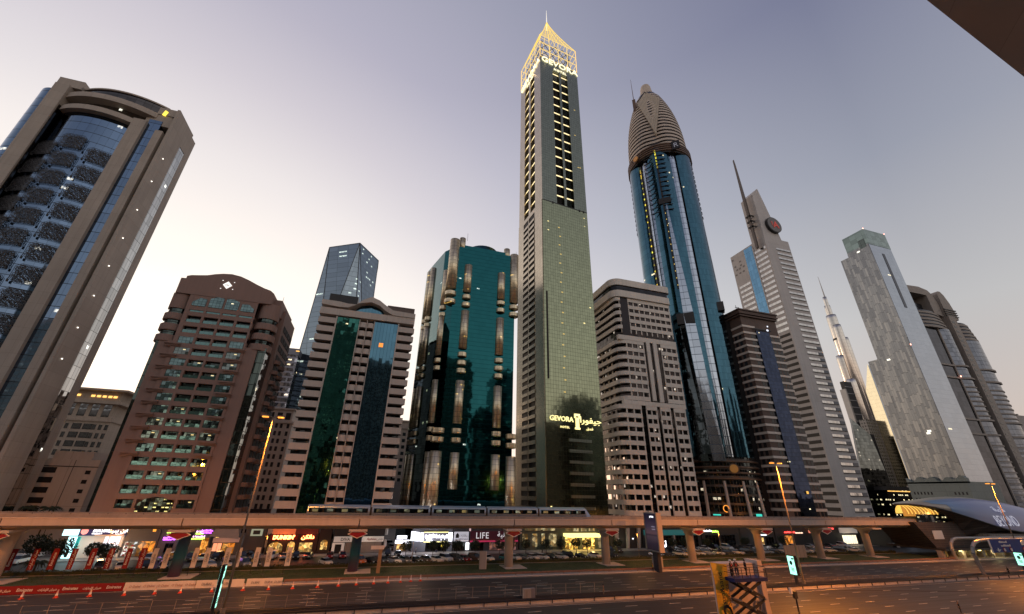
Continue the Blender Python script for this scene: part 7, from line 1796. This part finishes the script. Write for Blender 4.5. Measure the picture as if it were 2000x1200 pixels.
# ================================================================== PLANTS
def leafmat(name, c1, c2):
    m, t, b = newmat(name)
    g = N(t, 'ShaderNodeObjectInfo'); p, h, z, s = coords(t)
    n1 = N(t, 'ShaderNodeTexNoise'); n1.inputs['Scale'].default_value = 2.2; t.links.new(p, n1.inputs['Vector'])
    t.links.new(mixc(t, n1.outputs['Fac'], (*c1, 1), (*c2, 1)), b.inputs['Base Color']); b.inputs['Roughness'].default_value = .7
    return m
m_lf = leafmat('dark foliage', (.012, .022, .008), (.03, .045, .016)); m_lf2 = leafmat('hedge foliage', (.02, .03, .012), (.05, .06, .022)); m_bk = plain('bark', (.07, .05, .035), .9)
def leaves(b, c, rad, n, size, rr, squash=1.0):
    for _ in range(n):
        d = Vector((rr.gauss(0, 1), rr.gauss(0, 1), rr.gauss(0, 1))).normalized(); k = rr.uniform(.55, 1.0) ** .6
        # uneven outline: clumps swell and shrink with direction
        k *= 1 + .22 * math.sin(d.x * 5 + rad) * math.cos(d.y * 4 + d.z * 3)
        q = Vector(c) + Vector((d.x * rad * k, d.y * rad * k, d.z * rad * k * squash))
        a = Vector((rr.gauss(0, 1), rr.gauss(0, 1), rr.gauss(0, 1))).normalized(); u = a.orthogonal().normalized(); v = a.cross(u); s_ = size * rr.uniform(.6, 1.3)
        b.add([q - u * s_, q + v * s_ * .5, q + u * s_, q - v * s_ * .5], [(0, 1, 2, 3)])
TR = []
for k in range(3):
    rr = random.Random(k + 5); b = MB(); leaves(b, (0, 0, 2.9), 1.25 + .1 * k, 520, .17, rr, .85)
    for _ in range(4): leaves(b, (rr.uniform(-.8, .8), rr.uniform(-.8, .8), 2.9 + rr.uniform(-.5, .6)), .6, 110, .15, rr)
    w = MB().tube((0, 0, 0), (.05, 0, 1.2), .1, .08, 7).tube((.05, 0, 1.2), (.02, .05, 2.6), .08, .05, 7)
    for q in range(4): w.tube((.04, 0, 1.7 + .15 * q), (.6 * math.cos(q * 1.7), .6 * math.sin(q * 1.7), 2.7 + .1 * q), .045, .02, 5)
    TR.append((b.mesh('crown', m_lf), w.mesh('trunk', m_bk)))
def tree(x, y, s_, lab, k=0):
    t = thing('round_tree', lab, 'tree', (x, y, .1), random.uniform(0, 6), 'small clipped trees along the service road'); t.scale = (s_, s_, s_)
    inst('crown', TR[k][0], t); inst('trunk', TR[k][1], t)
TX = [(-74.5, 1.5), (-67.6, 1.7), (-62.6, 1.5), (-57.2, 1.35), (-54.2, 1.3), (11.4, 1.1), (18.8, 1.1), (22.0, 1.15), (25.8, 1.1), (31.0, 1.1), (38.6, 1.1), (42.2, 1.1), (46.6, 1.15), (53.4, 1.1), (58.6, 1.1), (63.4, 1.2), (67.4, 1.1), (78.6, 1.1), (94.4, 1.1), (99.5, 1.05), (104.6, 1.1), (113, 1.1), (130, 1.1), (148, 1.2), (164, 1.2)]
for i, (x, s_) in enumerate(TX): tree(x, 133.6 + (i % 3) * .4 if x > 0 else 126.5 + (i % 2), s_, 'small dark clipped tree in the service road row, %s from the left' % (ordn[i] if i < 20 else 'twenty-' + ordn[i - 20]), i % 3)
def palm_me(r, n, hz, seed):
    rr = random.Random(seed); b = MB()
    for i in range(n):
        a = 2 * math.pi * i / n + rr.uniform(-.2, .2); up = rr.uniform(.3, 1.1); L_ = r * rr.uniform(.8, 1.1); prev = None; S_ = 7
        for k in range(S_ + 1):
            f = k / S_; x = L_ * f * math.cos(a); y = L_ * f * math.sin(a); z = hz + L_ * (up * f - (.55 + up * .75) * f * f)
            if prev:
                px, py, pz = prev; nx, ny = -math.sin(a), math.cos(a); w = .34 * r / 2.4 * math.sin(math.pi * min(1, f + .12)) + .05
                b.add([(px, py, pz), (x, y, z), (x + nx * w + .1 * (x - px), y + ny * w, z - w * .7), (px + nx * w, py + ny * w, pz - w * .5)], [(0, 1, 2, 3)])
                b.add([(px, py, pz), (x, y, z), (x - nx * w, y - ny * w, z - w * .7), (px - nx * w, py - ny * w, pz - w * .5)], [(0, 3, 2, 1)])
            prev = (x, y, z)
    return b.mesh('crown', m_lf)
def palm(x, y, h, r, lab, seed, z0=.1):
    t = thing('palm_tree', lab, 'palm', (x, y, z0), 0, 'palm trees'); inst('crown', palm_me(r, 20, h, seed), t)
    inst('trunk', MB().tube((0, 0, 0), (.1, 0, h), .2, .15, 8).mesh('trunk', m_bk), t)
palm(-63.5, 121.9, 2.2, 2.6, 'short palm between the fourth and fifth red banners', 1)
palm(-70.0, 124.0, 1.2, 1.9, 'very short palm beyond the second red banner', 2)
palm(52.0, 133.8, 2.3, 2.2, 'bushy palm in front of the hotel wing', 3)
palm(-94.0, 166.0, 10.6, 3.4, 'left one of two tall palms before the blank cream building', 4)
palm(-89.2, 166.5, 10.4, 3.4, 'right one of two tall palms before the blank cream building', 5)
b = MB(); rr = random.Random(3)
for _ in range(14000):
    x = rr.uniform(-90, 185); z = rr.uniform(.1, .95) * (1 + .15 * math.sin(x * .9)); y = rr.uniform(121.1, 121.9); a = rr.uniform(0, 3.1); s_ = rr.uniform(.1, .2)
    b.add([(x - s_ * math.cos(a), y - s_ * math.sin(a), z - s_ * .4), (x + s_ * math.cos(a), y + s_ * math.sin(a), z), (x + s_ * .3, y, z + s_)], [(0, 1, 2)])
b.box(-90, 185, 121.2, 121.8, .1, .75)
tag(b.build('hedge', m_lf2), 'low dark clipped hedge between the lawn and the service road', 'hedge', kind='stuff')
# short grass on the lawn near the kerb
b = MB()
for _ in range(9000):
    x = rr.uniform(-75, 150); y = rr.uniform(105.7, 120.6); a = rr.uniform(0, 3.1); h_ = rr.uniform(.05, .16)
    b.add([(x - .07 * math.cos(a), y - .07 * math.sin(a), .12), (x + .07 * math.cos(a), y + .07 * math.sin(a), .12), (x, y + .02, .12 + h_)], [(0, 1, 2)])
tag(b.build('lawn_grass', m_grass), 'short dark grass blades on the lawn under the viaduct', 'grass', kind='stuff')

# ================================================================== PEOPLE
m_skin = plain('skin', (.28, .15, .09), .6, var=.03); m_hair = plain('dark hair', (.012, .009, .008), .6)
def skinmesh(name, verts, edges, radii, mat, sub=1):
    me = bpy.data.meshes.new(name + '_cage'); me.from_pydata(verts, edges, []); o = bpy.data.objects.new('cage', me); COL.objects.link(o)
    sk = o.modifiers.new('s', 'SKIN')
    if not me.skin_vertices: 
        pass
    for i, r in enumerate(radii): me.skin_vertices[0].data[i].radius = r if isinstance(r, tuple) else (r, r)
    me.skin_vertices[0].data[0].use_root = True
    ss = o.modifiers.new('u', 'SUBSURF'); ss.levels = sub; ss.render_levels = sub
    bpy.context.view_layer.update()
    out = bpy.data.meshes.new_from_object(o.evaluated_get(bpy.context.evaluated_depsgraph_get()))
    bpy.data.objects.remove(o); out.materials.clear(); out.materials.append(mat); out.name = name
    for p in out.polygons: p.use_smooth = True
    return out
def person(x, y, z, rz, lab, top, legs, arms='down', hat=None, hair=True, grp='people beside the road', vest=None, lean=0.0):
    t = thing('person', lab, 'person', (x, y, z), rz, grp)
    # 0 pelvis 1 waist 2 chest 3 neck 4 head 5 crown | arms | legs ; faces -y
    V = [(0, 0, .95), (0, .01, 1.1), (0, -.01, 1.34), (0, 0, 1.5), (0, -.01, 1.60), (0, 0, 1.70)]
    ar = {'down': ((.19, 0, 1.41), (.24, .02, 1.14), (.25, -.05, .90), (.25, -.07, .80)), 'fwd': ((.19, 0, 1.41), (.24, -.1, 1.17), (.20, -.36, 1.12), (.19, -.45, 1.12)), 'up': ((.19, 0, 1.41), (.30, -.1, 1.56), (.26, -.26, 1.75), (.25, -.3, 1.83))}[arms]
    E_ = [(0, 1), (1, 2), (2, 3), (3, 4), (4, 5)]; Rr_ = [(.15, .11), (.13, .10), (.16, .11), .055, (.075, .09), (.065, .075)]
    for s in (-1, 1):
        k = len(V); V += [(s * a, b_, c_) for a, b_, c_ in ar]; E_ += [(2, k), (k, k + 1), (k + 1, k + 2), (k + 2, k + 3)]; Rr_ += [.065, .045, .032, (.028, .018)]
        h = len(V) - 1
        for f in range(5):
            hx, hy, hz = V[h]; V.append((hx + s * (-.02 + .01 * f), hy - .012 * (f - 2), hz - (.07 if f else .045))); E_.append((h, len(V) - 1)); Rr_.append(.009)
    for s in (-1, 1):
        k = len(V); st = .06 * s * (1 if arms != 'down' else .8); V += [(s * .09, 0, .88), (s * .10, -.02 - st, .49), (s * .10, .02 + st * .4, .09), (s * .105, -.14 + st * .4, .04)]; E_ += [(0, k), (k, k + 1), (k + 1, k + 2), (k + 2, k + 3)]; Rr_ += [.09, .058, .042, (.04, .03)]
    key = ('body', arms)
    if key not in PM: PM[key] = skinmesh('body', V, E_, Rr_, m_skin)
    body = inst('body', PM[key], t)
    # jacket over the torso and sleeves, trousers over hips and legs
    tv = [V[0], V[1], V[2], (0, 0, 1.47)]; te = [(0, 1), (1, 2), (2, 3)]; tr_ = [(.17, .13), (.155, .125), (.18, .135), .075]
    for s in (-1, 1):
        k = len(tv); tv += [(s * a, b_, c_) for a, b_, c_ in ar[:3]]; te += [(2, k), (k, k + 1), (k + 1, k + 2)]; tr_ += [.08, .06, .045]
    inst('jacket', skinmesh('jacket', tv, te, tr_, top), t)
    lv = [(0, 0, .97)]; le = []; lr = [(.17, .135)]
    for s in (-1, 1):
        st = .06 * s * (1 if arms != 'down' else .8); k = len(lv); lv += [(s * .09, 0, .86), (s * .10, -.02 - st, .49), (s * .10, .02 + st * .4, .13)]; le += [(0, k), (k, k + 1), (k + 1, k + 2)]; lr += [.105, .075, .06]
    inst('trousers', skinmesh('trousers', lv, le, lr, legs), t)
    if vest: inst('vest', skinmesh('vest', [(0, 0, 1.0), (0, .01, 1.15), (0, 0, 1.40)], [(0, 1), (1, 2)], [(.19, .145), (.18, .14), (.195, .15)], vest), t)
    if hat:
        b = MB(); b.sm = True; b.lathe((0, 0), [(.17, 1.68), (.135, 1.69), (.13, 1.75), (.09, 1.81), (.01, 1.83)], 14); b.build('helmet', hat, t, True)
    elif hair:
        b = MB(); b.sm = True; b.lathe((0, .015), [(.095, 1.62), (.105, 1.68), (.09, 1.76), (.04, 1.80), (.005, 1.805)], 12); b.build('hair', m_hair, t, True)
    # face: eyes, nose and mouth
    f = MB().box(-.045, -.022, -.112, -.09, 1.635, 1.65).box(.022, .045, -.112, -.09, 1.635, 1.65).box(-.025, .025, -.110, -.09, 1.57, 1.578)
    f.build('face_features', m_hair, t, True)
    return t
PM = {}
c_blk = plain('black clothing', (.015, .015, .018), .8); c_wh = plain('white clothing', (.5, .48, .45), .8); c_navy = plain('navy clothing', (.03, .04, .09), .8); c_cam = plain('khaki clothing', (.16, .14, .10), .9, var=.5, scale=12); c_yel = plain('yellow vest', (.55, .60, .03), .6); c_red = plain('red vest', (.5, .05, .03), .6); c_grey = plain('grey clothing', (.12, .12, .12), .8)
m_hel = plain('white helmet', (.75, .72, .7), .35)
person(69.6, 103.0, .13, .5, 'person in yellow vest and dark trousers walking by the kerb below the advertising box', c_blk, c_blk, vest=c_yel)
person(72.4, 106.2, .12, -.3, 'person in white clothes standing beside the stem of the advertising box', c_wh, c_wh)
person(43.6, 81.0, .22, .8, 'person in khaki standing on the median fence strip', c_cam, c_cam)
for i, (x, y, rz, lab, tp, lg) in enumerate(((21.2, 143.5, .3, 'person in dark clothes walking before the glaring white signs', c_blk, c_navy), (15.0, 143, 1, 'person in grey by the angled white sign', c_grey, c_blk),
        (63.0, 143.6, .2, 'person in dark clothes left of the golden canopy', c_blk, c_blk), (71.0, 144.4, -.4, 'person standing in the middle of the golden entrance', c_navy, c_blk), (79.0, 144.6, .5, 'person in black right of the golden canopy', c_blk, c_grey),
        (-62.4, 144.0, .4, 'person in blue at the pharmacy door', c_navy, c_blk), (-54.8, 144.2, -.6, 'person in dark blue before the orange shop window', c_navy, c_blk), (-37.0, 143.4, .2, 'person in black under the pale awning', c_blk, c_blk),
        (206.5, 104.6, .3, 'person in yellow vest by the station piers', c_blk, c_blk), (193.5, 105.0, .3, 'person in dark clothes left of the station piers', c_navy, c_blk), (163.0, 80.9, 1.2, 'person in dark clothes on the median by the curved gantry', c_blk, c_blk), (98.2, 57.2, .8, 'person in black on the near carriageway at the bottom right', c_blk, c_blk))):
    person(x, y, .17 if y > 141 else (.13 if y > 100 else (.22 if y > 79 else .01)), rz, lab, tp, lg, vest=c_yel if 'yellow' in lab else None)

# ================================================================== SCISSOR LIFT, FINISH GATE LEG, NEAR POST, CANOPY
m_lb = plain('lift blue', (.02, .03, .12), .4)
t = thing('scissor_lift', 'black and blue scissor lift raised high with workers on its railed platform', 'scissor lift', (43.6, 46, 0))
MB().box(41.2, 46.0, 45.1, 46.9, 8.25, 8.6).build('platform', m_lb, t)
rl = MB()
for z in (9.1, 9.65):
    rl.box(41.2, 46.0, 45.1, 45.15, z, z + .05).box(41.2, 46.0, 46.85, 46.9, z, z + .05).box(41.2, 41.25, 45.1, 46.9, z, z + .05).box(45.95, 46.0, 45.1, 46.9, z, z + .05)
for i in range(5):
    for y in (45.1, 46.85): rl.box(41.2 + i * 1.187, 41.25 + i * 1.187, y, y + .05, 8.6, 9.7)
rl.build('guard_rail', m_dark, t)
n = 4; hgt = (8.25 - 1.1) / n; xa, xb = 41.8, 45.3
for k in range(n):
    z0 = 1.1 + hgt * k; z1 = z0 + hgt
    for y in (45.35, 46.55):
        for p0, p1 in (((xa, z0 + .1), (xb, z1 - .1)), ((xb, z0 + .1), (xa, z1 - .1))):
            b = MB(); dx, dz = p1[0] - p0[0], p1[1] - p0[1]; l = math.hypot(dx, dz); nx, nz = -dz / l * .14, dx / l * .14
            b.extr([(p0[0] - nx, p0[1] - nz), (p1[0] - nx, p1[1] - nz), (p1[0] + nx, p1[1] + nz), (p0[0] + nx, p0[1] + nz)] if nz > 0 else [(p0[0] + nx, p0[1] + nz), (p1[0] + nx, p1[1] + nz), (p1[0] - nx, p1[1] - nz), (p0[0] - nx, p0[1] - nz)], y + (.12 if p0[0] == xa else 0), y + .1 + (.12 if p0[0] == xa else 0)); b.build('scissor_arm', m_dark, t)
    MB().tube((xa, 45.2, z1), (xa, 46.8, z1), .09).tube((xb, 45.2, z1), (xb, 46.8, z1), .09).tube(((xa + xb) / 2, 45.2, (z0 + z1) / 2), ((xa + xb) / 2, 46.8, (z0 + z1) / 2), .1).build('pivot', m_steel, t)
MB().tube((42.2, 46, 1.6), (44.8, 46, 4.2), .14).build('hydraulic_ram', m_steel, t)
MB().box(41.3, 45.9, 45.0, 47.0, .45, 1.1).build('chassis', m_lb, t)
w = MB().tube((0, -.2, 0), (0, .2, 0), .42, n=16).mesh('wheel', m_ty)
for x in (42.1, 45.0):
    for y in (45.0, 47.0): inst('wheel', w, t, (x - 43.6, y - 46, .42))
person(41.7, 45.9, 8.6, .4, 'worker with white helmet at the left end of the lift platform', c_blk, c_blk, 'fwd', m_hel, vest=c_red, grp='workers on the scissor lift')
person(42.7, 46.2, 8.6, -.3, 'worker with white helmet and red vest in the middle of the lift platform', c_blk, c_navy, 'fwd', m_hel, vest=c_red, grp='workers on the scissor lift')
person(43.9, 46.0, 8.6, 1.2, 'bare headed worker in black at the right of the lift platform', c_blk, c_blk, 'down', None, vest=None, grp='workers on the scissor lift')
m_gw = plain('pinkish gate cloth', (.52, .42, .38), .7, var=.15, scale=.6)
t = thing('event_gate', 'tall cloth wrapped event gate leg behind the scissor lift with yellow and white panels', 'event gate', (43.5, 48.6, 0))
MB().box(41.9, 47.4, 48.0, 49.6, 0, 9.7).build('white_panel', m_gw, t)
MB().box(47.4, 48.1, 47.6, 49.7, 0, 9.95).build('side_flange', m_gw, t)
def yellowmat():
    m, t_, b = newmat('yellow banner cloth')
    p, h, z, s = coords(t_)
    n1 = N(t_, 'ShaderNodeTexNoise'); n1.inputs['Scale'].default_value = .8; t_.links.new(p, n1.inputs['Vector'])
    rp = N(t_, 'ShaderNodeValToRGB'); t_.links.new(n1.outputs['Fac'], rp.inputs[0]); setramp(rp, [(.3, (.72, .40, .03)), (.7, (.82, .52, .05))])
    t_.links.new(rp.outputs[0], b.inputs['Base Color']); b.inputs['Roughness'].default_value = .7; return m
b = MB(); vs = []; n = 14
for i in range(n + 1):
    z = .4 + 9.4 * i / n; o_ = .1 * math.sin(i * .9)
    for q in (0, .5, 1): x = 39.55 + 2.1 * q; vs += [(x, 46.6 + o_ + .16 * math.sin(q * 3.1 + i * .5), z + (.25 * (1 - q) if i == n else 0))]
    for q in (0, .5, 1): x = 39.55 + 2.1 * q; vs += [(x, 46.66 + o_ + .16 * math.sin(q * 3.1 + i * .5), z + (.25 * (1 - q) if i == n else 0))]
fs = []
for i in range(n):
    k = 6 * i
    for q in (0, 1): fs += [(k + q, k + q + 1, k + q + 7, k + q + 6), (k + 3 + q, k + 9 + q, k + 10 + q, k + 4 + q)]
yb = b.add(vs, fs).build('yellow_banner', yellowmat(), t)
m_pk2 = plain('banner black print', (.02, .018, .02), .7)
up = (math.pi / 2, -math.pi / 2, 0)
txt('sun&sand', .82, m_pk2, yb, (-3.0 + .05, -2.32, 7.55), 'banner_lettering', rot=up, ext=.01)
txt('Sports', .82, plain('banner brown print', (.25, .12, .05), .7), yb, (-3.0 + .75, -2.32, 6.9), 'banner_lettering', rot=up, ext=.01)
txt('OO', 1.7, m_pk2, yb, (-3.0 + .7, -2.32, 4.4), 'banner_lettering', rot=up, ext=.01, bold=.07, shear=.3)
MB().box(46.0, 47.2, 47.9, 48.0, 0, 4.2).build('orange_patch', plain('orange print', (.6, .3, .06), .7), t)
for z in (5.2, 3.9, 2.6):
    b = MB(); b.path([(46.5 + .45 * math.cos(a * .628), 47.9, z + .55 * math.sin(a * .628)) for a in range(11)], .09, 5); b.build('grey_ring_print', plain('grey print', (.22, .2, .2), .7), t)
t = thing('camera_post', 'slim near post with small box at its head right of the scissor lift', 'post', (50.6, 46.0, 0))
MB().tube((50.6, 46, 0), (50.6, 46, 6.6), .09).build('post', m_dark, t); MB().box(50.3, 50.75, 45.8, 46.1, 6.2, 6.95).build('box', m_dark, t); MB().box(49.9, 50.15, 45.85, 46.1, 6.7, 7.3).build('reflector', m_white, t)
# edge of the footbridge canopy overhead, top right
m_cn = panel('brown canopy soffit', (.62, .56, .50), .8, 400, .012, (.46, .41, .36), .5, var=.12, diag=True)
b = MB(); z = 21.0
b.prism([(3.55, .88), (6.4, 1.16), (30, 3.5), (30, -30), (3.55, -30)], z, z + .35)
t = thing('footbridge_canopy', 'dark brown canopy soffit cutting across the upper right corner', 'canopy', (12, -5, 0))
b.build('soffit', m_cn, t); MB().prism([(3.55, .80), (30, 3.4), (30, 3.49), (3.55, .87)], z + .35, z + .6).build('fascia', m_dark, t)
MB().tube((14, -8, 0), (14, -8, z), .35).tube((14, -22, 0), (14, -22, z), .35).build('column', m_steel, t)
